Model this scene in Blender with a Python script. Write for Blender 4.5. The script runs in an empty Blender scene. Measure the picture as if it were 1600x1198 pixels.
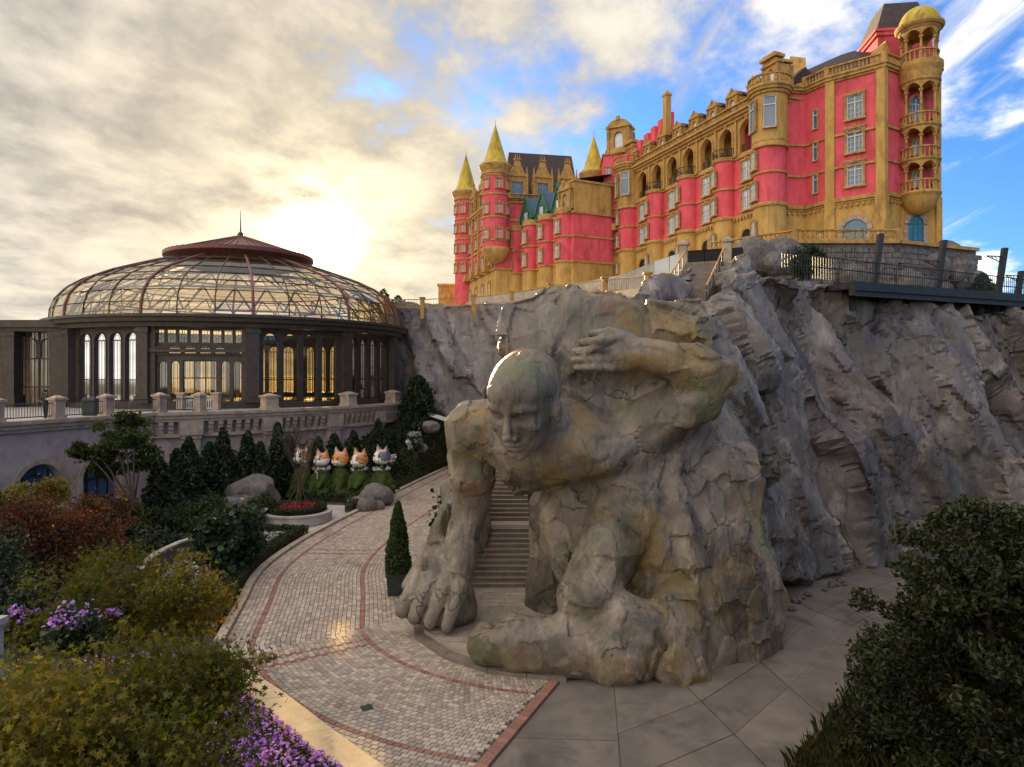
import bpy, bmesh, math, random
import numpy as np
from mathutils import Vector, Matrix, kdtree
random.seed(7); rng = np.random.default_rng(7)
SC = bpy.context.scene
COL = SC.collection
PI = math.pi
# ---------------------------------------------------------------- camera
CAMH = 9.0; F = 1067.0; HOR = 585.0            # eye height, focal length in photo pixels, horizon row
cam = bpy.data.cameras.new('camera'); cam_o = bpy.data.objects.new('camera', cam); COL.objects.link(cam_o)
cam_o.location = (0, 0, CAMH); cam_o.rotation_euler = (PI/2, 0, 0)
cam.sensor_width = 36; cam.lens = 36*F/1600; cam.shift_y = -(599-HOR)/1600
cam.clip_start = .1; cam.clip_end = 6000
SC.camera = cam_o
# ---------------------------------------------------------------- sun
SUN_AZ, SUN_EL = math.radians(-16.0), math.radians(10.9)
sun_dir = Vector((math.sin(SUN_AZ)*math.cos(SUN_EL), math.cos(SUN_AZ)*math.cos(SUN_EL), math.sin(SUN_EL)))
sl = bpy.data.lights.new('sun', 'SUN'); sl.energy = 4.8; sl.angle = math.radians(.7); sl.color = (1, .74, .42)
so = bpy.data.objects.new('sun', sl); COL.objects.link(so)
so.rotation_euler = sun_dir.to_track_quat('Z', 'Y').to_euler()
# ---------------------------------------------------------------- exposure
SC.view_settings.view_transform = 'Standard'; SC.view_settings.look = 'None'
SC.view_settings.gamma = 1; SC.view_settings.use_curve_mapping = False
SC.view_settings.exposure = 1.25
SC.cycles.max_bounces = 7; SC.cycles.transparent_max_bounces = 16; SC.cycles.diffuse_bounces = 2
SC.cycles.glossy_bounces = 3; SC.cycles.transmission_bounces = 4
SC.cycles.caustics_reflective = False; SC.cycles.caustics_refractive = False
SC.cycles.use_denoising = True
# ---------------------------------------------------------------- node helper
class NT:
    def __init__(s, tree): s.t = tree; s.n = tree.nodes; s.l = tree.links
    def new(s, typ, **kw):
        n = s.n.new(typ)
        for k, v in kw.items():
            if k in n.inputs.keys() if isinstance(k, str) else False: s.put(n.inputs[k], v)
            else: setattr(n, k, v)
        return n
    def put(s, sock, v):
        if hasattr(v, 'is_output') or isinstance(v, bpy.types.NodeSocket): s.l.new(v, sock)
        else: sock.default_value = v
    def math(s, op, a, b=0.0, c=None, clamp=False):
        n = s.n.new('ShaderNodeMath'); n.operation = op; n.use_clamp = clamp
        s.put(n.inputs[0], a); s.put(n.inputs[1], b)
        if c is not None: s.put(n.inputs[2], c)
        return n.outputs[0]
    def vmath(s, op, a, b=None):
        n = s.n.new('ShaderNodeVectorMath'); n.operation = op; s.put(n.inputs[0], a)
        if b is not None: s.put(n.inputs[1], b)
        return n.outputs['Value'] if op in ('DOT_PRODUCT', 'LENGTH') else n.outputs[0]
    def mix(s, f, a, b, mode='MIX'):
        n = s.n.new('ShaderNodeMix'); n.data_type = 'RGBA'; n.blend_type = mode
        s.put(n.inputs[0], f); s.put(n.inputs[6], a); s.put(n.inputs[7], b); return n.outputs[2]
    def noise(s, vec, scale, detail=4, rough=.55, dist=0.0):
        n = s.n.new('ShaderNodeTexNoise'); s.put(n.inputs['Vector'], vec); n.inputs['Scale'].default_value = scale
        n.inputs['Detail'].default_value = detail; n.inputs['Roughness'].default_value = rough; n.inputs['Distortion'].default_value = dist
        return n.outputs['Fac']
    def step(s, x, a, b):
        n = s.n.new('ShaderNodeMapRange'); n.interpolation_type = 'SMOOTHSTEP'; s.put(n.inputs[0], x)
        s.put(n.inputs[1], a); s.put(n.inputs[2], b); n.inputs[3].default_value = 0; n.inputs[4].default_value = 1; return n.outputs[0]
    def mapping(s, vec, scale=(1, 1, 1), rot=(0, 0, 0), loc=(0, 0, 0)):
        n = s.n.new('ShaderNodeMapping'); s.put(n.inputs[0], vec)
        n.inputs[1].default_value = loc; n.inputs[2].default_value = rot; n.inputs[3].default_value = scale; return n.outputs[0]
def rgb(*c): return (*c, 1.0)
# ---------------------------------------------------------------- sky: Nishita behind broken, sun-lit cloud
W = bpy.data.worlds.new('World'); SC.world = W; W.use_nodes = True; W.cycles.sampling_method = 'MANUAL'; W.cycles.sample_map_resolution = 512
w = NT(W.node_tree); w.n.clear()
sky = w.new('ShaderNodeTexSky'); sky.sky_type = 'NISHITA'; sky.sun_disc = False
sky.sun_elevation = SUN_EL; sky.sun_rotation = SUN_AZ; sky.altitude = 0; sky.air_density = 1.1; sky.dust_density = .6; sky.ozone_density = 2.5
co = w.new('ShaderNodeTexCoord').outputs['Generated']
dirv = w.vmath('NORMALIZE', co)
sx = w.new('ShaderNodeSeparateXYZ'); w.put(sx.inputs[0], dirv)
zz = w.math('ADD', w.math('MAXIMUM', sx.outputs[2], 0.0), .20)
cx_ = w.new('ShaderNodeCombineXYZ'); w.put(cx_.inputs[0], w.math('DIVIDE', sx.outputs[0], zz)); w.put(cx_.inputs[1], w.math('DIVIDE', sx.outputs[1], zz))
uv = w.mapping(cx_.outputs[0], scale=(1.0, .8, 1), rot=(0, 0, math.radians(-38)), loc=(4.1, 1.9, 0))
n1 = w.noise(uv, 1.25, 7, .58, .15)
n2 = w.noise(uv, 4.2, 7, .6, .12)
n3 = w.noise(w.mapping(cx_.outputs[0], scale=(1.9, .45, 1), rot=(0, 0, math.radians(40)), loc=(7, 3, 0)), 1.5, 6, .6, .9)
sunv = w.new('ShaderNodeCombineXYZ'); [w.put(sunv.inputs[i], sun_dir[i]) for i in range(3)]
sdot = w.math('MAXIMUM', w.vmath('DOT_PRODUCT', dirv, sunv.outputs[0]), 0.0)
# cover thins out to the right of the sun (cloud bank lies to the left)
bank = w.math('MULTIPLY', sx.outputs[0], -.30)
dens = w.math('ADD', w.math('ADD', w.math('MULTIPLY', n1, .75), w.math('MULTIPLY', n2, .32)), bank)
cover = w.step(dens, .395, .54)
wisp = w.math('MULTIPLY', w.step(n3, .5, .72), .75)
cover = w.math('MAXIMUM', cover, wisp)
shade = w.step(w.math('ADD', w.math('MULTIPLY', n2, .55), w.math('MULTIPLY', n1, .45)), .34, .64)
near = w.math('POWER', sdot, 14.0)
front = w.step(sdot, .93, .55)                              # clouds facing the sun are lit full on, those before it are grey
dk = w.mix(near, w.mix(front, rgb(.16, .152, .155), rgb(.44, .415, .40)), rgb(.25, .215, .165)); lt = w.mix(near, w.mix(front, rgb(.42, .388, .34), rgb(.90, .84, .74)), rgb(.48, .41, .285))
cloud = w.mix(shade, dk, lt)
skyc = w.mix(1.0, sky.outputs[0], rgb(.034, .062, .108), 'MULTIPLY')
allc = w.mix(cover, skyc, cloud)
g1 = w.math('MULTIPLY', w.math('POWER', sdot, 1500.0), 7.0)
g2 = w.math('MULTIPLY', w.math('POWER', sdot, 200.0), .42)
glow = w.math('MULTIPLY', w.math('ADD', g1, g2), w.step(n2, .22, .72))
gl = w.new('ShaderNodeVectorMath'); gl.operation = 'SCALE'; gl.inputs[0].default_value = (1, .84, .52); w.put(gl.inputs['Scale'], glow)
final = w.mix(1.0, allc, gl.outputs[0], 'ADD')
bg = w.new('ShaderNodeBackground'); w.put(bg.inputs[0], final); bg.inputs[1].default_value = 1.0
wo = w.new('ShaderNodeOutputWorld'); w.put(wo.inputs[0], bg.outputs[0])
# ---------------------------------------------------------------- geometry helpers
def P(px, py, Y):                                # a photo pixel at depth Y -> world point
    return Vector(((px-800)/F*Y, Y, CAMH+(HOR-py)/F*Y))
def G(px, py, z=0.0):                            # a photo pixel on a level plane -> world point
    Y = (CAMH-z)*F/(py-HOR); return Vector(((px-800)/F*Y, Y, z))
def tag(o, label=None, cat=None, group=None, kind=None):
    if label: o['label'] = label
    if cat: o['category'] = cat
    if group: o['group'] = group
    if kind: o['kind'] = kind
    return o
def thing(name, label, cat, loc, group=None):
    o = bpy.data.objects.new(name, None); COL.objects.link(o); o.location = loc; o.empty_display_size = .3
    return tag(o, label, cat, group)
def setp(o, par):
    if par is None: return
    o.parent = par
    if par.type == 'EMPTY': o.matrix_parent_inverse = Matrix.Translation(-Vector(par.location))
def obj(name, mesh, parent=None, loc=None, rz=0, scale=None):
    o = bpy.data.objects.new(name, mesh); COL.objects.link(o)
    if loc is not None: o.location = loc
    if rz: o.rotation_euler = (0, 0, rz)
    if scale is not None: o.scale = scale if hasattr(scale, '__len__') else (scale,)*3
    setp(o, parent); return o
class MB:
    def __init__(s): s.v = []; s.f = []; s.c = None
    def add(s, vs, fs):
        b = len(s.v); s.v += [tuple(v) for v in vs]; s.f += [tuple(i+b for i in f) for f in fs]; return s
    def box(s, c, d, rz=0.0, taper=1.0):
        cs, sn = math.cos(rz), math.sin(rz); vs = []
        for z in (-1, 1):
            t = taper if z > 0 else 1
            for x, y in ((-1, -1), (1, -1), (1, 1), (-1, 1)):
                X, Y = x*d[0]/2*t, y*d[1]/2*t
                vs.append((c[0]+X*cs-Y*sn, c[1]+X*sn+Y*cs, c[2]+z*d[2]/2))
        return s.add(vs, [(3, 2, 1, 0), (4, 5, 6, 7), (0, 1, 5, 4), (1, 2, 6, 5), (2, 3, 7, 6), (3, 0, 4, 7)])
    def prism(s, poly, z0, z1, cap0=True):
        n = len(poly)
        vs = [(p[0], p[1], z0) for p in poly]+[(p[0], p[1], z1) for p in poly]
        fs = [(i, (i+1) % n, n+(i+1) % n, n+i) for i in range(n)]+[tuple(range(n, 2*n))]
        if cap0: fs.append(tuple(range(n-1, -1, -1)))
        return s.add(vs, fs)
    def slab(s, a, b, z0, z1, th, side=0.0):      # upright wall piece between two plan points; side shifts it along its normal
        a, b = Vector((a[0], a[1])), Vector((b[0], b[1])); d = (b-a).normalized(); n = Vector((d.y, -d.x))
        c = (a+b)/2+n*side
        return s.box((c.x, c.y, (z0+z1)/2), ((b-a).length, th, z1-z0), math.atan2(d.y, d.x))
    def xz(s, poly, y0, y1):                     # polygon in local x,z extruded along y
        n = len(poly); vs = [(p[0], y0, p[1]) for p in poly]+[(p[0], y1, p[1]) for p in poly]
        return s.add(vs, [(i, (i+1) % n, n+(i+1) % n, n+i) for i in range(n)]+[tuple(range(n-1, -1, -1)), tuple(range(n, 2*n))])
    def lathe(s, prof, n=24, c=(0, 0, 0), a0=0.0, a1=2*PI):
        full = abs(a1-a0-2*PI) < 1e-6; m = n if full else n+1; vs = []
        for r, z in prof:
            for i in range(m):
                a = a0+(a1-a0)*i/n; vs.append((c[0]+r*math.cos(a), c[1]+r*math.sin(a), c[2]+z))
        fs = []
        for k in range(len(prof)-1):
            for i in range(n):
                j = (i+1) % m; fs.append((k*m+i, k*m+j, (k+1)*m+j, (k+1)*m+i))
        return s.add(vs, fs)
    def tube(s, path, r, n=6, r1=None):
        path = [Vector(p) for p in path]; k = len(path); vs = []; fs = []
        for i, p in enumerate(path):
            t = (path[min(i+1, k-1)]-path[max(i-1, 0)]).normalized()
            a = t.orthogonal().normalized() if abs(t.z) > .9 else t.cross(Vector((0, 0, 1))).normalized()
            b = t.cross(a); rr = r if r1 is None else r+(r1-r)*i/max(1, k-1)
            for j in range(n):
                q = 2*PI*(j+.5)/n; vs.append(p+a*math.cos(q)*rr+b*math.sin(q)*rr)
        for i in range(k-1):
            for j in range(n): fs.append((i*n+j, i*n+(j+1) % n, (i+1)*n+(j+1) % n, (i+1)*n+j))
        fs += [tuple(range(n-1, -1, -1)), tuple((k-1)*n+j for j in range(n))]
        return s.add(vs, fs)
    def blob(s, c, r, sub=2, jit=.15, seed=0, flat=0):
        bm = bmesh.new(); bmesh.ops.create_icosphere(bm, subdivisions=sub, radius=1.0)
        rr = random.Random(seed); dirs = [Vector((rr.gauss(0, 1), rr.gauss(0, 1), rr.gauss(0, 1))).normalized() for _ in range(9)]
        offs = [rr.uniform(.72, 1.0) for _ in dirs]
        vs = []
        for v in bm.verts:
            d = v.co.normalized(); k = 1.0
            for q, o in zip(dirs, offs):
                t = d.dot(q)
                if t > .05: k = min(k, o/t) if jit else k
            k *= 1+rr.uniform(-.03, .03)
            vs.append((c[0]+d.x*k*r[0], c[1]+d.y*k*r[1], c[2]+d.z*k*r[2]))
        s.add(vs, [tuple(v.index for v in f.verts) for f in bm.faces]); bm.free(); return s
    def mesh(s, name, mat, smooth=False):
        me = bpy.data.meshes.new(name); me.from_pydata(s.v, [], s.f)
        if mat is not None:
            for m in (mat if isinstance(mat, (list, tuple)) else [mat]): me.materials.append(m)
        if smooth: me.polygons.foreach_set('use_smooth', [True]*len(me.polygons))
        me.update(); return me
    def build(s, name, mat, parent=None, smooth=False, loc=None):
        return obj(name, s.mesh(name, mat, smooth), parent, loc)
def np_mesh(name, V, Fq, mat, smooth=True, colors=None):
    me = bpy.data.meshes.new(name); n = len(V); Fq = np.asarray(Fq, np.int32); k = Fq.shape[1]
    me.vertices.add(n); me.vertices.foreach_set('co', np.asarray(V, np.float32).ravel())
    me.loops.add(Fq.size); me.loops.foreach_set('vertex_index', Fq.ravel())
    me.polygons.add(len(Fq)); me.polygons.foreach_set('loop_start', np.arange(0, Fq.size, k, dtype=np.int32))
    me.polygons.foreach_set('use_smooth', np.full(len(Fq), smooth))
    me.update(calc_edges=True)
    if colors is not None:                       # one colour per face
        at = me.color_attributes.new('col', 'FLOAT_COLOR', 'CORNER')
        c4 = np.ones((len(Fq), 4), np.float32); c4[:, :3] = colors
        at.data.foreach_set('color', np.repeat(c4, k, axis=0).ravel())
    me.materials.append(mat); return me
# ================================================================ materials
MATS = {}
def mat(name, c1, c2=None, scale=3.0, rough=.75, bump=0.0, bscale=25.0, metal=0.0, c3=None, sc3=.6, stretch=(1, 1, 1), drip=None, attr=False, rnd=0.0, lo=.35, hi=.65, spec=.4, trans=0.0):
    m = bpy.data.materials.new(name); m.use_nodes = True; t = NT(m.node_tree); b = t.n['Principled BSDF']
    v = t.mapping(t.new('ShaderNodeTexCoord').outputs['Object'], scale=stretch)
    col = rgb(*c1)
    if c2: col = t.mix(t.step(t.noise(v, scale, 6, .62, .3), lo, hi), rgb(*c1), rgb(*c2))
    if c3: col = t.mix(t.step(t.noise(v, sc3, 5, .65, .5), .50, .72), col, rgb(*c3))
    if drip:
        dn = t.noise(t.mapping(v, scale=(2.2, 2.2, .14)), 1.0, 5, .7, .2); dm = t.noise(v, .4, 3)
        col = t.mix(t.math('MULTIPLY', t.step(dn, .54, .70), t.math('MULTIPLY', t.step(dm, .40, .6), .65)), col, rgb(*drip))
    if attr:
        a = t.new('ShaderNodeVertexColor'); a.layer_name = 'col'
        col = t.mix(1.0, col, a.outputs[0], 'MULTIPLY')
    if rnd:
        oi = t.new('ShaderNodeObjectInfo'); hsv = t.new('ShaderNodeHueSaturation')
        t.put(hsv.inputs['Color'], col); t.put(hsv.inputs['Value'], t.math('MULTIPLY_ADD', oi.outputs['Random'], rnd*2, 1-rnd)); col = hsv.outputs[0]
    t.put(b.inputs['Base Color'], col); b.inputs['Roughness'].default_value = rough; b.inputs['Metallic'].default_value = metal
    b.inputs['Specular IOR Level'].default_value = spec
    if bump:
        bn = t.new('ShaderNodeBump'); bn.inputs['Strength'].default_value = min(1, bump); bn.inputs['Distance'].default_value = .06
        t.put(bn.inputs['Height'], t.noise(v, bscale, 5, .6)); t.put(b.inputs['Normal'], bn.outputs[0])
    if trans:
        tr = t.new('ShaderNodeBsdfTranslucent'); t.put(tr.inputs[0], t.mix(1.0, col, rgb(1.6, 1.5, .6), 'MULTIPLY')); mx = t.new('ShaderNodeMixShader'); mx.inputs[0].default_value = trans
        t.put(mx.inputs[1], b.outputs[0]); t.put(mx.inputs[2], tr.outputs[0]); t.put(t.n['Material Output'].inputs[0], mx.outputs[0])
    MATS[name] = m; return m
def rock_mat(name, cols, warm=None, crack=1.1, scale=1.0, bd=.12, attr=True):
    m = bpy.data.materials.new(name); m.use_nodes = True; t = NT(m.node_tree); b = t.n['Principled BSDF']
    v = t.new('ShaderNodeTexCoord').outputs['Object']
    vs = t.mapping(v, scale=(1, 1, .5)); warp = t.noise(v, .8*scale, 3)
    big = t.noise(v, .33*scale, 5, .6, .6); mid = t.noise(vs, 1.3*scale, 7, .65, .5); fine = t.noise(v, 9*scale, 6, .7)
    c = t.mix(t.step(big, .38, .62), rgb(*cols[0]), rgb(*cols[1]))
    c = t.mix(t.math('MULTIPLY', t.step(mid, .47, .66), .6), c, rgb(*cols[2]))
    streak = t.noise(t.mapping(v, scale=(3.5, 3.5, .22)), 1.0*scale, 5, .7, .3)
    c = t.mix(t.math('MULTIPLY', t.step(streak, .54, .68), .5), c, rgb(*cols[3]))
    if warm:
        for k, (wc, off, s, lo) in enumerate(warm):
            c = t.mix(t.math('MULTIPLY', t.step(t.noise(t.mapping(v, loc=(off, off*2, 3)), s, 5, .65, .6), lo, lo+.16), .8), c, rgb(*wc))
    stain = t.noise(t.mapping(v, loc=(31, 7, 2), scale=(1, 1, .6)), .42*scale, 6, .68, .7)
    c = t.mix(t.math('MULTIPLY', t.step(stain, .52, .64), .62), c, rgb(*[q*.55 for q in cols[3]]))
    vo = t.new('ShaderNodeTexVoronoi'); vo.feature = 'DISTANCE_TO_EDGE'; vo.inputs['Scale'].default_value = .42*scale
    nz = t.new('ShaderNodeTexNoise'); t.put(nz.inputs['Vector'], v); nz.inputs['Scale'].default_value = 1.6; nz.inputs['Detail'].default_value = 4
    sc_ = t.new('ShaderNodeVectorMath'); sc_.operation = 'MULTIPLY'; t.put(sc_.inputs[0], nz.outputs['Color']); sc_.inputs[1].default_value = (1.3, 1.3, 1.3)
    t.put(vo.inputs['Vector'], t.vmath('ADD', v, sc_.outputs[0]))
    ck = t.step(vo.outputs['Distance'], 0.0, .02)
    vis = t.step(t.noise(v, .55, 2), .50, .62)                                   # cracks come and go
    ckc = t.math('MAXIMUM', ck, t.math('SUBTRACT', 1.0, vis))
    c = t.mix(t.math('MULTIPLY', t.math('SUBTRACT', 1.0, ckc), .75), c, rgb(.03, .025, .022))
    c = t.mix(t.math('MULTIPLY_ADD', fine, .5, .0), c, t.mix(1.0, c, rgb(.55, .52, .5), 'MULTIPLY'))
    if attr:
        va = t.new('ShaderNodeVertexColor'); va.layer_name = 'col'; c = t.mix(1.0, c, va.outputs[0], 'MULTIPLY')
    t.put(b.inputs['Base Color'], c); b.inputs['Roughness'].default_value = .46; b.inputs['Specular IOR Level'].default_value = .5
    h = t.math('ADD', t.math('MULTIPLY', fine, .3), t.math('MULTIPLY', t.noise(vs, 4.0*scale, 7, .7, .8), .9))
    h = t.math('ADD', h, t.math('MULTIPLY', ckc, .35*crack))
    bn = t.new('ShaderNodeBump'); bn.inputs['Strength'].default_value = .9; bn.inputs['Distance'].default_value = bd
    t.put(bn.inputs['Height'], h); t.put(b.inputs['Normal'], bn.outputs[0]); MATS[name] = m; return m
def glass_mat(name, tint, rough=.03, trans=.7, refl=(.9, .9, .9), dust=0.0):
    m = bpy.data.materials.new(name); m.use_nodes = True; t = NT(m.node_tree); t.n.remove(t.n['Principled BSDF'])
    tr = t.new('ShaderNodeBsdfTransparent'); tr.inputs[0].default_value = rgb(*tint)
    gl = t.new('ShaderNodeBsdfGlossy'); gl.inputs[0].default_value = rgb(*refl); gl.inputs['Roughness'].default_value = rough
    fr = t.new('ShaderNodeFresnel'); fr.inputs[0].default_value = 1.5
    f = t.math('MULTIPLY_ADD', fr.outputs[0], .7, 1-trans, clamp=True)
    mx = t.new('ShaderNodeMixShader'); t.put(mx.inputs[0], f); t.put(mx.inputs[1], tr.outputs[0]); t.put(mx.inputs[2], gl.outputs[0])
    if dust:                                     # a film of dust that scatters light coming through
        tl = t.new('ShaderNodeBsdfTranslucent'); tl.inputs[0].default_value = rgb(.95, .82, .58); df = t.new('ShaderNodeMixShader'); df.inputs[0].default_value = dust
        t.put(df.inputs[1], mx.outputs[0]); t.put(df.inputs[2], tl.outputs[0]); mx = df
    t.put(t.n['Material Output'].inputs[0], mx.outputs[0]); MATS[name] = m; return m
ROCK_STATUE = rock_mat('statue stone', [(.27, .215, .16), (.175, .138, .104), (.44, .36, .275), (.08, .063, .05)],
    warm=[((.31, .20, .06), 4, .35, .49), ((.15, .16, .075), 11, .4, .52), ((.32, .17, .085), 23, .5, .56)], bd=.075)
ROCK_CLIFF = rock_mat('cliff stone', [(.25, .21, .18), (.15, .125, .11), (.42, .36, .315), (.07, .06, .054)],
    warm=[((.20, .12, .10), 6, .22, .55), ((.17, .14, .165), 15, .2, .56)], scale=.8)
ROCK_FAR = rock_mat('far cliff stone', [(.33, .28, .245), (.22, .19, .17), (.46, .40, .35), (.13, .11, .095)], scale=.5)
ROCK_SMALL = rock_mat('boulder stone', attr=False, cols= [(.21, .175, .15), (.14, .115, .10), (.31, .265, .23), (.08, .066, .058)], scale=2.5)
PINK = mat('red stucco', (.84, .125, .155), (.72, .09, .115), 1.1, .85, .25, 30, c3=(.50, .065, .07), sc3=.45, stretch=(1, 1, .6), drip=(.34, .07, .06))
YELL = mat('ochre stucco', (.62, .375, .11), (.50, .285, .075), 1.3, .85, .25, 25, c3=(.32, .17, .055), sc3=.55, stretch=(1, 1, .5), drip=(.17, .09, .035))
TRIM = mat('ochre trim', (.58, .34, .10), (.42, .225, .06), 2.5, .8, .3, 30, c3=(.22, .12, .05), sc3=1.2, drip=(.14, .08, .035))
GOLD = mat('gold tile', (.60, .43, .02), (.42, .27, .015), 1.4, .4, .2, 12, c3=(.25, .15, .03), sc3=.7, stretch=(1, 1, .4))
ROOF = mat('dark roof', (.05, .033, .030), (.08, .05, .045), 2.2, .7, .3, 30)
GREEN = mat('green gable', (.07, .19, .12), (.05, .13, .085), 3, .6)
WHITE = mat('white frame', (.72, .70, .66), (.6, .58, .55), 6, .5)
PANE = mat('window glass dark', (.10, .15, .22), rough=.06, spec=1.0)
PANEL = mat('window glass pale', (.70, .70, .70), (.5, .52, .56), 1.5, .08, spec=1.0)
TEAL = mat('teal glass', (.02, .16, .24), (.015, .10, .17), 1.2, .12, spec=.9)
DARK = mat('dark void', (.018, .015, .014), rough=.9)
BRONZE = mat('dark bronze', (.055, .042, .032), (.085, .062, .045), 3, .5, .1, metal=.3)
BROWN = mat('brown cap metal', (.22, .075, .055), (.16, .055, .045), 2.5, .45, metal=.3)
STEEL = mat('black steel', (.03, .03, .032), (.05, .048, .045), 4, .5, metal=.4)
DOME_G = glass_mat('dome glass', (.94, .90, .78), .04, .91, dust=.16)
WALL_G = glass_mat('wall glass', (.88, .82, .68), .05, .94)
CORR_G = glass_mat('corridor glass', (.45, .60, .66), .05, .5)
STUCCO = mat('mauve stucco', (.52, .385, .33), (.42, .31, .265), 1.0, .85, .2, 25, c3=(.3, .22, .2), sc3=.6)
STONE = mat('tan stone', (.50, .38, .28), (.38, .28, .20), 2.2, .75, .3, 25, c3=(.28, .2, .15), sc3=.9)
PLASTER_Y = mat('kerb stone', (.80, .60, .34), (.68, .49, .26), 1.8, .7, .3, 30, c3=(.34, .23, .13), sc3=1.1)
CONC = mat('concrete', (.20, .162, .13), (.145, .117, .095), .9, .8, .35, 40, c3=(.085, .07, .057), sc3=.5, rnd=.12)
CONCW = mat('pale concrete', (.50, .45, .40), (.40, .355, .31), 1.5, .8, .3, 35, c3=(.3, .26, .22), sc3=.8)
PAVE = mat('paver granite', (.48, .39, .32), (.38, .305, .25), 14, .45, .4, 60, rnd=.28, spec=.5)
PAVE_A = mat('paver granite field', (.50, .41, .33), (.40, .32, .26), 14, .45, .4, 60, attr=True, spec=.5, c3=(.29, .235, .19), sc3=.35)
BRICK = mat('red paver', (.33, .165, .12), (.27, .13, .095), 12, .6, .4, 60, rnd=.2)
BRICK_A = mat('red paver field', (.33, .165, .12), (.27, .13, .095), 12, .6, .4, 60, attr=True)
MORTAR = mat('paver joint', (.10, .085, .07), (.07, .06, .05), 8, .9, .3, 60)
SLABM = mat('tan paving', (.40, .32, .25), (.31, .25, .19), 3, .7, .3, 40, rnd=.12)
STEP = mat('stair stone', (.23, .18, .14), (.17, .133, .103), 3, .7, .3, 40, rnd=.08)
SOIL = mat('soil', (.045, .034, .02), (.075, .055, .03), 4, .95, .6, 12)
LAWN = mat('garden ground', (.03, .034, .012), (.045, .043, .016), 1.5, .95, .6, 10)
CLOTH = mat('black cloth', (.015, .015, .017), (.03, .03, .033), 8, .8)
SKIN = mat('skin', (.45, .29, .2), rough=.6)
BIN = mat('bin metal', (.03, .036, .04), (.05, .055, .06), 6, .45, metal=.3)
WOOD = mat('bark', (.10, .07, .045), (.06, .042, .03), 8, .9, .6, 30, stretch=(1, 1, .3))
def leaf(name, a, b, tr=.35, rough=.5, rnd=0): return mat(name, a, b, 2.2, rough, attr=True, trans=tr, spec=.35, lo=.4, hi=.6)
L_MAPLE = leaf('maple leaf', (.13, .118, .012), (.075, .085, .012), .5)
L_RED = leaf('russet leaf', (.095, .032, .012), (.06, .024, .010), .4)
L_DARK = leaf('cypress leaf', (.022, .04, .014), (.03, .048, .018), .15)
L_CONE = leaf('cone leaf', (.045, .075, .016), (.03, .055, .014), .25)
L_HEDGE = leaf('hedge leaf', (.04, .052, .013), (.026, .038, .010), .25)
L_TREE = leaf('broad leaf', (.05, .065, .013), (.033, .05, .011), .4)
L_PINE = leaf('pine needle', (.018, .027, .006), (.03, .032, .006), .12)
L_GRASS = leaf('grass blade', (.03, .042, .010), (.05, .052, .014), .25)
L_YELL = leaf('yellow leaf', (.22, .17, .022), (.14, .125, .02), .5)
F_PURP = leaf('purple petal', (.48, .19, .82), (.62, .32, .88), .3)
F_WHITE = leaf('white petal', (.62, .60, .66), (.5, .5, .58), .2)
F_RED = leaf('red petal', (.32, .03, .05), (.22, .02, .03), .25)
MOSS = mat('topiary moss', (.07, .095, .015), (.04, .06, .012), 6, .9, .9, 30, c3=(.10, .10, .012), sc3=2.5)
# ================================================================ ground, road, paths
def catmull(pts, n=12):
    pts = [Vector(p) for p in pts]; out = []
    q = [pts[0]*2-pts[1]]+pts+[pts[-1]*2-pts[-2]]
    for i in range(1, len(q)-2):
        for k in range(n):
            t = k/n; a, b, c, d = q[i-1:i+3]
            out.append(.5*((2*b)+(c-a)*t+(2*a-5*b+4*c-d)*t*t+(3*b-a-3*c+d)*t**3))
    return out+[pts[-1]]
def resample(pts, ds):
    L = [0.0]
    for a, b in zip(pts, pts[1:]): L.append(L[-1]+(b-a).length)
    n = max(2, int(L[-1]/ds)); out = []; j = 0
    for i in range(n+1):
        s = L[-1]*i/n
        while j < len(L)-2 and L[j+1] < s: j += 1
        t = (s-L[j])/max(1e-9, L[j+1]-L[j]); out.append(pts[j].lerp(pts[j+1], t))
    return out
g = MB().add([(-2500, -300, -.06), (2500, -300, -.06), (2500, 4000, -.06), (-2500, 4000, -.06)], [(0, 1, 2, 3)]).build('ground', LAWN); tag(g, kind='structure')
RC = Vector((2.0, 27.0)); RR = 9.65; HW = 2.72
arc = [Vector((RC.x+RR*math.cos(math.radians(a)), RC.y+RR*math.sin(math.radians(a)))) for a in range(283, 199, -3)]
tail = [Vector(p) for p in ((-7.75, 27.2), (-8.6, 31.3), (-8.6, 35.5), (-8.0, 40.5), (-6.75, 47.5), (-5.1, 57), (-2.2, 72))]
CL = resample(catmull(arc+tail, 8), .1)                  # road centre line
TN = [(CL[min(i+1, len(CL)-1)]-CL[max(i-1, 0)]).normalized() for i in range(len(CL))]
def road_pt(s, t, z=0.0):                                # t>0: left (outer) side of travel
    i = min(max(s/.1, 0), len(CL)-1.001); k = int(i); f = i-k
    p = CL[k].lerp(CL[k+1], f); d = TN[k].lerp(TN[k+1], f).normalized(); n = Vector((-d.y, d.x)); q = p+n*t; return Vector((q.x, q.y, z))
SL = .1*(len(CL)-1)
road = MB()
S_ = [SL*i/200 for i in range(201)]
road.add([road_pt(s, t, 0.0) for s in S_ for t in (-HW-1.9, HW+.3)], [(2*i, 2*i+2, 2*i+3, 2*i+1) for i in range(200)])
road = road.build('road', MORTAR); tag(road, kind='structure')
CA, CB = G(853, 1073).xy, G(745, 1198).xy; CD = (CB-CA).normalized()      # skewed end of the paving
def beyond(p, d=0.0): return CD.x*(p[1]-CA.y)-CD.y*(p[0]-CA.x) > d
PV = []                                                   # s0,s1,t0,t1,red
ps = .162; HI = HW+1.75; rows = int((HW+HI)/ps); ps_t = (HW+HI)/rows
arc_len = RR*math.radians(60)
def s_at(p): return min(range(len(CL)), key=lambda i: (CL[i]-Vector((p[0], p[1]))).length)*.1
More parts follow.
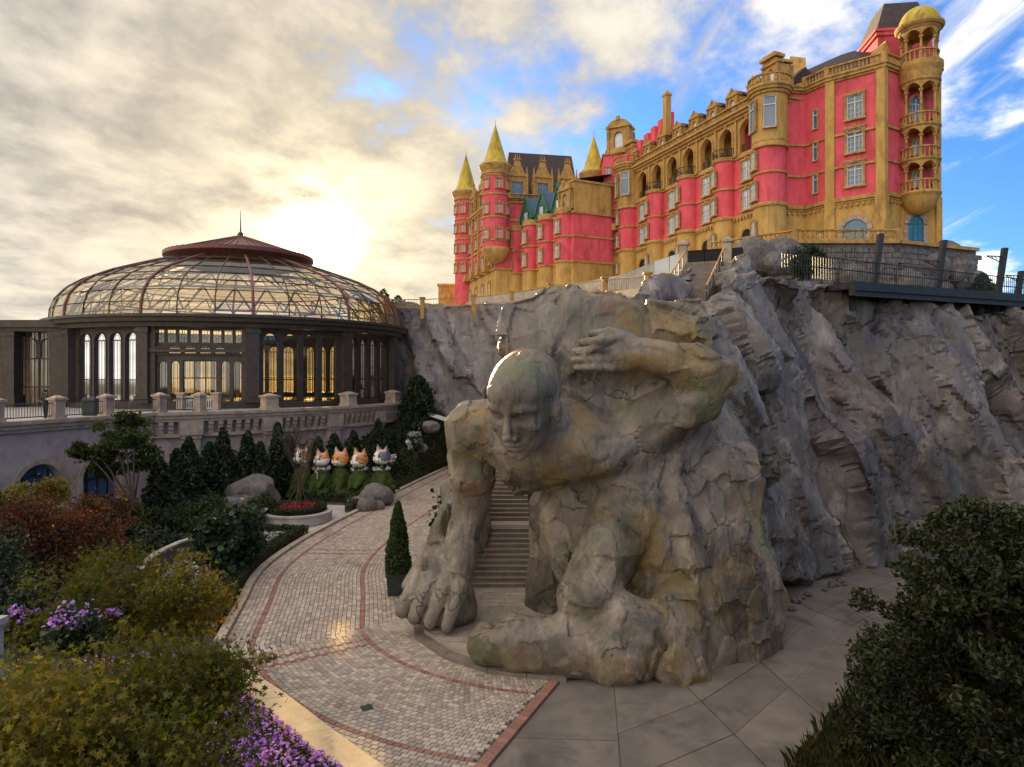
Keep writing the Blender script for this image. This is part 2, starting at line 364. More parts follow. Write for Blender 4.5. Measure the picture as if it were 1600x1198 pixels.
cb = [s_at((RC.x+RR*math.cos(math.radians(211)), RC.y+RR*math.sin(math.radians(211)))), s_at((-8.6, 34.6)), s_at((-6.4, 49))]
nS = int(SL/.178)
for i in range(nS):
    s0 = i*SL/nS; s1 = s0+SL/nS; sm = (s0+s1)/2; cross = any(abs(abs(sm-c)-.30) < .09 for c in cb)
    for j in range(rows):
        t0 = -HI+j*ps_t; t1 = t0+ps_t; tm = (t0+t1)/2
        red = cross and abs(tm) < HW-.9 or abs(abs(tm)-(HW-.95)) < .10
        off = (SL/nS)*.5*(j % 2)
        PV.append((s0+off, min(s1+off, SL), t0, t1, red))
def pv_quad(q, z, gap=.011):
    s0, s1, t0, t1, _ = q; return [road_pt(s0+gap, t0+gap, z), road_pt(s1-gap, t0+gap, z), road_pt(s1-gap, t1-gap, z), road_pt(s0+gap, t1-gap, z)]
def proj(p): return 800+p.x/p.y*F, HOR-(p.z-CAMH)/p.y*F
vis = []
for q in PV:
    c = road_pt((q[0]+q[1])/2, (q[2]+q[3])/2, .03); x, y = proj(c)
    if beyond(c, -.12): continue
    if y < 1212 and x > 250: vis.append((c.y, x, y, q))
vis.sort(key=lambda a: a[0])
single = [v for v in vis if v[2] < 1196 and v[1] > 470+(v[2]-1110)*1.9][:300]; ids = set(id(v[3]) for v in single)
for dpt, x, y, q in single:
    c = road_pt((q[0]+q[1])/2, (q[2]+q[3])/2, 0); a = pv_quad(q, .034+random.uniform(-.003, .003)); b = pv_quad(q, .001, .004)
    m = MB().add([Vector(p)-c for p in b+a], [(4, 5, 6, 7), (0, 1, 5, 4), (1, 2, 6, 5), (2, 3, 7, 6), (3, 0, 4, 7)])
    obj('paver', m.mesh('paver', BRICK if q[4] else PAVE), road, c)
for red, m_, nm in ((False, PAVE_A, 'paver_field'), (True, BRICK_A, 'red_paver_band')):
    V = []; Fc = []; C = []
    for dpt, x, y, q in vis:
        if bool(q[4]) != red or id(q) in ids: continue
        b = len(V); V += pv_quad(q, .001, .004)+pv_quad(q, .034+random.uniform(-.003, .003)); k = random.choice((.72, .85, .95, 1.0, 1.1, 1.3)); cc = (k, k*random.uniform(.95, 1.0), k*random.uniform(.9, 1.0))
        for f in ((4, 5, 6, 7), (0, 1, 5, 4), (1, 2, 6, 5), (2, 3, 7, 6), (3, 0, 4, 7)): Fc.append([b+i for i in f]); C.append(cc)
    o = obj(nm, np_mesh(nm, np.array([tuple(v) for v in V]), Fc, m_, False, np.array(C)), road); tag(o, kind='stuff')
o = MB().box((*(G(573, 1107)).xy, .042), (.3, .3, .012), .5).build('drain_cover', STEEL); tag(o, 'small square dark drain cover set in the pavers', 'drain cover')
# kerb along the outer side of the road
kerb = thing('road_kerb', 'brown stone kerb curving along the outer side of the paved road', 'kerb', road_pt(7, HW, 0))
sk = s_at((-7.4, 23.3))
k = sk
while k < SL-1.3:
    pts = [road_pt(k+.01+(1.18)*i/3, HW+t, 0) for t in (.02, .34) for i in range(4)]
    b = [(p.x, p.y) for p in pts[:4]]+[(p.x, p.y) for p in pts[4:][::-1]]
    MB().prism(b[::-1], -.02, .17).build('kerb_stone', STONE, kerb); k += 1.2
# brick kerb between the pavers and the concrete path
cut = thing('brick_kerb', 'red brick strip dividing the granite pavers from the concrete path', 'kerb', (*CA, 0))
for i in range(-6, 30):
    p = CA+CD*(i*.24); n = Vector((-CD.y, CD.x)); q = [p-n*.02, p+n*.26, p+n*.26+CD*.228, p-n*.02+CD*.228]; MB().prism([tuple(e) for e in q][::-1], -.02, .085).build('kerb_brick', BRICK, cut)
# concrete path round the giant's right side
inn = [G(850, 1076), G(960, 1078), G(1050, 1050), G(1150, 1000), G(1235, 938), G(1310, 905), G(1380, 885)]
out = [G(742, 1200), G(980, 1330), G(1215, 1215), G(1288, 1122), G(1392, 1003), G(1460, 960), G(1560, 925)]
nC = Vector((-CD.y, CD.x)); inn[0] = Vector((*(CA-CD*1.6+nC*.28), 0)); out[0] = Vector((*(CB+CD*3+nC*.28), 0))
inn = [p+(p-q).normalized()*1.2 if i else p for i, (p, q) in enumerate(zip(inn, out))]
cp = MB().add([(*p.xy, -.03) for p in inn]+[(*p.xy, -.03) for p in out], [(i, i+len(inn), i+1+len(inn), i+1) for i in range(len(inn)-1)]).build('concrete_path', MORTAR); tag(cp, kind='structure')
for i in range(len(inn)-1):
    for j, (f0, f1) in enumerate(((0, .46), (.46, .72), (.72, 1.0)) if i > 0 else ((0, .5), (.5, 1))):
        q = [inn[i].lerp(out[i], f0), inn[i].lerp(out[i], f1), inn[i+1].lerp(out[i+1], f1), inn[i+1].lerp(out[i+1], f0)]
        c = sum(q, Vector())/4; q = [p+(c-p).normalized()*.022 for p in q]
        MB().prism([(p.x, p.y) for p in q], -.05, .012+.004*((i+j) % 3)).build('concrete_slab', CONC, cp)
ep = thing('path_edging', 'worn low stone edging along the grassy side of the concrete path', 'edging', out[3])
for a, b in zip(out[2:], out[3:]):
    n = int((b-a).length/1.1)
    for i in range(n):
        MB().slab(a.lerp(b, i/n+.006), a.lerp(b, (i+1)/n-.006), -.03, .07, .14, 0.09).build('edging_stone', CONC, ep)
# tan platform in front of the stairs, with a low curved step
plat = thing('stair_platform', 'low platform of tan stone paving in front of the giant’s stairs'.replace('’', "'"), 'platform', (-.6, 24, 0))
PZ = .30
pp = [(-3.4, 25.5), (-3.0, 23.4), (-1.9, 21.9), (-.6, 20.9), (1.6, 20.4), (2.6, 22), (2.6, 28.2), (-2.2, 28.2)]
MB().prism(pp[::1], -.02, PZ-.03).build('platform_base', SLABM, plat)
lo = [(-3.75, 25.5), (-3.3, 23.2), (-2.15, 21.55), (-.75, 20.5), (1.6, 19.9)]
for i in range(4):
    a, b, c_, d_ = Vector(lo[i]), Vector(lo[i+1]), Vector(pp[i+1]), Vector(pp[i])
    for h_ in range(2):
        q = [a.lerp(b, h_/2+.006), a.lerp(b, (h_+1)/2-.006), d_.lerp(c_, (h_+1)/2-.006), d_.lerp(c_, h_/2+.006)]
        MB().prism([(p.x, p.y) for p in q], -.02, .15).build('step_stone', STEP, plat)
def in_poly(x, y, poly):
    r = False
    for i in range(len(poly)):
        (x0, y0), (x1, y1) = poly[i], poly[i-1]
        if (y0 > y) != (y1 > y) and x < (x1-x0)*(y-y0)/(y1-y0)+x0: r = not r
    return r
yy = 20.6; r_ = 0
while yy < 28.1:
    x = -3.6+(.35 if r_ % 2 else 0)
    while x < 2.4:
        L = random.choice((.55, .7, .85))
        if all(in_poly(x+a, yy+b, pp) for a, b in ((.02, .02), (L-.02, .02), (L-.02, .4), (.02, .4))):
            MB().box((x+L/2, yy+.21, PZ-.012+random.uniform(-.004, .004)), (L-.018, .402, .05)).build('paving_slab', SLABM, plat)
        x += L
    yy += .42; r_ += 1
# ================================================================ rock: noise, facets, signed-distance modelling
_T = np.random.default_rng(3).random((32, 32, 32)).astype(np.float32)
def vnoise(p):
    i = np.floor(p).astype(np.int64); f = (p-i).astype(np.float32); f = f*f*(3-2*f); i &= 31; j = (i+1) & 31
    def L(a, b, t): return a+(b-a)*t
    x0, y0, z0 = i.T; x1, y1, z1 = j.T; fx, fy, fz = f.T
    return L(L(L(_T[x0, y0, z0], _T[x1, y0, z0], fx), L(_T[x0, y1, z0], _T[x1, y1, z0], fx), fy),
             L(L(_T[x0, y0, z1], _T[x1, y0, z1], fx), L(_T[x0, y1, z1], _T[x1, y1, z1], fx), fy), fz)-.5
def fbm(p, oct=4):
    s = 0; a = 1.0
    for k in range(oct): s = s+a*vnoise(p*2**k+17.3*k); a *= .5
    return s
def hash3(i, seed):
    h = (i[:, 0]*73856093) ^ (i[:, 1]*19349663) ^ (i[:, 2]*83492791) ^ (seed*2654435)
    out = []
    for k in range(4):
        h = (h*1103515245+12345+k*7919) & 0x7fffffff; h ^= h >> 13; out.append((h & 0xffff)/65535.0)
    return np.stack(out, 1)
def facet(p, seed=1):
    """broken-plate relief: a tilted plane per cell and the distance to the next cell"""
    b = np.floor(p).astype(np.int64); d1 = np.full(len(p), 9e9); d2 = d1.copy(); val = np.zeros(len(p)); rnd = val.copy()
    for dx in (-1, 0, 1):
        for dy in (-1, 0, 1):
            for dz in (-1, 0, 1):
                c = b+np.array((dx, dy, dz)); h = hash3(c, seed); q = p-(c+.15+.7*h[:, :3]); d = (q*q).sum(1)
                hh = hash3(c, seed+77); v = (h[:, 3]-.5)+((hh[:, :3]-.5)*2*q).sum(1)
                n = d < d1; d2 = np.where(n, d1, np.minimum(d2, d)); val = np.where(n, v, val); rnd = np.where(n, hh[:, 3], rnd); d1 = np.where(n, d, d1)
    e = np.sqrt(d2)-np.sqrt(d1); return val*np.clip(e/.045, 0, 1), e, rnd
def planarize(V, p, seed, k, lim):
    """push the vertices of each cell towards the plane that fits them best: chiselled flat faces"""
    b = np.floor(p).astype(np.int64); d1 = np.full(len(p), 9e9); key = np.zeros((len(p), 3), np.int64)
    for dx in (-1, 0, 1):
        for dy in (-1, 0, 1):
            for dz in (-1, 0, 1):
                c = b+np.array((dx, dy, dz)); h = hash3(c, seed); q = p-(c+.1+.8*h[:, :3]); d = (q*q).sum(1); n = d < d1; d1 = np.where(n, d, d1); key[n] = c[n]
    u, ids = np.unique(key@np.array((1, 4099, 16785407)), return_inverse=True); m = len(u); cnt = np.maximum(np.bincount(ids, minlength=m), 1)
    mu = np.stack([np.bincount(ids, V[:, i], m)/cnt for i in range(3)], 1); q = V-mu[ids]
    cov = np.zeros((m, 3, 3))
    for i in range(3):
        for j in range(3): cov[:, i, j] = np.bincount(ids, q[:, i]*q[:, j], m)/cnt
    w_, ev = np.linalg.eigh(cov); nn = ev[:, :, 0]; t = (q*nn[ids]).sum(1); t = np.clip(t, -lim, lim)
    return V-nn[ids]*(t*(k if np.isscalar(k) else k))[:, None], hash3(np.stack([ids, ids*0, ids*0], 1), seed)[:, 3]
def relax3(V, Q, k=.5):
    return V+k*(np.stack([relax(V[:, i], Q, 1) for i in range(3)], 1)-V)
def relax(d, Q, it=2):
    n = len(d)
    for _ in range(it):
        s = np.zeros(n); c = np.zeros(n)
        for i in range(4):
            np.add.at(s, Q[:, i], d[Q[:, (i+1) % 4]]); np.add.at(c, Q[:, i], 1)
        d = .5*d+.5*s/np.maximum(c, 1)
    return d
def crease(p, seed=1, a=.75, sign=1, tilt=1.0):
    """broken planes meeting in sharp ridges (sign -1) or sharp valleys (sign +1); continuous"""
    b = np.floor(p).astype(np.int64); best = np.full(len(p), -9e9)
    for dx in (-1, 0, 1):
        for dy in (-1, 0, 1):
            for dz in (-1, 0, 1):
                c = b+np.array((dx, dy, dz)); h = hash3(c, seed); q = p-(c+.1+.8*h[:, :3]); hh = hash3(c, seed+77)
                best = np.maximum(best, .55*(h[:, 3]-.5)+tilt*((hh[:, :3]-.5)*q).sum(1)-a*(q*q).sum(1))
    return sign*(best+.12)
class Field:
    def __init__(s, lo, hi, h):
        s.lo = np.array(lo, np.float32); s.h = h; s.n = np.ceil((np.array(hi)-s.lo)/h).astype(int)+1
        s.d = np.full(s.n, 2.0, np.float32)
        s.ax = [s.lo[i]+h*np.arange(s.n[i], dtype=np.float32) for i in range(3)]
    def op(s, fn, lo, hi, k=.2, sub=False, m=.9):
        a = np.clip(np.floor((np.array(lo)-m-s.lo)/s.h).astype(int), 0, s.n); b = np.clip(np.ceil((np.array(hi)+m-s.lo)/s.h).astype(int)+1, 0, s.n)
        if (b <= a).any(): return
        X = s.ax[0][a[0]:b[0], None, None]; Y = s.ax[1][None, a[1]:b[1], None]; Z = s.ax[2][None, None, a[2]:b[2]]
        n = fn(X, Y, Z); o = s.d[a[0]:b[0], a[1]:b[1], a[2]:b[2]]
        if sub:
            h = np.clip(.5-.5*(o+n)/k, 0, 1); r = o+(-n-o)*h+k*h*(1-h)
        else:
            h = np.clip(.5+.5*(o-n)/k, 0, 1); r = o+(n-o)*h-k*h*(1-h)
        s.d[a[0]:b[0], a[1]:b[1], a[2]:b[2]] = r
    def cone(s, a, b, r0, r1, k=.2, sub=False):
        a = Vector(a); b = Vector(b); v = b-a; L2 = v.length_squared; R = max(r0, r1)
        def fn(X, Y, Z):
            t = np.clip(((X-a.x)*v.x+(Y-a.y)*v.y+(Z-a.z)*v.z)/L2, 0, 1)
            return np.sqrt((X-a.x-t*v.x)**2+(Y-a.y-t*v.y)**2+(Z-a.z-t*v.z)**2)-(r0+(r1-r0)*t)
        s.op(fn, [min(a[i], b[i])-R for i in range(3)], [max(a[i], b[i])+R for i in range(3)], k, sub)
    def ell(s, c, r, k=.2, M=None, sub=False):
        c = Vector(c); R = max(r); M = M or Matrix.Identity(3)
        def fn(X, Y, Z):
            x, y, z = X-c.x, Y-c.y, Z-c.z
            q = [M[0][i]*x+M[1][i]*y+M[2][i]*z for i in range(3)]
            k0 = np.sqrt((q[0]/r[0])**2+(q[1]/r[1])**2+(q[2]/r[2])**2); k1 = np.sqrt((q[0]/r[0]**2)**2+(q[1]/r[1]**2)**2+(q[2]/r[2]**2)**2)
            return k0*(k0-1)/np.maximum(k1, 1e-4)
        s.op(fn, [c[i]-R for i in range(3)], [c[i]+R for i in range(3)], k, sub)
    def poly_y(s, pts, y0, y1, k=.1, rnd=.1, shear=0.0):   # polygon in x,z extruded along y
        pts = [(p[0], p[1]) for p in pts]; n = len(pts)
        def fn(X, Y, Z):
            Z = Z-shear*(Y-y0)
            d = np.full(np.broadcast(X, Z).shape, 1e9, np.float32); sg = np.ones_like(d)
            for i in range(n):
                (x0, z0), (x1, z1) = pts[i], pts[i-1]; ex, ez = x1-x0, z1-z0; wx, wz = X-x0, Z-z0
                t = np.clip((wx*ex+wz*ez)/(ex*ex+ez*ez), 0, 1); d = np.minimum(d, (wx-ex*t)**2+(wz-ez*t)**2)
                c1 = Z >= z0; c2 = Z < z1; c3 = ex*wz > ez*wx
                sg = np.where((c1 & c2 & c3) | (~c1 & ~c2 & ~c3), -sg, sg)
            d2 = sg*np.sqrt(d); dy = np.abs(Y-(y0+y1)/2)-(y1-y0)/2+rnd; d2 = d2+rnd
            return np.minimum(np.maximum(d2, dy), 0)+np.sqrt(np.maximum(d2, 0)**2+np.maximum(dy, 0)**2)-rnd
        xs = [p[0] for p in pts]; zs = [p[1] for p in pts]
        s.op(fn, (min(xs), y0, min(zs)-1), (max(xs), y1, max(zs)+1+abs(shear)*(y1-y0)), k)
    def surface(s):
        d = s.d; n = d.shape; ins = d < 0
        cnt = np.zeros((n[0]-1, n[1]-1, n[2]-1), np.int8)
        for i in (0, 1):
            for j in (0, 1):
                for k in (0, 1): cnt += ins[i:n[0]-1+i, j:n[1]-1+j, k:n[2]-1+k]
        act = (cnt > 0) & (cnt < 8); idx = np.full(act.shape, -1, np.int64); cells = np.argwhere(act); idx[act] = np.arange(len(cells))
        acc = np.zeros((len(cells), 3)); num = np.zeros(len(cells)); C = cells
        for e in [((0, 0, 0), (1, 0, 0)), ((0, 1, 0), (1, 1, 0)), ((0, 0, 1), (1, 0, 1)), ((0, 1, 1), (1, 1, 1)), ((0, 0, 0), (0, 1, 0)), ((1, 0, 0), (1, 1, 0)), ((0, 0, 1), (0, 1, 1)), ((1, 0, 1), (1, 1, 1)), ((0, 0, 0), (0, 0, 1)), ((1, 0, 0), (1, 0, 1)), ((0, 1, 0), (0, 1, 1)), ((1, 1, 0), (1, 1, 1))]:
            a, b = np.array(e[0]), np.array(e[1]); da = d[tuple((C+a).T)]; db = d[tuple((C+b).T)]; x = (da < 0) != (db < 0)
            t = np.where(x, da/np.where(da == db, 1, da-db), 0); acc += np.where(x[:, None], a+t[:, None]*(b-a), 0); num += x
        V = s.lo+(C+acc/np.maximum(num, 1)[:, None])*s.h
        Q = []
        for ax in range(3):
            u, v = (ax+1) % 3, (ax+2) % 3
            sl0 = [slice(1, n[i]-1) for i in range(3)]; sl1 = list(sl0); sl0[ax] = slice(0, n[ax]-1); sl1[ax] = slice(1, n[ax])
            A = ins[tuple(sl0)]; Bm = ins[tuple(sl1)]
            w_ = np.argwhere(A != Bm); base = w_.copy(); base[:, u] += 1; base[:, v] += 1
            fl = A[tuple(w_.T)]
            def cell(du, dv):
                c = base.copy(); c[:, u] -= du; c[:, v] -= dv; return idx[tuple(c.T)]
            q = np.stack([cell(1, 1), cell(0, 1), cell(0, 0), cell(1, 0)], 1); q[~fl] = q[~fl][:, ::-1]; Q.append(q)
        Q = np.concatenate(Q); return V, Q[(Q >= 0).all(1)]
def vnormals(V, Q):
    a = V[Q[:, 2]]-V[Q[:, 0]]; b = V[Q[:, 3]]-V[Q[:, 1]]; nf = np.cross(a, b); N = np.zeros_like(V)
    for k in range(Q.shape[1]): np.add.at(N, Q[:, k], nf)
    return N/np.maximum(np.linalg.norm(N, axis=1, keepdims=True), 1e-9)

# ---------------------------------------------------------------- the stone giant
def giant():
    fd = Field((-4.6, 17.6, -.35), (10.2, 28.6, 13.2), .064)
    W_ = P
    # carried block
    pl = [(778, 486), (800, 472), (832, 468), (846, 456), (890, 446), (922, 456), (960, 460), (978, 470), (1030, 474), (1035, 480), (1112, 478), (1118, 530), (1100, 600), (1000, 640), (900, 648), (790, 640)]
    fd.poly_y([(W_(x, y, 23.2).x, W_(x, y, 23.2).z) for x, y in pl], 22.9, 28.3, .1, .16)
    # torso and rock mass it grows out of
    fd.ell(W_(880, 690, 23.6), (2.75, 1.9, 1.65), .5)
    fd.ell(W_(930, 700, 22.5), (1.45, 1.15, 1.05), .25); fd.ell(W_(822, 715, 23.0), (.95, .8, .8), .25)
    fd.ell(W_(815, 712, 23.7), (1.2, .9, .75), .35)
    fd.cone(W_(1040, 640, 25.0), W_(1075, 900, 23.6), 2.2, 2.9, .5)
    fd.cone(W_(905, 765, 24.2), W_(930, 800, 23.6), 1.1, 1.1, .3)
    fd.cone(W_(1050, 800, 24.2), W_(1095, 1000, 23.4), 2.1, 2.5, .4)
    fd.ell(W_(1052, 985, 21.6), (1.6, 1.35, 1.75), .18); fd.ell(W_(1040, 850, 22.3), (1.1, 1.0, 1.7), .2)
    fd.cone(W_(862, 790, 25.9), W_(872, 940, 25.9), 1.0, 1.3, .3)           # wall right of the stairs
    fd.cone(W_(880, 790, 24.6), W_(905, 880, 23.6), 1.0, 1.1, .35)
    # thigh and knee, shin lying on the ground
    fd.cone(W_(985, 790, 22.6), W_(912, 925, 21.1), 1.3, .95, .15)
    fd.ell(W_(914, 930, 20.95), (.92, .85, .85), .15)
    fd.cone(W_(975, 985, 20.9), W_(960, 1020, 20.7), 1.2, 1.2, .15)
    fd.cone(W_(950, 1012, 20.75), W_(795, 1003, 20.9), 1.15, .82, .12)
    fd.cone(W_(800, 1000, 20.8), W_(764, 1005, 21.0), .84, .72, .3)
    fd.ell(W_(800, 965, 21.2), (1.0, .55, .22), .2, sub=True)                # dished top of the shin
    # standing arm: shoulder, upper arm, forearm
    fd.ell(W_(752, 668, 24.0), (1.2, 1.15, 1.05), .5)
    fd.cone(W_(738, 672, 24.2), W_(738, 748, 24.6), .92, .80, .25)
    fd.ell(W_(738, 742, 24.25), (.82, .7, .62), .2)
    fd.cone(W_(736, 775, 24.7), W_(714, 892, 24.6), .70, .62, .22)
    fd.cone(W_(690, 800, 25.6), W_(668, 900, 25.6), .5, .75, .3)              # rock foot behind the wrist
    fd.cone(W_(700, 870, 25.3), W_(690, 930, 25.2), .7, .9, .3)
    # planted hand
    fd.ell(W_(700, 925, 24.2), (.95, .85, .62), .25)
    fd.ell(W_(708, 950, 24.1), (.85, .9, .62), .25)
    fd.ell(W_(682, 928, 24.0), (.95, .75, .55), .25); fd.ell(W_(676, 955, 23.8), (1.0, .7, .42), .25)
    K = [((654, 906), (640, 930), (629, 954)), ((675, 903), (660, 934), (648, 964)), ((697, 907), (684, 940), (672, 972)), ((720, 918), (708, 950), (698, 978))]
    for i, (a, b, c) in enumerate(K):
        y = 24.0-.17*i; r = .33
        fd.cone(W_(702+4*i, 912, y+.3), W_(*a, y-.1), .36, r, .1); fd.cone(W_(*a, y-.1), W_(*b, y-.5), r, .265, .05); fd.cone(W_(*b, y-.5), W_(*c, y-.68), .27, .21, .05)
    fd.cone(W_(694, 885, 24.5), W_(660, 882, 24.3), .36, .30, .12); fd.cone(W_(660, 882, 24.3), W_(636, 914, 24.2), .29, .22, .08)
    # raised arm
    S, E, Wr = W_(985, 690, 22.8), W_(1138, 583, 21.7), W_(1005, 553, 21.75)
    fd.cone(S, W_(1085, 622, 22.1), 1.1, .86, .35); fd.cone(W_(1085, 622, 22.1), E, .86, .42, .3)
    fd.cone(E, W_(1085, 575, 21.7), .42, .76, .2); fd.cone(W_(1085, 575, 21.7), Wr, .78, .5, .2)
    fd.ell(W_(972, 553, 21.85), (.72, .36, .62), .15)
    fd.cone(W_(980, 540, 21.9), W_(945, 530, 22.1), .36, .3, .1)
    for i, (xa, ya, xb, yb) in enumerate([(958, 533, 910, 536), (955, 547, 899, 551), (955, 562, 897, 563), (957, 576, 901, 575)]):
        a, b = W_(xa, ya, 21.7), W_(xb, yb, 22.02); m_ = (a+b)/2+Vector((0, -.12, .02))
        fd.cone(a, m_, .155, .145, .03); fd.cone(m_, b, .145, .115, .03)
    fd.cone(W_(985, 530, 21.9), W_(950, 520, 22.0), .2, .16, .06); fd.cone(W_(950, 520, 22.0), W_(924, 522, 22.1), .16, .12, .05)
    # head
    s_ = 3.30; yaw, pit, rol = math.radians(-28), math.radians(21), math.radians(-3)
    M = (Matrix.Rotation(PI+yaw, 3, 'Z') @ Matrix.Rotation(-pit, 3, 'X') @ Matrix.Rotation(rol, 3, 'Y'))
    H = W_(820, 628, 21.1)
    def h(x, y, z): return H+M @ Vector((x, y, z))*s_
    def e(x, y, z, r, k=.08, sub=False): fd.ell(h(x, y, z), [q*s_ for q in r], k*s_, M, sub)
    def c(a, b, r0, r1, k=.05, sub=False): fd.cone(h(*a), h(*b), r0*s_, r1*s_, k*s_, sub)
    c((0, -.12, -.25), (0, -.55, -.62), .22, .34, .08)
    e(0, -.06, .12, (.325, .42, .355), .05); e(0, .14, .17, (.25, .22, .20), .06); e(0, .09, -.08, (.262, .27, .36), .07); e(0, .12, -.30, (.185, .19, .17), .08); e(0, .235, -.425, (.085, .07, .06), .05)
    for q in (-1, 1):
        e(q*.165, .235, -.10, (.09, .09, .085), .06); c((q*.035, .335, .056), (q*.13, .325, .076), .030, .034, .04); c((q*.13, .325, .076), (q*.225, .25, .050), .034, .030, .04)
        e(q*.118, .372, -.010, (.090, .085, .050), .022, True); e(q*.058, .365, -.02, (.035, .05, .045), .02, True)
        e(q*.120, .270, -.014, (.068, .052, .040), .008); c((q*.058, .325, -.004), (q*.120, .326, .010), .012, .012, .006); c((q*.120, .326, .010), (q*.180, .280, -.010), .012, .010, .006)
        c((q*.062, .318, -.034), (q*.17, .280, -.040), .010, .009, .006); c((q*.045, .375, -.20), (q*.115, .315, -.285), .010, .012, .02, True)
        e(q*.048, .365, -.195, (.034, .045, .028), .022); e(q*.305, -.03, -.06, (.045, .085, .125), .025); e(q*.16, .30, -.25, (.05, .06, .08), .06, True) if False else None
    c((0, .335, .05), (0, .428, -.155), .026, .040, .022); e(0, .425, -.172, (.042, .042, .032), .018)
    e(0, .325, -.275, (.095, .055, .024), .02); e(0, .315, -.325, (.080, .050, .026), .02); c((-.09, .362, -.302), (.09, .362, -.302), .012, .012, .008, True)
    e(0, .345, -.372, (.08, .05, .018), .02, True)
    V, Q = fd.surface(); N = vnormals(V, Q)
    # carve: coarse plates, cracks and grain; gentler on head and hands
    soft = np.ones(len(V))
    for cpt, r in ((H, 2.0), (W_(950, 550, 21.8), 1.9), (W_(675, 940, 23.8), 1.5)):
        dd = np.linalg.norm((V-np.array(cpt))*np.array((1, .8, .85)), axis=1); soft *= np.clip((dd-r*.85)/(r*.35), .0, 1)
    wv = V+.35*np.stack([fbm(V*.7+k*9.1, 3) for k in range(3)], 1)
    limb = np.ones(len(V))
    for a_, b_, r in ((W_(738, 660, 24.2), W_(712, 900, 24.6), 1.2), (W_(985, 690, 22.8), W_(1130, 585, 21.8), 1.2), (W_(1130, 585, 21.7), W_(1000, 553, 21.7), 1.0), (W_(940, 1000, 20.7), W_(764, 1000, 21.0), 1.3), (W_(830, 715, 22.6), W_(950, 700, 22.2), 1.1), (W_(985, 790, 22.2), W_(925, 925, 21.0), 1.2), (W_(862, 780, 25.6), W_(870, 940, 25.6), 1.6)):
        a_, b_ = np.array(a_), np.array(b_); v_ = b_-a_; t_ = np.clip(((V-a_)@v_)/(v_@v_), 0, 1); dd = np.linalg.norm(V-a_-t_[:, None]*v_, axis=1); limb = np.minimum(limb, np.clip((dd-r)/.5, .25, 1))
    v1, e1, r1 = facet(wv*np.array((.5, .5, .30)), 5); v2, e2, r2 = facet(wv*np.array((1.1, 1.1, .7)), 9); v3, e3, r3 = facet(wv*np.array((2.8, 2.8, 2.0)), 12)
    g1 = -np.clip(1-e1/.06, 0, 1); g2 = -np.clip(1-e2/.05, 0, 1); brk = np.clip(fbm(V*.45+5, 2)*6+.2, 0, 1)
    amp = soft*limb
    c1 = crease(wv*np.array((.42, .42, .26)), 51, .7, -1, 1.6); c2 = crease(wv*np.array((.85, .85, .5)), 52, .7, 1, 1.5); c3 = crease(wv*np.array((2.0, 2.0, 1.4)), 53, .7, -1, 1.5)
    blk = np.clip((V[:, 2]-9.0)/.9, 0, 1)
    disp = amp*(1-.75*blk)*(1.25*c1+.45*c2+.25*v1)
    V = V+N*relax(disp, Q, 1)[:, None]
    wv = V+.12*np.stack([fbm(V*1.1+k*9.1, 3) for k in range(3)], 1)
    V, q1 = planarize(V, wv*np.array((.62, .62, .42)), 61, .92*soft*np.where(limb < .9, .0, 1), .5)
    V, q2 = planarize(V, wv*np.array((1.25, 1.25, .95)), 62, .80*soft*np.where(limb < .9, .55, 1), .3)
    V = relax3(V, Q, .6); N = vnormals(V, Q)
    V, q3 = planarize(V, wv*np.array((3.2, 3.2, 2.6)), 63, .10+.35*soft, .06)
    v2, e2, r2 = facet(wv*np.array((1.25, 1.25, .95)), 62)
    disp = .07*c3*soft+soft*np.where(limb < .9, .7, 1)*(.10*v2-.05*np.clip(1-e2/.05, 0, 1)*brk)+(.15+.85*soft)*(.012*v3+.014*fbm(V*3.1, 4))
    vh, eh, rh = facet(wv*.85+7.7, 71); disp = disp+(1-soft)*(.055*vh-.022*np.clip(1-eh/.022, 0, 1)*(brk > .15))
    V = V+N*disp[:, None]; tint = (1-.22*soft+.34*soft*q1)*(1-.14*soft+.26*soft*q2)
    keep = (V[Q].mean(1)[:, 1] < 28.2); Q = Q[keep]
    used = np.unique(Q); rm = np.full(len(V), -1); rm[used] = np.arange(len(used)); V = V[used]; Q = rm[Q]
    me = np_mesh('giant_statue', V, Q, ROCK_STATUE, True, tint[used][Q].mean(1)[:, None]*np.ones(3))
    me.set_sharp_from_angle(angle=math.radians(32)); o = obj('giant_statue', me); tag(o, 'colossal stone giant crouching under the rock block on its shoulder', 'statue')
    return o
giant()
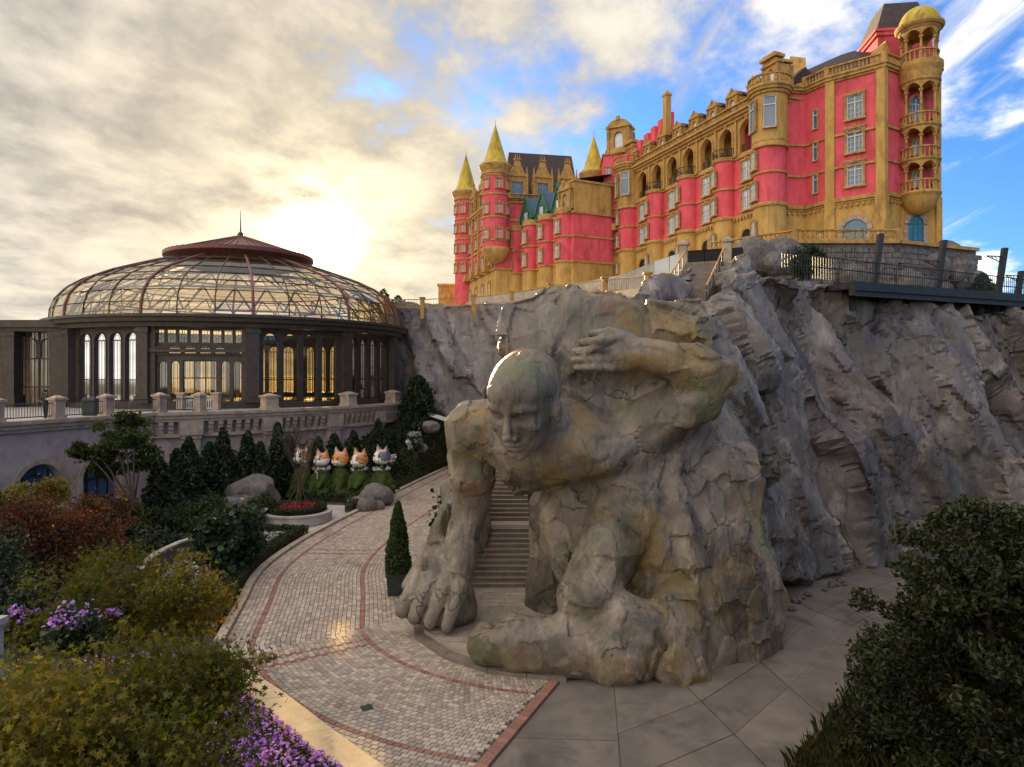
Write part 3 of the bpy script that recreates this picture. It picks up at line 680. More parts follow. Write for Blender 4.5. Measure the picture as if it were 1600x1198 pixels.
# ---------------------------------------------------------------- cliffs
def carve(V, N, Q, amp=1.0, sc=1.0, seed=3, fine=1.0):
    wv = V+.7*np.stack([fbm(V*.22*sc+k*7.7, 3) for k in range(3)], 1)
    q = wv.copy(); q[:, 0] = wv[:, 0]+.45*wv[:, 2]; A = lambda x, z: np.array((x, x, z))*sc
    v1, e1, r1 = facet(q*A(.34, .13), seed); v2, e2, r2 = facet(q*A(.75, .42), seed+1); v3, e3, r3 = facet(q*A(1.9, 1.2), seed+2)
    c0 = crease(q*A(.16, .10), seed+5, .55, -1, 2.2); c1 = crease(q*A(.36, .20), seed+6, .55, 1, 2.0); c2 = crease(q*A(.9, .5), seed+7, .6, -1, 1.8)
    d = 2.2*c0+1.0*c1+.3*c2+1.5*v1+.35*v2+.4*fbm(V*.25*sc, 2)
    V = V+N*(amp*relax(d, Q, 2))[:, None]
    def qq():
        w_ = V+.25*np.stack([fbm(V*.6*sc+k*5.3, 3) for k in range(3)], 1); w_[:, 0] += .35*w_[:, 2]; return w_
    V, q1 = planarize(V, qq()*A(.5, .17), seed+11, .96, 1.6*amp); V, q2 = planarize(V, qq()*A(1.05, .42), seed+12, .92, .6*amp)
    for _ in range(2): V = relax3(V, Q, 1.0)
    N2 = vnormals(V, Q); w_ = qq(); V, q2 = planarize(V, w_*A(1.05, .42), seed+12, .95, .45*amp); V, q3 = planarize(V, w_*A(2.3, 1.3), seed+13, .85, .2); V = relax3(V, Q, .5); v2, e2, r2 = facet(w_*A(1.05, .42), seed+12)
    V = V+N2*((.20*v2+.07*v3+.03*fbm(V*2.0*sc, 4)-.10*np.clip(1-e2/.05, 0, 1))*amp)[:, None]
    t = (.74+.42*q1)*(.84+.30*q2)*(.92+.16*q3)
    return V, t[Q].mean(1)[:, None]*np.ones(3)
def wall_surface(name, base, tops, batter, mat_, ds, nv, cap, label, amp, sc, seed, side=1, z0=-.3):
    pts = catmull([Vector((p[0], p[1], t)) for p, t in zip(base, tops)], 10); pts = resample(pts, ds); n = len(pts)
    A = np.array([tuple(p) for p in pts]); T = np.gradient(A[:, :2], axis=0); T /= np.linalg.norm(T, axis=1, keepdims=True)
    IN = np.stack([-T[:, 1], T[:, 0]], 1)*side              # into the hill
    prof = []
    for j in range(nv+1):
        v = j/nv; prof.append((batter*(.75*v+.25*v**3), v))
    for j in range(1, 22): prof.append((batter+cap*(j/21)**1.3, 1+.02*(1-math.exp(-j/6))-.25*max(0, (j-12)/9)**2))
    m = len(prof); V = np.zeros((n, m, 3))
    for j, (b, v) in enumerate(prof):
        V[:, j, :2] = A[:, :2]+IN*b; V[:, j, 2] = z0+v*(A[:, 2]-z0)
    V = V.reshape(-1, 3); i = np.arange(n-1)[:, None]*m+np.arange(m-1)[None]; i = i.ravel()
    Q = np.stack([i, i+m, i+m+1, i+1], 1)
    if side < 0: Q = Q[:, ::-1]
    N = vnormals(V, Q); N[:, 2] *= .35; V, tc = carve(V, N, Q, amp, sc, seed)
    me = np_mesh(name, V, Q, mat_, True, tc); me.set_sharp_from_angle(angle=math.radians(30)); o = obj(name, me); tag(o, label, 'cliff'); return o
wall_surface('rock_cliff', [(4.6, 22.2), (6.1, 21.6), (8.1, 22.9), (11.2, 25.9), (14.8, 28.9), (20.6, 31.7), (30.2, 34.7), (46, 37.8)], [7.6, 9.0, 10.2, 11.7, 13.9, 13.2, 12.3, 12.2], 3.4, ROCK_CLIFF, .10, 120, 3.5,
    'towering brown-grey rock cliff behind the giant under the steel bridge', .95, 1.0, 21, 1)
wall_surface('rock_cliff', [(-16.5, 80), (-15.2, 73.5), (-9, 71.5), (-3, 70.5), (3, 66), (6, 58)], [16.2, 16.5, 16.5, 16.5, 16.4, 16.3], 1.8, ROCK_FAR, .22, 80, 5,
    'distant pale rock cliff right behind the round glasshouse', .8, 1.0, 31, 1, z0=-.3)
# stair gully and the rock behind the carried block
fd = Field((-4.2, 25.6, -.4), (13.5, 46, 15.4), .15)
def ybox(a, b, r=.4, k=.5):
    fd.op(lambda X, Y, Z: (lambda dx, dy, dz: np.minimum(np.maximum(np.maximum(dx, dy), dz), 0)+np.sqrt(np.maximum(dx, 0)**2+np.maximum(dy, 0)**2+np.maximum(dz, 0)**2)-r)(
        np.abs(X-(a[0]+b[0])/2)-(b[0]-a[0])/2+r, np.abs(Y-(a[1]+b[1])/2)-(b[1]-a[1])/2+r, np.abs(Z-(a[2]+b[2])/2)-(b[2]-a[2])/2+r), a, b, k)
ybox((1.15, 27.2, -1), (8, 45.5, 10.9)); ybox((7.5, 31, -1), (13, 45.6, 12.2)); ybox((2.2, 37, 5), (13, 45.6, 12.4)); ybox((-.6, 38.5, -1), (3, 45.5, 10.5))
fd.cone((-2.35, 26.2, .8), (-1.75, 39, 4.2), .62, .8, .3); fd.cone((-2.2, 26.4, 2.4), (-1.7, 39, 6), .5, .7, .3); fd.cone((-2.15, 27, 3.9), (-1.5, 39, 8.0), .45, .7, .3)
# banks either side of the upper stairs
fd.cone(P(1000, 478, 30.5), P(1045, 452, 33.0), .8, .75, .4); fd.cone(P(1045, 452, 33.0), P(1078, 428, 37.0), .62, .62, .3)
fd.cone(P(960, 482, 30.0), P(930, 476, 31), .7, .6, .4); fd.cone(P(1128, 470, 31.5), P(1136, 435, 36.5), .75, .9, .4); fd.cone(P(1150, 440, 33.5), P(1165, 415, 36.5), 1.0, .8, .4)
V, Q = fd.surface(); N = vnormals(V, Q); V, tc = carve(V, N, Q, .3, 1.3, 41)
o = obj('rock_gully', np_mesh('rock_gully', V, Q, ROCK_CLIFF, True, tc)); tag(o, 'rock walls lining the stairs behind the giant and the block', 'rock')
# ---------------------------------------------------------------- stairs
st = thing('lower_staircase', "dark stone stairs climbing under the giant's chest", 'stairs', (-.5, 28, 0))
y, z = 27.95, PZ
for f, n in ((0, 11), (1, 20)):
    for i in range(n):
        rise, run = .158, .30; w_ = 2.75-.06*(y-28)
        MB().box((-.42, y+run/2+.25, z+rise/2), (w_, run+.5, rise-.002)).build('step', STEP, st); z += rise; y += run
        MB().box((-.42, y-run+.03, z-.008), (w_+.01, .07, .022)).build('step_nosing', SLABM, st)
    if f == 0:
        MB().box((-.42, y+.8, z-.05), (2.6, 2.1, .09)).build('landing', SLABM, st); y += 1.35
MB().box((-.42, 36, .3), (3, 14, .5)).build('stair_base', DARK, st)
us = thing('upper_staircase', 'stone stairs climbing to the terrace between two rock banks', 'stairs', P(1072, 472, 32.5))
A0, A1 = P(1068, 474, 32.2), P(1102, 409, 38.5)
nst = 18; d2 = (A1-A0).xy.normalized(); ang = math.atan2(d2.y, d2.x)-PI/2
for i in range(nst):
    c = A0.lerp(A1, (i+.5)/nst); MB().box((c.x, c.y, c.z-.3), (2.0, .62, .6), ang).build('step', STEP, us)
for sgn in (-1, 1):
    n_ = Vector((math.cos(ang), math.sin(ang), 0))*sgn*1.05
    MB().tube([A0+n_+Vector((0, 0, .75)), A1+n_+Vector((0, 0, .75))], .045, 6).build('handrail', TRIM, us)
    for i in range(7): c = A0.lerp(A1, i/6)+n_; MB().tube([c-Vector((0, 0, .2)), c+Vector((0, 0, .75))], .03, 5).build('baluster', STEEL, us)
    c = A1+n_*1.15; MB().box((c.x, c.y, c.z+.35), (.42, .42, 1.3), ang).box((c.x, c.y, c.z+1.06), (.6, .6, .14), ang).box((c.x, c.y, c.z+1.2), (.42, .42, .14), ang, .5).build('newel_post', STONE, us)
# ================================================================ openings helper
def arch_pts(w_, spring, n=10, rise=None):
    r = w_/2; h = rise or r
    return [(-r*math.cos(PI*i/n), spring+h*math.sin(PI*i/n)) for i in range(n+1)]
def arch_wall(mb, x0, x1, z0, z1, ops, y0, y1):
    """wall in local x,z with arched or square openings ops=[(xc,w,zb,spring,arched)]; thickness y0..y1"""
    x = x0
    for xc, w_, zb, sp, ar in sorted(ops):
        if xc-w_/2 > x+1e-4: mb.xz([(x, z0), (xc-w_/2, z0), (xc-w_/2, z1), (x, z1)], y0, y1)
        if zb > z0+1e-4: mb.xz([(xc-w_/2, z0), (xc+w_/2, z0), (xc+w_/2, zb), (xc-w_/2, zb)], y0, y1)
        if ar:
            pts = [(xc+a, b) for a, b in arch_pts(w_, sp)]
            for (a, b), (c, d) in zip(pts, pts[1:]): mb.xz([(a, b), (c, d), (c, z1), (a, z1)], y0, y1)
        else: mb.xz([(xc-w_/2, sp), (xc+w_/2, sp), (xc+w_/2, z1), (xc-w_/2, z1)], y0, y1)
        x = xc+w_/2
    if x < x1-1e-4: mb.xz([(x, z0), (x1, z0), (x1, z1), (x, z1)], y0, y1)
    return mb
def arch_ring(mb, xc, w_, zb, sp, th, y0, y1, n=12):
    po = arch_pts(w_+2*th, sp, n); pi_ = arch_pts(w_, sp, n)
    for i in range(n): mb.xz([(xc+pi_[i][0], pi_[i][1]), (xc+pi_[i+1][0], pi_[i+1][1]), (xc+po[i+1][0], po[i+1][1]), (xc+po[i][0], po[i][1])], y0, y1)
    for s in (-1, 1): mb.xz([(xc+s*w_/2, zb), (xc+s*(w_/2+th), zb), (xc+s*(w_/2+th), sp), (xc+s*w_/2, sp)][::s], y0, y1)
    return mb
# ================================================================ round glasshouse
GC = Vector((-27.7, 69.7, 0)); TZ = 6.3; EZ = 13.5; GR = 16.2
gh = thing('glasshouse', 'large round glasshouse with a ribbed glass dome and brown cap', 'glasshouse', (GC.x, GC.y, TZ))
def ring(prof, n=96): return MB().lathe(prof, n, (GC.x, GC.y, 0))
ring([(15.6, 12.75), (16.3, 12.75), (16.35, 13.05), (16.7, 13.15), (16.75, 13.45), (16.95, 13.5), (16.95, 13.72), (15.9, 13.8), (15.6, 13.8), (15.6, 12.75)]).build('entablature', BRONZE, gh)
ring([(15.1, TZ+.02), (15.8, TZ+.02), (15.8, TZ+.5), (15.1, TZ+.5)]).build('plinth', BRONZE, gh)
ring([(0, TZ+.03), (15.2, TZ+.03)]).build('floor', CONC, gh)
# bays
HB = EZ-.72-TZ-.48; BW = 2*15.45*math.sin(math.radians(15)); zb0 = TZ+.48
def bay_frame_windows():
    xs = [-2.55, -.85, .85, 2.55]; ops = [(x, 1.25, .12, 4.95, True) for x in xs]
    fr = arch_wall(MB(), -BW/2, BW/2, 0, HB, ops, -.16, .16)
    for x in xs: arch_ring(fr, x, 1.25, .1, 4.95, .07, -.22, -.16)
    for x in (-BW/2+.5, BW/2-.5): fr.xz([(x-.28, 0), (x+.28, 0), (x+.28, HB), (x-.28, HB)], -.24, -.16)
    return fr.mesh('bay_frame', BRONZE), xs
def grille():
    g_ = MB()
    for x in (-.31, 0, .31): g_.box((x, 0, 2.5), (.035, .05, 4.8))
    for z in (1.75, 4.95): g_.box((0, 0, z), (1.25, .06, .09))
    for i in range(12):
        a, b = 2*PI*i/12, 2*PI*(i+1)/12; g_.tube([(.24*math.cos(a), 0, 5.15+.24*math.sin(a)), (.24*math.cos(b), 0, 5.15+.24*math.sin(b))], .025, 4)
    return g_.mesh('window_grille', STEEL)
fr_me, WXS = bay_frame_windows(); gr_me = grille()
pn_me = MB().xz([(-.63, .1), (.63, .1)]+[(-a, b) for a, b in arch_pts(1.25, 4.95, 10)], -.012, .012).mesh('window_pane', WALL_G)
def entrance():
    fr = MB(); tops = [(-3.0+i*.86, .66, 4.75, 5.75, False) for i in range(8)]; 
    arch_wall(fr, -BW/2, BW/2, 4.45, HB, tops, -.16, .16)
    arch_wall(fr, -BW/2, BW/2, 0, 3.75, [(-2.75, .62, .1, 2.95, True), (-1.85, .62, .1, 2.95, True), (0, 2.5, .05, 3.3, False), (1.95, .62, .1, 2.95, True), (2.85, .62, .1, 2.95, True)], -.16, .16)
    fr.box((0, -.25, 4.1), (BW, .75, .28)).box((0, -.1, 3.82), (BW, .5, .14)).box((0, -.2, 4.36), (BW, .45, .12))
    for x in (-BW/2+.45, BW/2-.45): fr.box((x, -.3, HB/2), (.6, .3, HB))
    return fr.mesh('entrance_frame', BRONZE), tops
en_me, TOPS = entrance()
dgr = MB()
for x in (-.15, .15): dgr.box((x, 0, 1.6), (.03, .04, 3.0))
dgr = dgr.mesh('door_grille', STEEL); dpane = MB().box((0, 0, 1.6), (.6, .02, 3.2)).mesh('pane', WALL_G)
tgr = MB()
for i in range(10):
    a, b = 2*PI*i/10, 2*PI*(i+1)/10; tgr.tube([(.16*math.cos(a), 0, .16*math.sin(a)), (.16*math.cos(b), 0, .16*math.sin(b))], .022, 4)
for x in (-.09, .09): tgr.box((x, 0, .36), (.022, .03, .42)); tgr.box((x, 0, -.36), (.022, .03, .42))
tgr = tgr.mesh('transom_grille', STEEL); tpane = MB().box((0, 0, 0), (.64, .02, 1.02)).mesh('pane', WALL_G)
cgr = MB()
for x in (-1.25, -.42, .42, 1.25): cgr.box((x, 0, 1.66), (.09, .08, 3.25))
for z in (1.9, 3.28): cgr.box((0, 0, z), (2.5, .08, .09))
for i in range(9): cgr.box((-1.1+i*.275, 0, 2.6), (.025, .03, 1.3))
cgr = cgr.mesh('entrance_grille', STEEL); cpane = MB().box((0, 0, 1.68), (2.5, .02, 3.24)).mesh('pane', WALL_G)
def sub(name, me, par, loc=(0, 0, 0)):
    o = bpy.data.objects.new(name, me); COL.objects.link(o); o.parent = par; o.location = loc; return o
for k in range(12):
    a = math.radians(280+30*k); rad = 15.45*math.cos(math.radians(15)); loc = (GC.x+rad*math.cos(a), GC.y+rad*math.sin(a), zb0); rz = a+PI/2
    cs, sn = math.cos(rz), math.sin(rz)
    def at(x, z, y=0.0): return (loc[0]+x*cs-y*sn, loc[1]+x*sn+y*cs, loc[2]+z)
    if k == 0:
        e = obj('entrance_frame', en_me, gh, loc, rz)
        for x in (-2.75, -1.85, 1.95, 2.85):
            d_ = obj('door', dgr, gh, at(x, 0), rz); sub('pane', dpane, d_)
        d_ = obj('entrance_grille', cgr, gh, at(0, 0), rz); sub('pane', cpane, d_)
        for x, w_, zb, sp, _ in TOPS:
            d_ = obj('transom_window', tgr, gh, at(x, 5.25), rz); sub('pane', tpane, d_)
    else:
        obj('bay_frame', fr_me, gh, loc, rz)
        for x in WXS:
            d_ = obj('window', gr_me, gh, at(x, 0), rz); sub('pane', pn_me, d_)
    a2 = math.radians(265+30*k); c = (GC.x+15.75*math.cos(a2), GC.y+15.75*math.sin(a2))
    MB().box((*c, (zb0+12.75)/2), (.75, .95, 12.75-zb0), a2).box((*c, zb0+.3), (.95, 1.15, .6), a2).box((*c, 12.45), (.95, 1.15, .3), a2).build('column', BRONZE, gh)
# dome
DP = [(16.2, 13.78), (16.12, 14.75), (15.75, 15.75), (15.0, 16.65), (13.9, 17.4), (12.3, 18.15), (10.4, 18.85), (8.4, 19.55), (6.2, 20.25)]
def dpt(i, a, dr=0, dz=0): return Vector((GC.x+(DP[i][0]+dr)*math.cos(a), GC.y+(DP[i][0]+dr)*math.sin(a), DP[i][1]+dz))
for k in range(36):
    a = math.radians(265+10*k); main = k % 3 == 0
    MB().tube([dpt(i, a, .05) for i in range(9)], .12 if main else .05, 6).build('main_rib' if main else 'glazing_bar', BRONZE if not main else BROWN, gh)
for i in range(1, 9):
    MB().tube([dpt(i, math.radians(5*j), .02) for j in range(73)], .042, 5).build('ring_bar', BRONZE, gh)
da = math.radians(10)
for i in range(8):
    me = MB().add([(DP[i][0], 0, DP[i][1]), (DP[i][0]*math.cos(da), DP[i][0]*math.sin(da), DP[i][1]), (DP[i+1][0]*math.cos(da), DP[i+1][0]*math.sin(da), DP[i+1][1]), (DP[i+1][0], 0, DP[i+1][1])], [(0, 1, 2, 3)]).mesh('dome_pane', DOME_G)
    for k in range(36): obj('dome_pane', me, gh, (GC.x, GC.y, 0), math.radians(265+10*k))
tr = MB()
for k in range(72):
    a, b = math.radians(5*k), math.radians(5*k+5)
    for r0, z0, r1, z1 in ((14.9, 14.2, 13.9, 16.2), (13.9, 16.2, 11.6, 17.6)):
        p = lambda r, z, q: (GC.x+r*math.cos(q), GC.y+r*math.sin(q), z)
        tr.tube([p(r0, z0, a), p(r1, z1, b)] if k % 2 else [p(r1, z1, a), p(r0, z0, b)], .07, 4)
for r0, z0 in ((14.9, 14.2), (13.9, 16.2), (11.6, 17.6), (7.5, 18.9)): tr.tube([(GC.x+r0*math.cos(math.radians(5*j)), GC.y+r0*math.sin(math.radians(5*j)), z0) for j in range(73)], .09, 4)
tr.build('roof_truss', STEEL, gh)
cap = ring([(6.1, 20.0), (6.9, 20.45), (7.15, 20.6), (7.15, 20.95), (6.6, 21.0), (0.25, 23.05), (0, 23.1)], 72).build('roof_cap', BROWN, gh)
sm = MB()
for k in range(60):
    a = 2*PI*k/60; sm.tube([(GC.x+7.1*math.cos(a), GC.y+7.1*math.sin(a), 20.97), (GC.x+6.6*math.cos(a), GC.y+6.6*math.sin(a), 21.05), (GC.x+.4*math.cos(a), GC.y+.4*math.sin(a), 23.06)], .045, 4)
sub('standing_seam', sm.mesh('standing_seam', BROWN), cap)
tag(cap.children[0], kind='stuff')
MB().tube([(GC.x, GC.y, 23.0), (GC.x, GC.y, 25.7)], .09, 6, .02).lathe([(.35, 23.0), (.3, 23.3), (.12, 23.5)], 10, (GC.x, GC.y, 0)).build('spire', STEEL, gh)
# side porch
po = thing('porch', 'dark flat-roofed porch with tall grilled window left of the glasshouse', 'porch', (-42, 58, TZ))
MB().box((-46.5, 61.5, 13.2), (19.5, 9.5, .6)).box((-46.5, 61.5, 12.75), (18.9, 8.9, .35)).build('roof', BRONZE, po)
for x in (-42.25, -38.15, -49.5): MB().box((x, 57.7, (TZ+12.6)/2), (1.1, 1.1, 12.6-TZ)).box((x, 57.7, TZ+.5), (1.35, 1.35, 1.0)).box((x, 57.7, 12.4), (1.3, 1.3, .4)).build('column', BRONZE, po)
for xc, wd in ((-40.2, 2.95), (-45.9, 6.1)):
    wg = MB()
    for i in range(9): wg.box((xc-wd/2+wd*i/8, 58, 9.5), (.05 if i % 4 else .14, .06, 6.3))
    for z in (8.0, 10.3): wg.box((xc, 58, z), (wd, .08, .12))
    for s in (-1, 1): arch_ring(wg, xc+s*wd/4, wd/2-.3, 10.3, 11.4, .08, 57.96, 58.04)
    wg = wg.build('window', STEEL, po); sub('pane', MB().box((xc, 58.1, 9.5), (wd, .02, 6.4)).mesh('pane', WALL_G), wg)
MB().box((-46.5, 65.8, 9.5), (19, .3, 6.4)).build('wall', STUCCO, po)
# ================================================================ terrace the glasshouse stands on
te = thing('garden_terrace', 'mauve stucco terrace with arched openings and tan cornice below the glasshouse', 'terrace', (-26, 50, 0))
TL0, TL1 = Vector((-31.6, 30.5)), Vector((-25.4, 48.0))
curve = resample(catmull([TL1, Vector((-22.6, 49.5)), Vector((-19.4, 52.2)), Vector((-15.6, 56.5)), Vector((-12.5, 62)), Vector((-10.7, 68.6)), Vector((-11.2, 76)), Vector((-15, 84))], 8), .64)
def off(pts, d):
    out = []
    for i, p in enumerate(pts):
        t = (pts[min(i+1, len(pts)-1)]-pts[max(i-1, 0)]).normalized(); out.append(p+Vector((t.y, -t.x))*d)
    return out
full = [TL0]+curve
back = [Vector((-30, 92)), Vector((-70, 92)), Vector((-70, 30))]
top = off(full, .0)+back
MB().prism([(p.x, p.y) for p in top], TZ-.5, TZ).build('terrace_floor', CONCW, te)
MB().prism([(p.x, p.y) for p in off(curve, -.25)+back], -.1, TZ-.51).build('round_wall', STUCCO, te)
def band(d0, d1, z0, z1, name, m_, pts=full):
    a, b = off(pts, d0), off(pts, d1); mb = MB()
    for i in range(len(pts)-1): mb.prism([(p.x, p.y) for p in (a[i], b[i], b[i+1], a[i+1])][::-1], z0, z1)
    return mb.build(name, m_, te)
band(-.3, .55, TZ-.16, TZ+.06, 'cornice', STONE); band(-.3, .40, TZ-.42, TZ-.163, 'cornice', STONE); band(-.3, .28, TZ-.62, TZ-.423, 'cornice', STONE)
band(-.3, .12, TZ-1.75, TZ-1.5, 'frieze', STONE, curve)
dme = MB().box((0, 0, 0), (.34, .42, .26)).mesh('dentil', STONE)
for i in range(1, 46):
    p = curve[i]; t = (curve[i+1]-curve[i-1]).normalized(); n = Vector((t.y, -t.x)); rz = math.atan2(t.y, t.x)
    for r in range(3):
        q = p+n*(.10-.09*r); obj('dentil', dme, te, (q.x, q.y, TZ-.78-.29*r), rz)
    if i % 9 == 4:
        MB().box((*(p+n*.05).xy, TZ-1.1), (1.5, .75, 1.0), rz).box((*(p-n*.05).xy, 2.2), (1.2, .5, 5.0), rz).box((*(p).xy, TZ-1.72), (1.35, .62, .3), rz).build('pilaster', STONE, te)
        # blind arch beside the pilaster
        if i+4 < 45:
            q = curve[i+4]+n*-.1; t2 = (curve[i+5]-curve[i+3]).normalized(); m_ = arch_ring(MB(), 0, 2.2, 0, 2.4, .22, -.12, .1).mesh('blind_arch', STONE)
            obj('blind_arch', m_, te, (q.x, q.y, .0), math.atan2(t2.y, t2.x))
# straight wall with arches
dT = (TL1-TL0).normalized(); LT = (TL1-TL0).length; rzT = math.atan2(dT.y, dT.x)
nT = Vector((dT.y, -dT.x))
c0 = (Vector((-28.04, 40.5))-TL0).dot(dT)
ops = [(c0+4.05*k, 2.75, .0, 2.35, True) for k in (-2, -1, 0, 1)]
w_o = obj('arcade_wall', arch_wall(MB(), 0, LT+.1, -.1, TZ-.55, ops, -.1, .5).mesh('arcade_wall', STUCCO), te, (TL0.x, TL0.y, 0), rzT)
for xc, w_, zb, sp, _ in ops:
    p = TL0+dT*xc; loc = (p.x, p.y, 0)
    obj('arch_surround', arch_ring(MB(), 0, w_, 0, sp, .30, -.2, -.1).mesh('arch_surround', STONE), te, loc, rzT)
    gm = MB()
    for x in (-.75, 0, .75): gm.box((x, .3, 1.7), (.06, .06, 3.3))
    for z in (1.0, 2.35): gm.box((0, .3, z), (2.75, .06, .07))
    arch_ring(gm, 0, 1.4, 1.0, 2.35, .07, .27, .33)
    wd = obj('arch_window', gm.mesh('arch_window', STEEL), te, loc, rzT)
    sub('pane', MB().xz([(-1.37, 0), (1.37, 0)]+[(-a, b) for a, b in arch_pts(2.75, 2.35)], .42, .44).mesh('pane', PANE), wd)
vp = TL0+dT*(c0+.6)+nT*.03
MB().box((vp.x, vp.y, TZ-1.35), (1.3, .1, .42), rzT).build('vent_grille', STONE, te)
# railing with stone posts
rl = thing('terrace_railing', 'black iron railing between tan stone posts along the terrace edge', 'railing', (-26, 47, TZ))
def post(p, rz, h=1.15, w_=.62):
    MB().box((p.x, p.y, TZ+h/2+.06), (w_, w_, h), rz).box((p.x, p.y, TZ+h+.1), (w_+.22, w_+.22, .14), rz).box((p.x, p.y, TZ+h+.24), (w_+.05, w_+.05, .16), rz, .25).box((p.x, p.y, TZ+.14), (w_+.12, w_+.12, .18), rz).box((p.x, p.y, TZ+.62), (w_+.03, w_*.55, .6), rz).build('post', STONE, rl)
pp_ = [TL0+dT*x for x in (1.0, 4.6, 8.2, 11.8, 15.2)]+[curve[1], curve[5]]
pp_ = [p-nT*.1 for p in pp_]
for i, p in enumerate(pp_):
    post(p, rzT)
    if i:
        a, b = pp_[i-1], p; L = (b-a).length; m = MB()
        for z in (.22, 1.0): m.tube([(*a, TZ+z), (*b, TZ+z)], .035, 5)
        nb = int(L/.16)
        for k in range(1, nb): q = a.lerp(b, k/nb); m.box((q.x, q.y, TZ+.6), (.025, .025, .82), rzT)
        m.build('rail_panel', STEEL, rl)
for i in (13, 25, 36): t = (curve[i+1]-curve[i-1]); post(curve[i]-Vector((t.y, -t.x)).normalized()*.25, math.atan2(t.y, t.x), .95, 1.0)
# inner white railing by the entrance
ir = thing('entrance_railing', 'pale low railing in front of the glasshouse entrance', 'railing', P(300, 640, 51.5))
ia, ib = P(283, 634, 52), P(338, 634, 52.5); m = MB()
for z in (.15, 1.05): m.tube([Vector((*ia.xy, TZ+z)), Vector((*ib.xy, TZ+z))], .05, 5)
for k in range(19): q = ia.lerp(ib, k/18); m.box((q.x, q.y, TZ+.6), (.05, .05, .9))
m.build('rail_panel', WHITE, ir)
for p in (ia, ib): MB().box((p.x, p.y, TZ+.62), (.5, .5, 1.25)).box((p.x, p.y, TZ+1.3), (.68, .68, .14)).build('post', STONE, ir)
# litter bin and the visitor
bp = P(143, 632, 45.5)
b_ = thing('litter_bin', 'dark square litter bin behind the terrace railing', 'litter bin', (bp.x, bp.y, TZ))
MB().box((bp.x, bp.y, TZ+.5), (.8, .7, 1.0)).build('body', BIN, b_); MB().box((bp.x, bp.y, TZ+1.12), (.9, .8, .18), 0, .8).box((bp.x, bp.y, TZ+1.03), (.7, .6, .1)).build('lid', BIN, b_)
# ---------------------------------------------------------------- the visitor leaning on the railing
def skin_mesh(name, joints, edges, mat_, root=0, sub_=2):
    me = bpy.data.meshes.new(name); me.from_pydata([j[0] for j in joints], edges, []); o = bpy.data.objects.new(name, me); COL.objects.link(o)
    m = o.modifiers.new('s', 'SKIN'); m.use_smooth_shade = True; m2 = o.modifiers.new('u', 'SUBSURF'); m2.levels = m2.render_levels = sub_
    for v, j in zip(me.skin_vertices[0].data, joints): v.radius = (j[1], j[2] if len(j) > 2 else j[1])
    me.skin_vertices[0].data[root].use_root = True
    dg = bpy.context.evaluated_depsgraph_get(); nm = bpy.data.meshes.new_from_object(o.evaluated_get(dg)); bpy.data.objects.remove(o)
    nm.name = name; nm.materials.clear(); nm.materials.append(mat_); return nm
pv = thing('person', 'person in black clothes and mask standing at the terrace railing', 'person', (-28.62, 41.9, TZ))
J = [((0, 0, .95), .15, .11), ((0, 0, 1.15), .15, .11), ((0, -.03, 1.38), .19, .12), ((0, -.05, 1.52), .065, .06),
     ((.10, 0, .88), .10), ((.11, .02, .48), .07), ((.12, .0, .09), .05), ((-.10, 0, .88), .10), ((-.09, -.03, .48), .07), ((-.05, .05, .09), .05),
     ((.21, -.04, 1.41), .065), ((.30, -.10, 1.16), .05), ((.16, -.32, 1.12), .04), ((-.21, -.04, 1.41), .065), ((-.31, -.08, 1.17), .05), ((-.12, -.32, 1.15), .04), ((.13, -.12, .04), .04), ((-.04, -.08, .04), .04)]
E = [(0, 1), (1, 2), (2, 3), (0, 4), (4, 5), (5, 6), (6, 16), (0, 7), (7, 8), (8, 9), (9, 17), (2, 10), (10, 11), (11, 12), (2, 13), (13, 14), (14, 15)]
o = obj('body', skin_mesh('body', J, E, CLOTH), pv, (-28.62, 41.9, TZ+.02), -.5)
HJ = [((0, -.05, 1.53), .05), ((0, -.07, 1.60), .075, .085), ((0, -.07, 1.70), .085, .10), ((0, -.06, 1.78), .05)]
obj('head', skin_mesh('head', HJ, [(0, 1), (1, 2), (2, 3)], SKIN), pv, (-28.62, 41.9, TZ+.02), -.5)
hm = MB().lathe([(.112, -.02), (.118, .05), (.09, .11), (.0, .135)], 12, (0, -.05, 1.68)); obj('hair', hm.mesh('hair', CLOTH, True), pv, (-28.62, 41.9, TZ+.02), -.5)
mk = MB().box((0, -.165, 1.585), (.12, .04, .09)); obj('mask', mk.mesh('mask', F_WHITE), pv, (-28.62, 41.9, TZ+.02), -.5)
for x, y, z in ((.16, -.36, 1.12), (-.12, -.36, 1.15)):
    h_ = MB().box((x, y, z), (.075, .08, .03))
    for f in range(4): h_.tube([(x-.03+.02*f, y-.03, z), (x-.03+.02*f, y-.10+.01*abs(f-1.5), z-.01), (x-.03+.02*f, y-.12+.01*abs(f-1.5), z-.04)], .009, 5)
    h_.tube([(x+.04, y, z), (x+.07, y-.04, z-.01)], .011, 5); obj('hand', h_.mesh('hand', SKIN, True), pv, (-28.62, 41.9, TZ+.02), -.5)
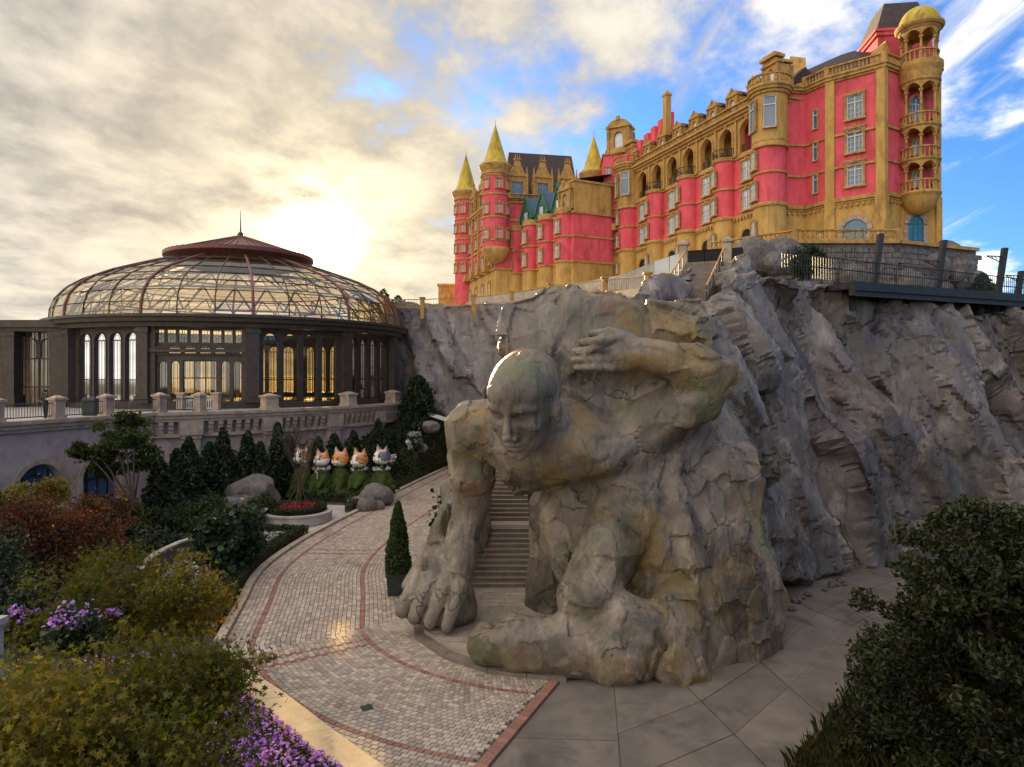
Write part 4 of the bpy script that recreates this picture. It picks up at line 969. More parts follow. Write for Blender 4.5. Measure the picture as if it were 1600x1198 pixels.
# ================================================================ castle windows (shared meshes)
def win_set(w_, h, kind):
    su = MB(); t_ = .16
    if kind == 'rect':
        for s in (-1, 1): su.box((s*(w_/2+t_/2), 0, h/2), (t_, .26, h+.02))
        su.box((0, -.01, h+t_*.6), (w_+2*t_+.06, .3, t_*1.2)).box((0, -.03, -t_/2), (w_+2*t_+.14, .36, t_)).box((0, -.05, h+t_*.9), (.26, .34, t_*2.2))
    elif kind == 'arch': arch_ring(su, 0, w_, 0, h-w_/2, t_, -.14, .12); su.box((0, -.03, -t_/2), (w_+2*t_+.14, .34, t_)); su.box((0, -.04, h+.1), (.24, .3, .34))
    else:
        for s in (-1, 1): su.box((s*(w_/2+.04), 0, h/2), (.08, .2, h))
        su.box((0, 0, h+.04), (w_+.16, .2, .08)).box((0, 0, -.04), (w_+.16, .24, .08))
    fr = MB(); f = .075
    for s in (-1, 1): fr.box((s*(w_/2-f/2), .02, (h if kind != 'arch' else h-w_/2)/2), (f, .12, h if kind != 'arch' else h-w_/2))
    fr.box((0, .02, f/2), (w_, .12, f))
    if kind == 'arch': arch_ring(fr, 0, w_-.14, h-w_/2-.01, h-w_/2, .07, -.04, .08)
    else: fr.box((0, .02, h-f/2), (w_, .12, f))
    if kind != 'slit':
        fr.box((0, .02, h*.46), (.085, .115, h*.92 if kind != 'arch' else h*.9)); fr.box((0, .02, h*.68), (w_, .11, .08))
        for z in (.22, .44):
            fr.box((0, .03, h*z), (w_, .06, .035))
        for s in (-1, 1): fr.box((s*w_/4, .03, h*.36), (.035, .06, h*.68))
    else: fr.box((0, .02, h*.72), (w_, .11, .09))
    if kind == 'arch': pa = MB().xz([(-w_/2, 0), (w_/2, 0)]+[(-a, b) for a, b in arch_pts(w_, h-w_/2)], .06, .09)
    else: pa = MB().box((0, .075, h/2), (w_, .03, h))
    return su.mesh('window_surround', TRIM), fr.mesh('window_frame', WHITE), {'d': pa.mesh('pane', PANE), 'p': pa.mesh('pane', PANEL), 't': pa.mesh('pane', TEAL)}
WS = {'rect': win_set(1.25, 2.0, 'rect'), 'arch': win_set(1.15, 2.2, 'arch'), 'slit': win_set(.55, 1.9, 'slit'), 'tall': win_set(1.15, 3.0, 'slit'), 'small': win_set(.8, 1.3, 'rect')}
def window(par, kind, p, n, z, s=1.0, pane='d', surround=True, out_=.02):
    rz = math.atan2(n[1], n[0])+PI/2; loc = (p[0]+n[0]*out_, p[1]+n[1]*out_, z)
    a = obj('window', WS[kind][1], par, loc, rz, s)
    if surround: sub('surround', WS[kind][0], a)
    sub('pane', WS[kind][2][pane], a); return a
def V2(a, b=None): return Vector((a, b)) if b is not None else Vector((a[0], a[1]))
def nrm(a, b):                                    # outward normal of a wall run seen left-to-right from outside
    d = (V2(b)-V2(a)).normalized(); return Vector((d.y, -d.x))
def poly_off(poly, d):
    n = len(poly); out = []
    for i in range(n):
        p0, p1, p2 = V2(poly[i-1]), V2(poly[i]), V2(poly[(i+1) % n]); n1, n2 = nrm(p0, p1), nrm(p1, p2); b = (n1+n2).normalized()
        out.append(p1+b*d/max(.35, b.dot(n1)))
    return out
def block(par, poly, z0, z1, m_, name, d=0.0):
    q = poly_off(poly, d) if d else [V2(p) for p in poly]
    return MB().prism([(p.x, p.y) for p in q], z0, z1).build(name, m_, par)
def balus(par, a, b, z, h=.95, name='balustrade', gap=.34, m_=None):
    m = MB(); a, b = V2(a), V2(b); L = (b-a).length; rz = math.atan2(b.y-a.y, b.x-a.x); c = (a+b)/2; n = max(2, int(L/gap))
    m.box((c.x, c.y, z+.07), (L, .34, .14), rz).box((c.x, c.y, z+h-.07), (L, .36, .14), rz)
    for i in range(n):
        q = a.lerp(b, (i+.5)/n); m.lathe([(.06, z+.14), (.115, z+.14+h*.25), (.05, z+h*.62), (.09, z+h-.14)], 5, (q.x, q.y, 0))
    for q in (a, b): m.box((q.x, q.y, z+h/2), (.42, .42, h+.1), rz)
    return m.build(name, m_ or TRIM, par)
def teeth(par, a, b, z, n_, m_=None, sz=(.22, .22, .26), gap=.5):
    a, b = V2(a), V2(b); L = (b-a).length; k = max(1, int(L/gap)); rz = math.atan2(b.y-a.y, b.x-a.x); m = MB()
    for i in range(k): q = a.lerp(b, (i+.5)/k)+n_*.12; m.box((q.x, q.y, z), sz, rz)
    return tag(m.build('dentil_course', m_ or TRIM, par), kind='stuff')
# ================================================================ near red castle
ZB, Z1, Z2, Z3, ZT = 20.6, 26.0, 29.2, 32.4, 37.9
ca = thing('red_castle', 'large red and ochre castle with arcade, dormers and gold-domed corner oriel', 'castle', (30, 75, ZB))
T0, T4 = V2(26.3, 69.5), V2(16.4, 95.0); dL = (T4-T0).normalized(); nL = -Vector((-dL.y, dL.x)) if False else nrm(T4, T0); LL = (T4-T0).length
def LP(s, o=0.0): return T0+dL*s+nL*o
# left wing
LW = [LP(LL+1), LP(0), LP(0, -11), LP(LL+1, -11)]
block(ca, LW, ZB, Z1, YELL, 'base_wall'); block(ca, LW, Z1+.001, Z3, PINK, 'wall', -.05)
for z, h_, d_ in ((Z1, .34, .16), (Z2, .2, .1), (Z3, .26, .14)): block(ca, LW, z-h_/2, z+h_/2, TRIM, 'band', d_)
teeth(ca, LP(LL), LP(0), Z1-.32, nL)
# arcade storey: outer wall with seven arches, inner wall behind
rzL = math.atan2(nL.y, nL.x)+PI/2
bay = LL/8
ops = [(-bay*(k+1), 2.05, .25, 2.55, True) for k in range(7)]
aw = arch_wall(MB(), -LL-1, 0, 0, 4.3, ops, -.05, .5)
obj('arcade_wall', aw.mesh('arcade_wall', YELL), ca, (T0.x, T0.y, Z3+.13), rzL)
for k in range(7):
    p = LP(bay*(k+1)); obj('arch_surround', arch_ring(MB(), 0, 2.05, .25, 2.55, .24, -.15, -.05).box((0, -.12, 3.85), (.36, .24, .5)).mesh('arch_surround', TRIM), ca, (p.x, p.y, Z3+.13), rzL)
    wp = LP(bay*(k+1), -2.38); window(ca, 'arch', wp, nL, Z3+.5, 1.0, 'p')
    m = MB()
    for i in range(9): m.box((-1.0+i*.25, .2, .55), (.04, .04, .9))
    m.box((0, .2, 1.0), (2.05, .06, .06)); obj('arch_railing', m.mesh('arch_railing', STEEL), ca, (p.x, p.y, Z3+.3), rzL)
    q = LP(bay*(k+.5)); obj('pilaster', MB().box((0, -.14, 2.1), (.34, .2, 4.2)).box((0, -.16, 4.0), (.5, .26, .3)).box((0, -.16, .2), (.5, .26, .4)).box((0, -.15, 1.4), (.42, .22, .16)).mesh('pilaster', TRIM), ca, (q.x, q.y, Z3+.13), rzL)
block(ca, [LP(LL+1, -2.4), LP(0, -2.4), LP(0, -11), LP(LL+1, -11)], Z3+.13, 37.0, YELL, 'inner_wall')
for z0, z1, d_ in ((36.45, 36.75, .3), (36.76, 37.05, .55), (37.06, 37.3, .8)): block(ca, LW, z0, z1, TRIM, 'cornice', d_)
block(ca, LW, Z3+.01, Z3+.14, TRIM, 'arcade_floor', .02)
balus(ca, LP(LL-1.6, .45), LP(1.9, .45), 37.3, .8)
rf = MB()
q = [LP(LL+1, -.4), LP(-.2, -.4), LP(-.2, -10), LP(LL+1, -10), LP(LL+1, -4.4), LP(-.2, -4.4)]
rf.add([(*q[0], 37.3), (*q[1], 37.3), (*q[5], 40.9), (*q[4], 40.9), (*q[3], 37.3), (*q[2], 37.3)], [(0, 1, 2, 3), (3, 2, 5, 4), (1, 5, 2), (0, 3, 4)])
rf.build('roof', ROOF, ca)
# dormers
def dormer_mesh(w_=1.35, h=1.9, dp=2.2):
    b = arch_wall(MB(), -w_/2, w_/2, 0, h-.25, [(0, .62, .35, 1.05, True)], -.15, .25); b.box((0, .75, h*.42), (w_, 1.0+.0, h*.82))
    for s in (-1, 1): b.box((s*w_/2, -.15, h*.42), (.16, .16, h*.84))
    b.xz([(-w_/2-.14, h-.3), (w_/2+.14, h-.3), (w_/2+.14, h-.16), (-w_/2-.14, h-.16)], -.28, .3)
    pts = arch_pts(w_+.1, h-.17, 8, .42); b.xz([(-a, z) for a, z in pts], -.22, 1.2)
    b.box((0, -.2, h+.3), (.22, .2, .26))
    return b.mesh('dormer', TRIM), MB().xz([(-.3, .35), (.3, .35)]+[(-a, z) for a, z in arch_pts(.6, 1.05, 8)], .02, .05).mesh('pane', PANEL)
dm, dpn = dormer_mesh(); drf = MB().xz([(-a*1.12, z+.02) for a, z in arch_pts(1.45, 1.74, 8, .5)], -.1, 2.6).mesh('dormer_roof', ROOF)
for k in range(8):
    p = LP(bay*(k+.72), -.15); o = obj('dormer', dm, ca, (p.x, p.y, 37.45), rzL, 1.22); sub('pane', dpn, o); sub('dormer_roof', drf, o, (0, .2, -.12))
# turrets on the left wing
def turret(par, c, r, parts_, n=22):
    for z0, z1, m_, nm in parts_: MB().lathe([(0, z0), (r, z0), (r, z1), (0, z1)], n, (c[0], c[1], 0)).build(nm, m_, par, True)
def tring(par, c, r, z, h_, m_=None, nm='turret_band', n=24):
    MB().lathe([(r-.3, z-h_/2), (r, z-h_/2), (r+.03, z), (r, z+h_/2), (r-.3, z+h_/2)], n, (c[0], c[1], 0)).build(nm, m_ or TRIM, par)
def flat_cyl(par, c, r, z0, z1, m_, nm, n=22): MB().lathe([(0, z0), (r, z0), (r, z1), (0, z1)], n, (c[0], c[1], 0)).build(nm, m_, par)
def tw(par, c, r, n_, kind, z, pane='p', s=1.0): window(par, kind, V2(c)+n_*(r-.02), n_, z, s, pane, True, .13)
nW = (nL*.9+dL*.25).normalized()
for k in range(5):
    c = LP(LL*k/4, .1); tall = k in (0, 4); r = 1.6 if tall else 1.3
    flat_cyl(ca, c, r, ZB, Z1, YELL, 'turret_base'); flat_cyl(ca, c, r-.03, Z1, Z3, PINK, 'turret_wall')
    for z, h_, rr in ((Z1, .36, r+.16), (Z2, .2, r+.1), (Z3, .24, r+.14)): tring(ca, c, rr, z, h_)
    tw(ca, c, r, nW, 'arch', Z2+.45, 'p', .88); tw(ca, c, r, nW, 'rect', Z1+.55, 'p', .88); tw(ca, c, r, nW, 'arch', Z1-3.1, 'p', .75)
    for i in range(14):
        a = 2*PI*i/14+.1; MB
    if tall:
        flat_cyl(ca, c, r+.12, Z3-.6, 37.2, YELL, 'turret_top'); tring(ca, c, r+.22, Z3-.55, .22)
        for z, rr, h_ in ((37.2, r+.3, .3), (37.5, r+.5, .3), (37.8, r+.62, .3)): tring(ca, c, rr, z, h_)
        flat_cyl(ca, c, r+.4, 37.5, 37.95, TRIM, 'turret_deck')
        for i, q in enumerate((nW, (nW-dL*1.35).normalized() if k == 0 else (nW-dL*1.1).normalized())): tw(ca, c, r+.12, q, 'tall', 33.5, 'd', 1.05)
        m = MB().lathe([(r+.3, 38.75), (r+.55, 38.75), (r+.55, 38.9), (r+.3, 38.9)], 24, (c.x, c.y, 0))
        for i in range(26):
            a = 2*PI*i/26; m.lathe([(.07, 37.95), (.12, 38.2), (.06, 38.55), (.09, 38.75)], 5, (c.x+(r+.42)*math.cos(a), c.y+(r+.42)*math.sin(a), 0))
        m.build('turret_balustrade', TRIM, ca)
        o = obj('dormer', dm, ca, (c.x-nL.x*.3, c.y-nL.y*.3, 37.95), rzL, 1.5); sub('pane', dpn, o)
        MB().box((c.x-nL.x*.3, c.y-nL.y*.3, 41.1), (2.3, 1.3, .3), rzL).box((c.x-nL.x*.3, c.y-nL.y*.3, 41.35), (1.7, 1.0, .25), rzL).build('dormer_pediment', TRIM, ca)
    else:
        flat_cyl(ca, c, r+.2, Z3+.1, Z3+.25, TRIM, 'balcony_floor'); m = MB()
        for i in range(40):
            a = 2*PI*i/40; m.box((c.x+(r+.1)*math.cos(a), c.y+(r+.1)*math.sin(a), Z3+.72), (.04, .04, .95))
        m.tube([(c.x+(r+.1)*math.cos(2*PI*i/24), c.y+(r+.1)*math.sin(2*PI*i/24), Z3+1.2) for i in range(25)], .05, 5); m.build('balcony_railing', STEEL, ca)
for k in range(4):
    p = LP(LL*(k+.5)/4, .05)
    for z in (Z1+.5, Z2+.45): window(ca, 'rect', p, nL, z, 1.08, 'p')
    obj('base_arch', arch_ring(MB(), 0, 1.5, 0, 1.9, .3, -.12, .06).mesh('base_arch', TRIM), ca, (p.x, p.y, ZB+1.2), rzL)
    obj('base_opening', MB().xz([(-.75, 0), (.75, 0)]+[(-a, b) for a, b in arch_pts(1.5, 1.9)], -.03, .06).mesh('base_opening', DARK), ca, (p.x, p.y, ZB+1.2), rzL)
# right block
A2, A3, A4, A5, A6, A7 = V2(30.0, 70.0), V2(31.2, 67.7), V2(35.1, 64.3), V2(37.4, 65.6), V2(41.2, 66.0), V2(46.5, 84)
RB = [T0, A2, A3, A4, A5, A6, A7, V2(36, 90), V2(25, 84)]
block(ca, RB, ZB, Z1, YELL, 'base_wall'); block(ca, RB, Z1+.001, ZT, PINK, 'wall', -.05)
for z, h_, d_ in ((Z1, .36, .22), (Z1-.32, .12, .12), (Z2, .2, .12), (Z3, .22, .13), (ZT-.1, .2, .12), (ZT+.15, .3, .3), (ZT+.4, .2, .42)): block(ca, RB, z-h_/2, z+h_/2, TRIM, 'band', d_)
runs = list(zip(RB[:6], RB[1:7]))
for a, b in runs: teeth(ca, a, b, Z1-.62, nrm(a, b), None, (.2, .2, .3), .48)
for p, q, f in ((A3, A4, .06), (A3, A4, .94), (A4, A5, .0), (A5, A6, .985)):
    c = V2(p).lerp(V2(q), f); d_ = (V2(q)-V2(p)); rz = math.atan2(d_.y, d_.x)
    w_ = .85 if f not in (0., .985) else .5
    MB().box((c.x, c.y, (ZB+Z1)/2), (w_+.1, .5, Z1-ZB), rz).box((c.x, c.y, (Z1+ZT)/2), (w_, .34, ZT-Z1), rz).build('pilaster', YELL, ca)
n34 = nrm(A3, A4); c34 = A3.lerp(A4, .5)
for z in (27.2, 30.45, 33.7): window(ca, 'rect', c34, n34, z, 1.15, 'd')
n23 = nrm(A2, A3); c23 = A2.lerp(A3, .5)
for z in (27.2, 30.5, 33.7): window(ca, 'slit', c23, n23, z, 1.0, 'd')
def big_arch(par, c, n_, w_, z0, sp, nm, mat_=TEAL):
    rz = math.atan2(n_.y, n_.x)+PI/2; m = MB(); k = 13; po, pi_ = arch_pts(w_+.9, sp, k), arch_pts(w_, sp, k)
    for i in range(k):
        e = .02 if i % 2 else -.02
        m.xz([pi_[i], pi_[i+1], po[i+1], po[i]], -.14+e, .05)
    for s in (-1, 1):
        for j in range(int(sp/.36)):
            x0, x1 = s*w_/2, s*(w_/2+.42+.06*(j % 2)); m.xz([(min(x0, x1), j*.36+.01), (max(x0, x1), j*.36+.01), (max(x0, x1), j*.36+.35), (min(x0, x1), j*.36+.35)], -.14+.02*(j % 2), .05)
    o = obj(nm, m.mesh(nm, STONE), par, (c[0], c[1], z0), rz)
    f = MB()
    for x in (-w_/6, w_/6) if w_ < 2 else (-w_/3, 0, w_/3): f.box((x, -.05, sp*.55), (.06, .05, sp*1.25))
    f.box((0, -.05, sp), (w_, .07, .12)); arch_ring(f, 0, w_-.16, 0, sp, .08, -.08, 0)
    sub('frame', f.mesh('frame', GREEN), o); sub('pane', MB().xz([(-w_/2, 0), (w_/2, 0)]+[(-a, b) for a, b in arch_pts(w_, sp)], -.03, .0).mesh('pane', mat_), o)
big_arch(ca, c34, n34, 2.2, ZB+1.1, 1.15, 'arched_window')
n56 = nrm(A5, A6); c56 = A5.lerp(A6, .38)
big_arch(ca, c56, n56, 1.55, ZB+.15, 2.7, 'arched_door')
window(ca, 'small', A2.lerp(A3, .72), n23, ZB+1.6, .8, 'd')
# top balustrade and roofs
for a, b in ((A2, A3), (A3, A4), (A4, A5), (A5, A6)):
    o_ = nrm(a, b)*-.05; balus(ca, a+o_, b+o_, ZT+.5, .95)
rr = [V2(28.2, 71.0), V2(30.4, 71.6), V2(31.8, 69.2), V2(34.8, 66.2), V2(36.6, 67.4), V2(40.2, 67.6), V2(44, 82), V2(35, 88), V2(27, 82)]
ri = poly_off(rr, -3.0)
n_ = len(rr); MB().add([(*p, ZT+.5) for p in rr]+[(*p, 42.2) for p in ri], [(i, (i+1) % n_, n_+(i+1) % n_, n_+i) for i in range(n_)]+[tuple(range(n_, 2*n_))]).build('roof', ROOF, ca)
# ochre gables breaking the roof edge
gp = T0.lerp(A2, .55); g_ = MB().add([(27.3, 69.9, 38.3), (30.3, 70.2, 38.3), (31.4, 73.0, 42.8), (29.6, 72.6, 42.8), (29.0, 75.5, 38.3), (31.5, 74, 38.3)], [(0, 1, 2, 3), (0, 3, 4), (1, 5, 2), (3, 2, 5, 4)]).build('roof_gable', YELL, ca)
gq = P(1392, 62, 68.0); MB().xz([(-1.1, 0), (1.1, 0), (0, 3.2)], -.3, 2.5).build('roof_gable', TRIM, ca, loc=(gq.x-1.0, 67.4, 38.6))
# tower behind with a mansard
tx, ty = 39.7, 71.0
MB().box((tx, ty, 40.2), (5.2, 5.2, 5.8), -.12).build('tower_wall', PINK, ca)
MB().box((tx, ty, 43.2), (5.6, 5.6, .4), -.12).box((tx, ty, 43.5), (5.9, 5.9, .25), -.12).build('tower_cornice', PINK, ca)
MB().box((tx, ty, 45.2), (5.5, 5.5, 3.1), -.12, .58).build('tower_roof', ROOF, ca)
# corner oriel: bowl, three balconies, belvedere and gold dome
oc = c56+n56*.55; orr = 1.62
MB().lathe([(.05, 24.2), (.7, 24.35), (1.3, 24.9), (1.62, 25.6), (1.7, 25.9), (1.85, 26.0), (1.85, 26.2), (0, 26.2)], 24, (oc.x, oc.y, 0)).build('oriel_bowl', YELL, ca, True)
lv = [26.2, 29.3, 32.5]
def oriel_level(z, h, dome=False):
    m = MB().lathe([(orr-.16, z+.95), (orr+.06, z+.95), (orr+.06, z+1.08), (orr-.16, z+1.08)], 24, (oc.x, oc.y, 0))
    for i in range(24): a = 2*PI*i/24; m.lathe([(.07, z), (.11, z+.3), (.05, z+.7), (.08, z+.95)], 5, (oc.x+(orr-.05)*math.cos(a), oc.y+(orr-.05)*math.sin(a), 0))
    m.build('oriel_balustrade', TRIM, ca)
    k = 7
    for i in range(k):
        a = 2*PI*(i+.5)/k-PI/2; c = (oc.x+(orr-.12)*math.cos(a), oc.y+(orr-.12)*math.sin(a), 0)
        MB().lathe([(.2, z), (.2, z+.25), (.12, z+.3), (.11, z+h-1.15), (.2, z+h-1.05), (.22, z+h-.9)], 8, c).build('oriel_column', TRIM, ca)
    # arched ring above the columns
    m = MB(); seg = 8
    for i in range(k):
        a0 = 2*PI*(i+.5)/k-PI/2
        for j in range(seg):
            f0, f1 = j/seg, (j+1)/seg; za = z+h-.9+.62*math.sin(PI*f0)**.7 if 0 < f0 < 1 else z+h-.9; zb = z+h-.9+.62*math.sin(PI*f1)**.7 if 0 < f1 < 1 else z+h-.9
            v = []
            for r in (orr-.28, orr+.04):
                for f, zz_ in ((f0, za), (f1, zb)):
                    a = a0+2*PI/k*f; v += [(oc.x+r*math.cos(a), oc.y+r*math.sin(a), zz_), (oc.x+r*math.cos(a), oc.y+r*math.sin(a), z+h-.14)]
            m.add(v, [(4, 6, 7, 5), (0, 1, 3, 2), (0, 2, 6, 4)])
    m.lathe([(0, z+h-.14), (orr+.08, z+h-.14), (orr+.2, z+h+.0), (orr+.2, z+h+.12), (orr+.05, z+h+.13), (0, z+h+.13)], 24, (oc.x, oc.y, 0))
    m.build('oriel_arches', TRIM, ca)
for z, h in ((26.2, 2.98), (29.32, 3.06), (32.52, 4.1)): oriel_level(z, h)
MB().lathe([(0, 36.75), (1.75, 36.75), (1.85, 37.5), (2.0, 37.95), (2.0, 38.4), (0, 38.4)], 24, (oc.x, oc.y, 0)).build('belvedere_base', TRIM, ca)
oriel_level(38.4, 3.2)
MB().lathe([(0, 41.7), (1.95, 41.7), (2.1, 41.9), (2.1, 42.1), (1.8, 42.15)], 28, (oc.x, oc.y, 0)).build('dome_cornice', TRIM, ca)
MB().lathe([(1.8*math.cos(t*PI/16), 42.15+1.85*math.sin(t*PI/16)) for t in range(8)]+[(.02, 44.0)], 28, (oc.x, oc.y, 0)).build('dome', GOLD, ca, True)
for z in (27.0, 30.1): window(ca, 'small', c56, n56, z, 1.0, 'd', True, .03)
window(ca, 'arch', c56, n56, 33.3, 1.1, 'd')
# chimneys, stepped gable
for px, Y, zt in ((1042, 86, 44.0), (964, 99, 45.0)):
    c = P(px, 200, Y); MB().box((c.x, c.y, zt-2.5), (.75, .75, 5), rzL).box((c.x, c.y, zt+.1), (.95, .95, .25), rzL).box((c.x, c.y, zt+.45), (.7, .7, .5), rzL, .3).build('chimney', YELL, ca)
sg = MB()
for i in range(7): sg.box((P(1046-9*i, 200, 90).x, 90+i*.9, 37+(6.4-.62*i)/2), (1.0, .8, 6.4-.62*i), rzL)
sg.build('stepped_gable', PINK, ca)
# end block with a gabled front
EB = [V2(13.0, 97.2), V2(16.2, 96.2), V2(18.5, 103), V2(13.5, 105)]
block(ca, EB, ZB, Z1, YELL, 'base_wall'); block(ca, EB, Z1+.001, 40.2, PINK, 'wall', -.03)
for z in (Z1, Z2, Z3, 36.2, 40.2): block(ca, EB, z-.12, z+.12, TRIM, 'band', .14)
nE = nrm(EB[0], EB[1]); 
for z in (26.8, 30, 33.5, 37): window(ca, 'rect', EB[0].lerp(EB[1], .72), nE, z, .95, 'p'); window(ca, 'small', EB[0].lerp(EB[1], .22), nE, z+.3, .8, 'd')
ec = EB[0].lerp(EB[1], .66); o = obj('dormer', dm, ca, (ec.x, ec.y, 40.2), rzL+.7, 2.2); sub('pane', dpn, o)
MB().prism([tuple(p) for p in poly_off(EB, -.4)], 40.3, 41.0).build('roof', ROOF, ca)
MB().lathe([(0, Z3-3.2), (1.2, Z3-3.2), (1.25, Z3-2.6), (1.25, Z3-2.3), (0, Z3-2.3)], 12, (ec.x, ec.y, 0)).build('balcony_floor', TRIM, ca)
# ================================================================ far castle wing with pointed towers
fc = thing('far_castle', 'distant castle wing with gold pointed towers, dark roof and green gables', 'castle', (2, 104, ZB))
def cone_tower(c, r, z0, zc, zt, bowl=None):
    if bowl: MB().lathe([(.1, bowl-2.2), (r*.6, bowl-1.7), (r*.95, bowl-.9), (r+.12, bowl-.1), (r+.12, bowl+.3), (0, bowl+.3)], 24, (c[0], c[1], 0)).build('tower_bowl', YELL, fc, True); z0 = bowl
    flat_cyl(fc, c, r, z0, zc, PINK, 'tower_wall', 28)
    for z in (29.3, 32.8, 36.3, 39.2):
        if z0 < z < zc-1: tring(fc, c, r+.1, z, .24, TRIM, 'tower_band')
    MB().lathe([(r-.1, zc-1.5), (r+.18, zc-1.4), (r+.2, zc-.9), (r+.5, zc-.2), (r+.55, zc+.1), (0, zc+.12)], 28, (c[0], c[1], 0)).build('tower_cornice', TRIM, fc)
    MB().lathe([(r+.5, zc+.1), (r*.86, zc+.9), (r*.6, zc+(zt-zc)*.42), (.03, zt)], 28, (c[0], c[1], 0)).build('tower_roof', GOLD, fc, True)
    MB().tube([(c[0], c[1], zt-.1), (c[0], c[1], zt+.8)], .05, 5, .01).build('finial', STEEL, fc)
def tower_win(c, r, angs, zs, kind='small', s=1.1):
    for a in angs:
        n_ = Vector((math.cos(a), math.sin(a)))
        for z in zs: window(fc, kind, V2(c)+n_*(r-.02), n_, z, s, 'd')
C1, C2 = V2(-2.55, 105), V2(-8.2, 122)
cone_tower(C1, 2.0, ZB, 40.8, 47.3, 28.0); tower_win(C1, 2.0, (-1.25, -2.3, -.35), (29.6, 33.4, 37.2))
cone_tower(C2, 2.0, ZB, 41.2, 48.2); tower_win(C2, 2.0, (-1.8, -2.6), (27, 30.5, 34, 37.4))
cone_tower(V2(12.4, 103.5), 1.75, 30, 39.2, 45.2)
# wall between the towers (left face) and right-hand face with roof
LF = [C2, C1, V2(11.5, 108), V2(6, 126)]
block(fc, LF, ZB, 25.2, YELL, 'base_wall'); block(fc, LF, 25.2, 35.6, PINK, 'wall', -.04)
for z, d_ in ((25.2, .2), (29.3, .12), (32.8, .12), (35.6, .25), (36.0, .4)): block(fc, LF, z-.16, z+.16, TRIM, 'band', d_)
nF = nrm(C2, C1); nR = nrm(C1, V2(11.5, 108))
for f in (.16, .38, .60, .82):
    p = C2.lerp(C1, f)
    for z in (21.6, 26.2, 30, 33.2): window(fc, 'rect', p, nF, z, .95, 'd')
    q = C2.lerp(C1, f+.1); MB().box((*q, 31), (.5, .5, 11), math.atan2(nF.y, nF.x)).build('pilaster', TRIM, fc)
    MB().box((p.x+nF.x*.5, p.y+nF.y*.5, 25.6), (1.2, 1.6, 1.0), math.atan2(nF.y, nF.x)).build('balcony', TRIM, fc)
for f in (.3, .5, .7): window(fc, 'rect', C1.lerp(V2(11.5, 108), f), nR, 31.2, 1.0, 'd')
i1 = [C2+Vector((3.2, 0)), C1+Vector((1.0, 2.0)), V2(10.9, 109), V2(5.5, 124)]
ridge = [(-.5, 110.5, 44.9), (9.8, 112.5, 44.9)]
MB().add([(*i1[0], 36.1), (*i1[1], 36.1), (*i1[2], 36.1), (*i1[3], 36.1)]+ridge, [(1, 2, 5, 4), (2, 3, 5), (3, 0, 4, 5), (0, 1, 4)]).build('roof', ROOF, fc)
def gable_dormer():
    b = arch_wall(MB(), -1.35, 1.35, 0, 3.4, [(0, 1.7, .4, 2.6, False)], -.25, .3); b.box((0, 1.2, 1.7), (2.6, 1.8, 3.3))
    for s in (-1, 1):
        b.box((s*1.45, -.2, 1.9), (.34, .5, 3.9)); b.box((s*1.45, -.2, 4.4), (.26, .3, 1.4), 0, .3); b.box((s*.5, -.2, 4.6), (.2, .3, .8), 0, .3)
    b.box((0, -.22, 3.55), (3.2, .5, .3)); b.xz([(-1.25, 3.7), (1.25, 3.7), (.55, 5.2), (.4, 5.9), (-.4, 5.9), (-.55, 5.2)], -.2, .2); b.box((0, -.1, 6.1), (1.0, .4, .22))
    for x in (-.3, 0, .3): b.box((x, -.1, 6.5), (.14, .2, .8), 0, .2)
    return b.mesh('gable_dormer', TRIM)
gd = gable_dormer(); gpn = MB().box((0, .0, 1.55), (1.7, .05, 2.3)).mesh('pane', PANE)
gfr = MB().box((0, -.05, 1.9), (1.7, .06, .1)).box((0, -.05, 1.5), (.1, .06, 2.2)).box((0, -.05, 2.65), (1.7, .06, .1)).mesh('window_frame', TRIM)
for f in (.24, .52, .80):
    p = C1.lerp(V2(11.5, 108), f)+nR*.05; o = obj('gable_dormer', gd, fc, (p.x, p.y, 36.1), math.atan2(nR.y, nR.x)+PI/2); sub('pane', gpn, o); sub('window_frame', gfr, o)
for f in (.3, .6): p = C2.lerp(C1, f)+nF*.05; o = obj('gable_dormer', gd, fc, (p.x, p.y, 36.1), math.atan2(nF.y, nF.x)+PI/2, .85); sub('pane', gpn, o)
balus(fc, C1+nR*.3+Vector((2, 0)), V2(11.5, 108)+nR*.3, 36.05, .7)
# lower wing with turrets and green gables
M0, M1 = V2(8.4, 93.4), V2(-.4, 108.5); dM = (M1-M0).normalized(); nM = nrm(M1, M0); LM = (M1-M0).length
def MP(s, o=0.0): return M0+dM*s+nM*o
MW = [MP(LM), MP(0), V2(14.2, 96.2), V2(14.2, 104), V2(5, 112)]
zp, zq, zr = 24.5, 28.0, 31.2
block(fc, MW, ZB-1, zp, YELL, 'base_wall'); block(fc, MW, zp+.001, zr, PINK, 'wall', -.04)
for z, d_ in ((zp, .16), (zq, .1), (zr, .2)): block(fc, MW, z-.13, z+.13, TRIM, 'band', d_)
up = [MP(3.2, -.3), MP(0, -.15), V2(14.0, 96.2), V2(14, 103), V2(9, 103)]
block(fc, up, zr+.13, 35.4, YELL, 'upper_wall'); block(fc, up, 35.4, 35.7, TRIM, 'band', .2)
MB().add([(*up[0], 35.7), (*up[1], 35.7), (*up[2], 37.2), (*up[3], 37.2), (*up[4], 35.7)], [(0, 1, 2, 3, 4)]).build('roof', ROOF, fc)
rzM = math.atan2(nM.y, nM.x)+PI/2
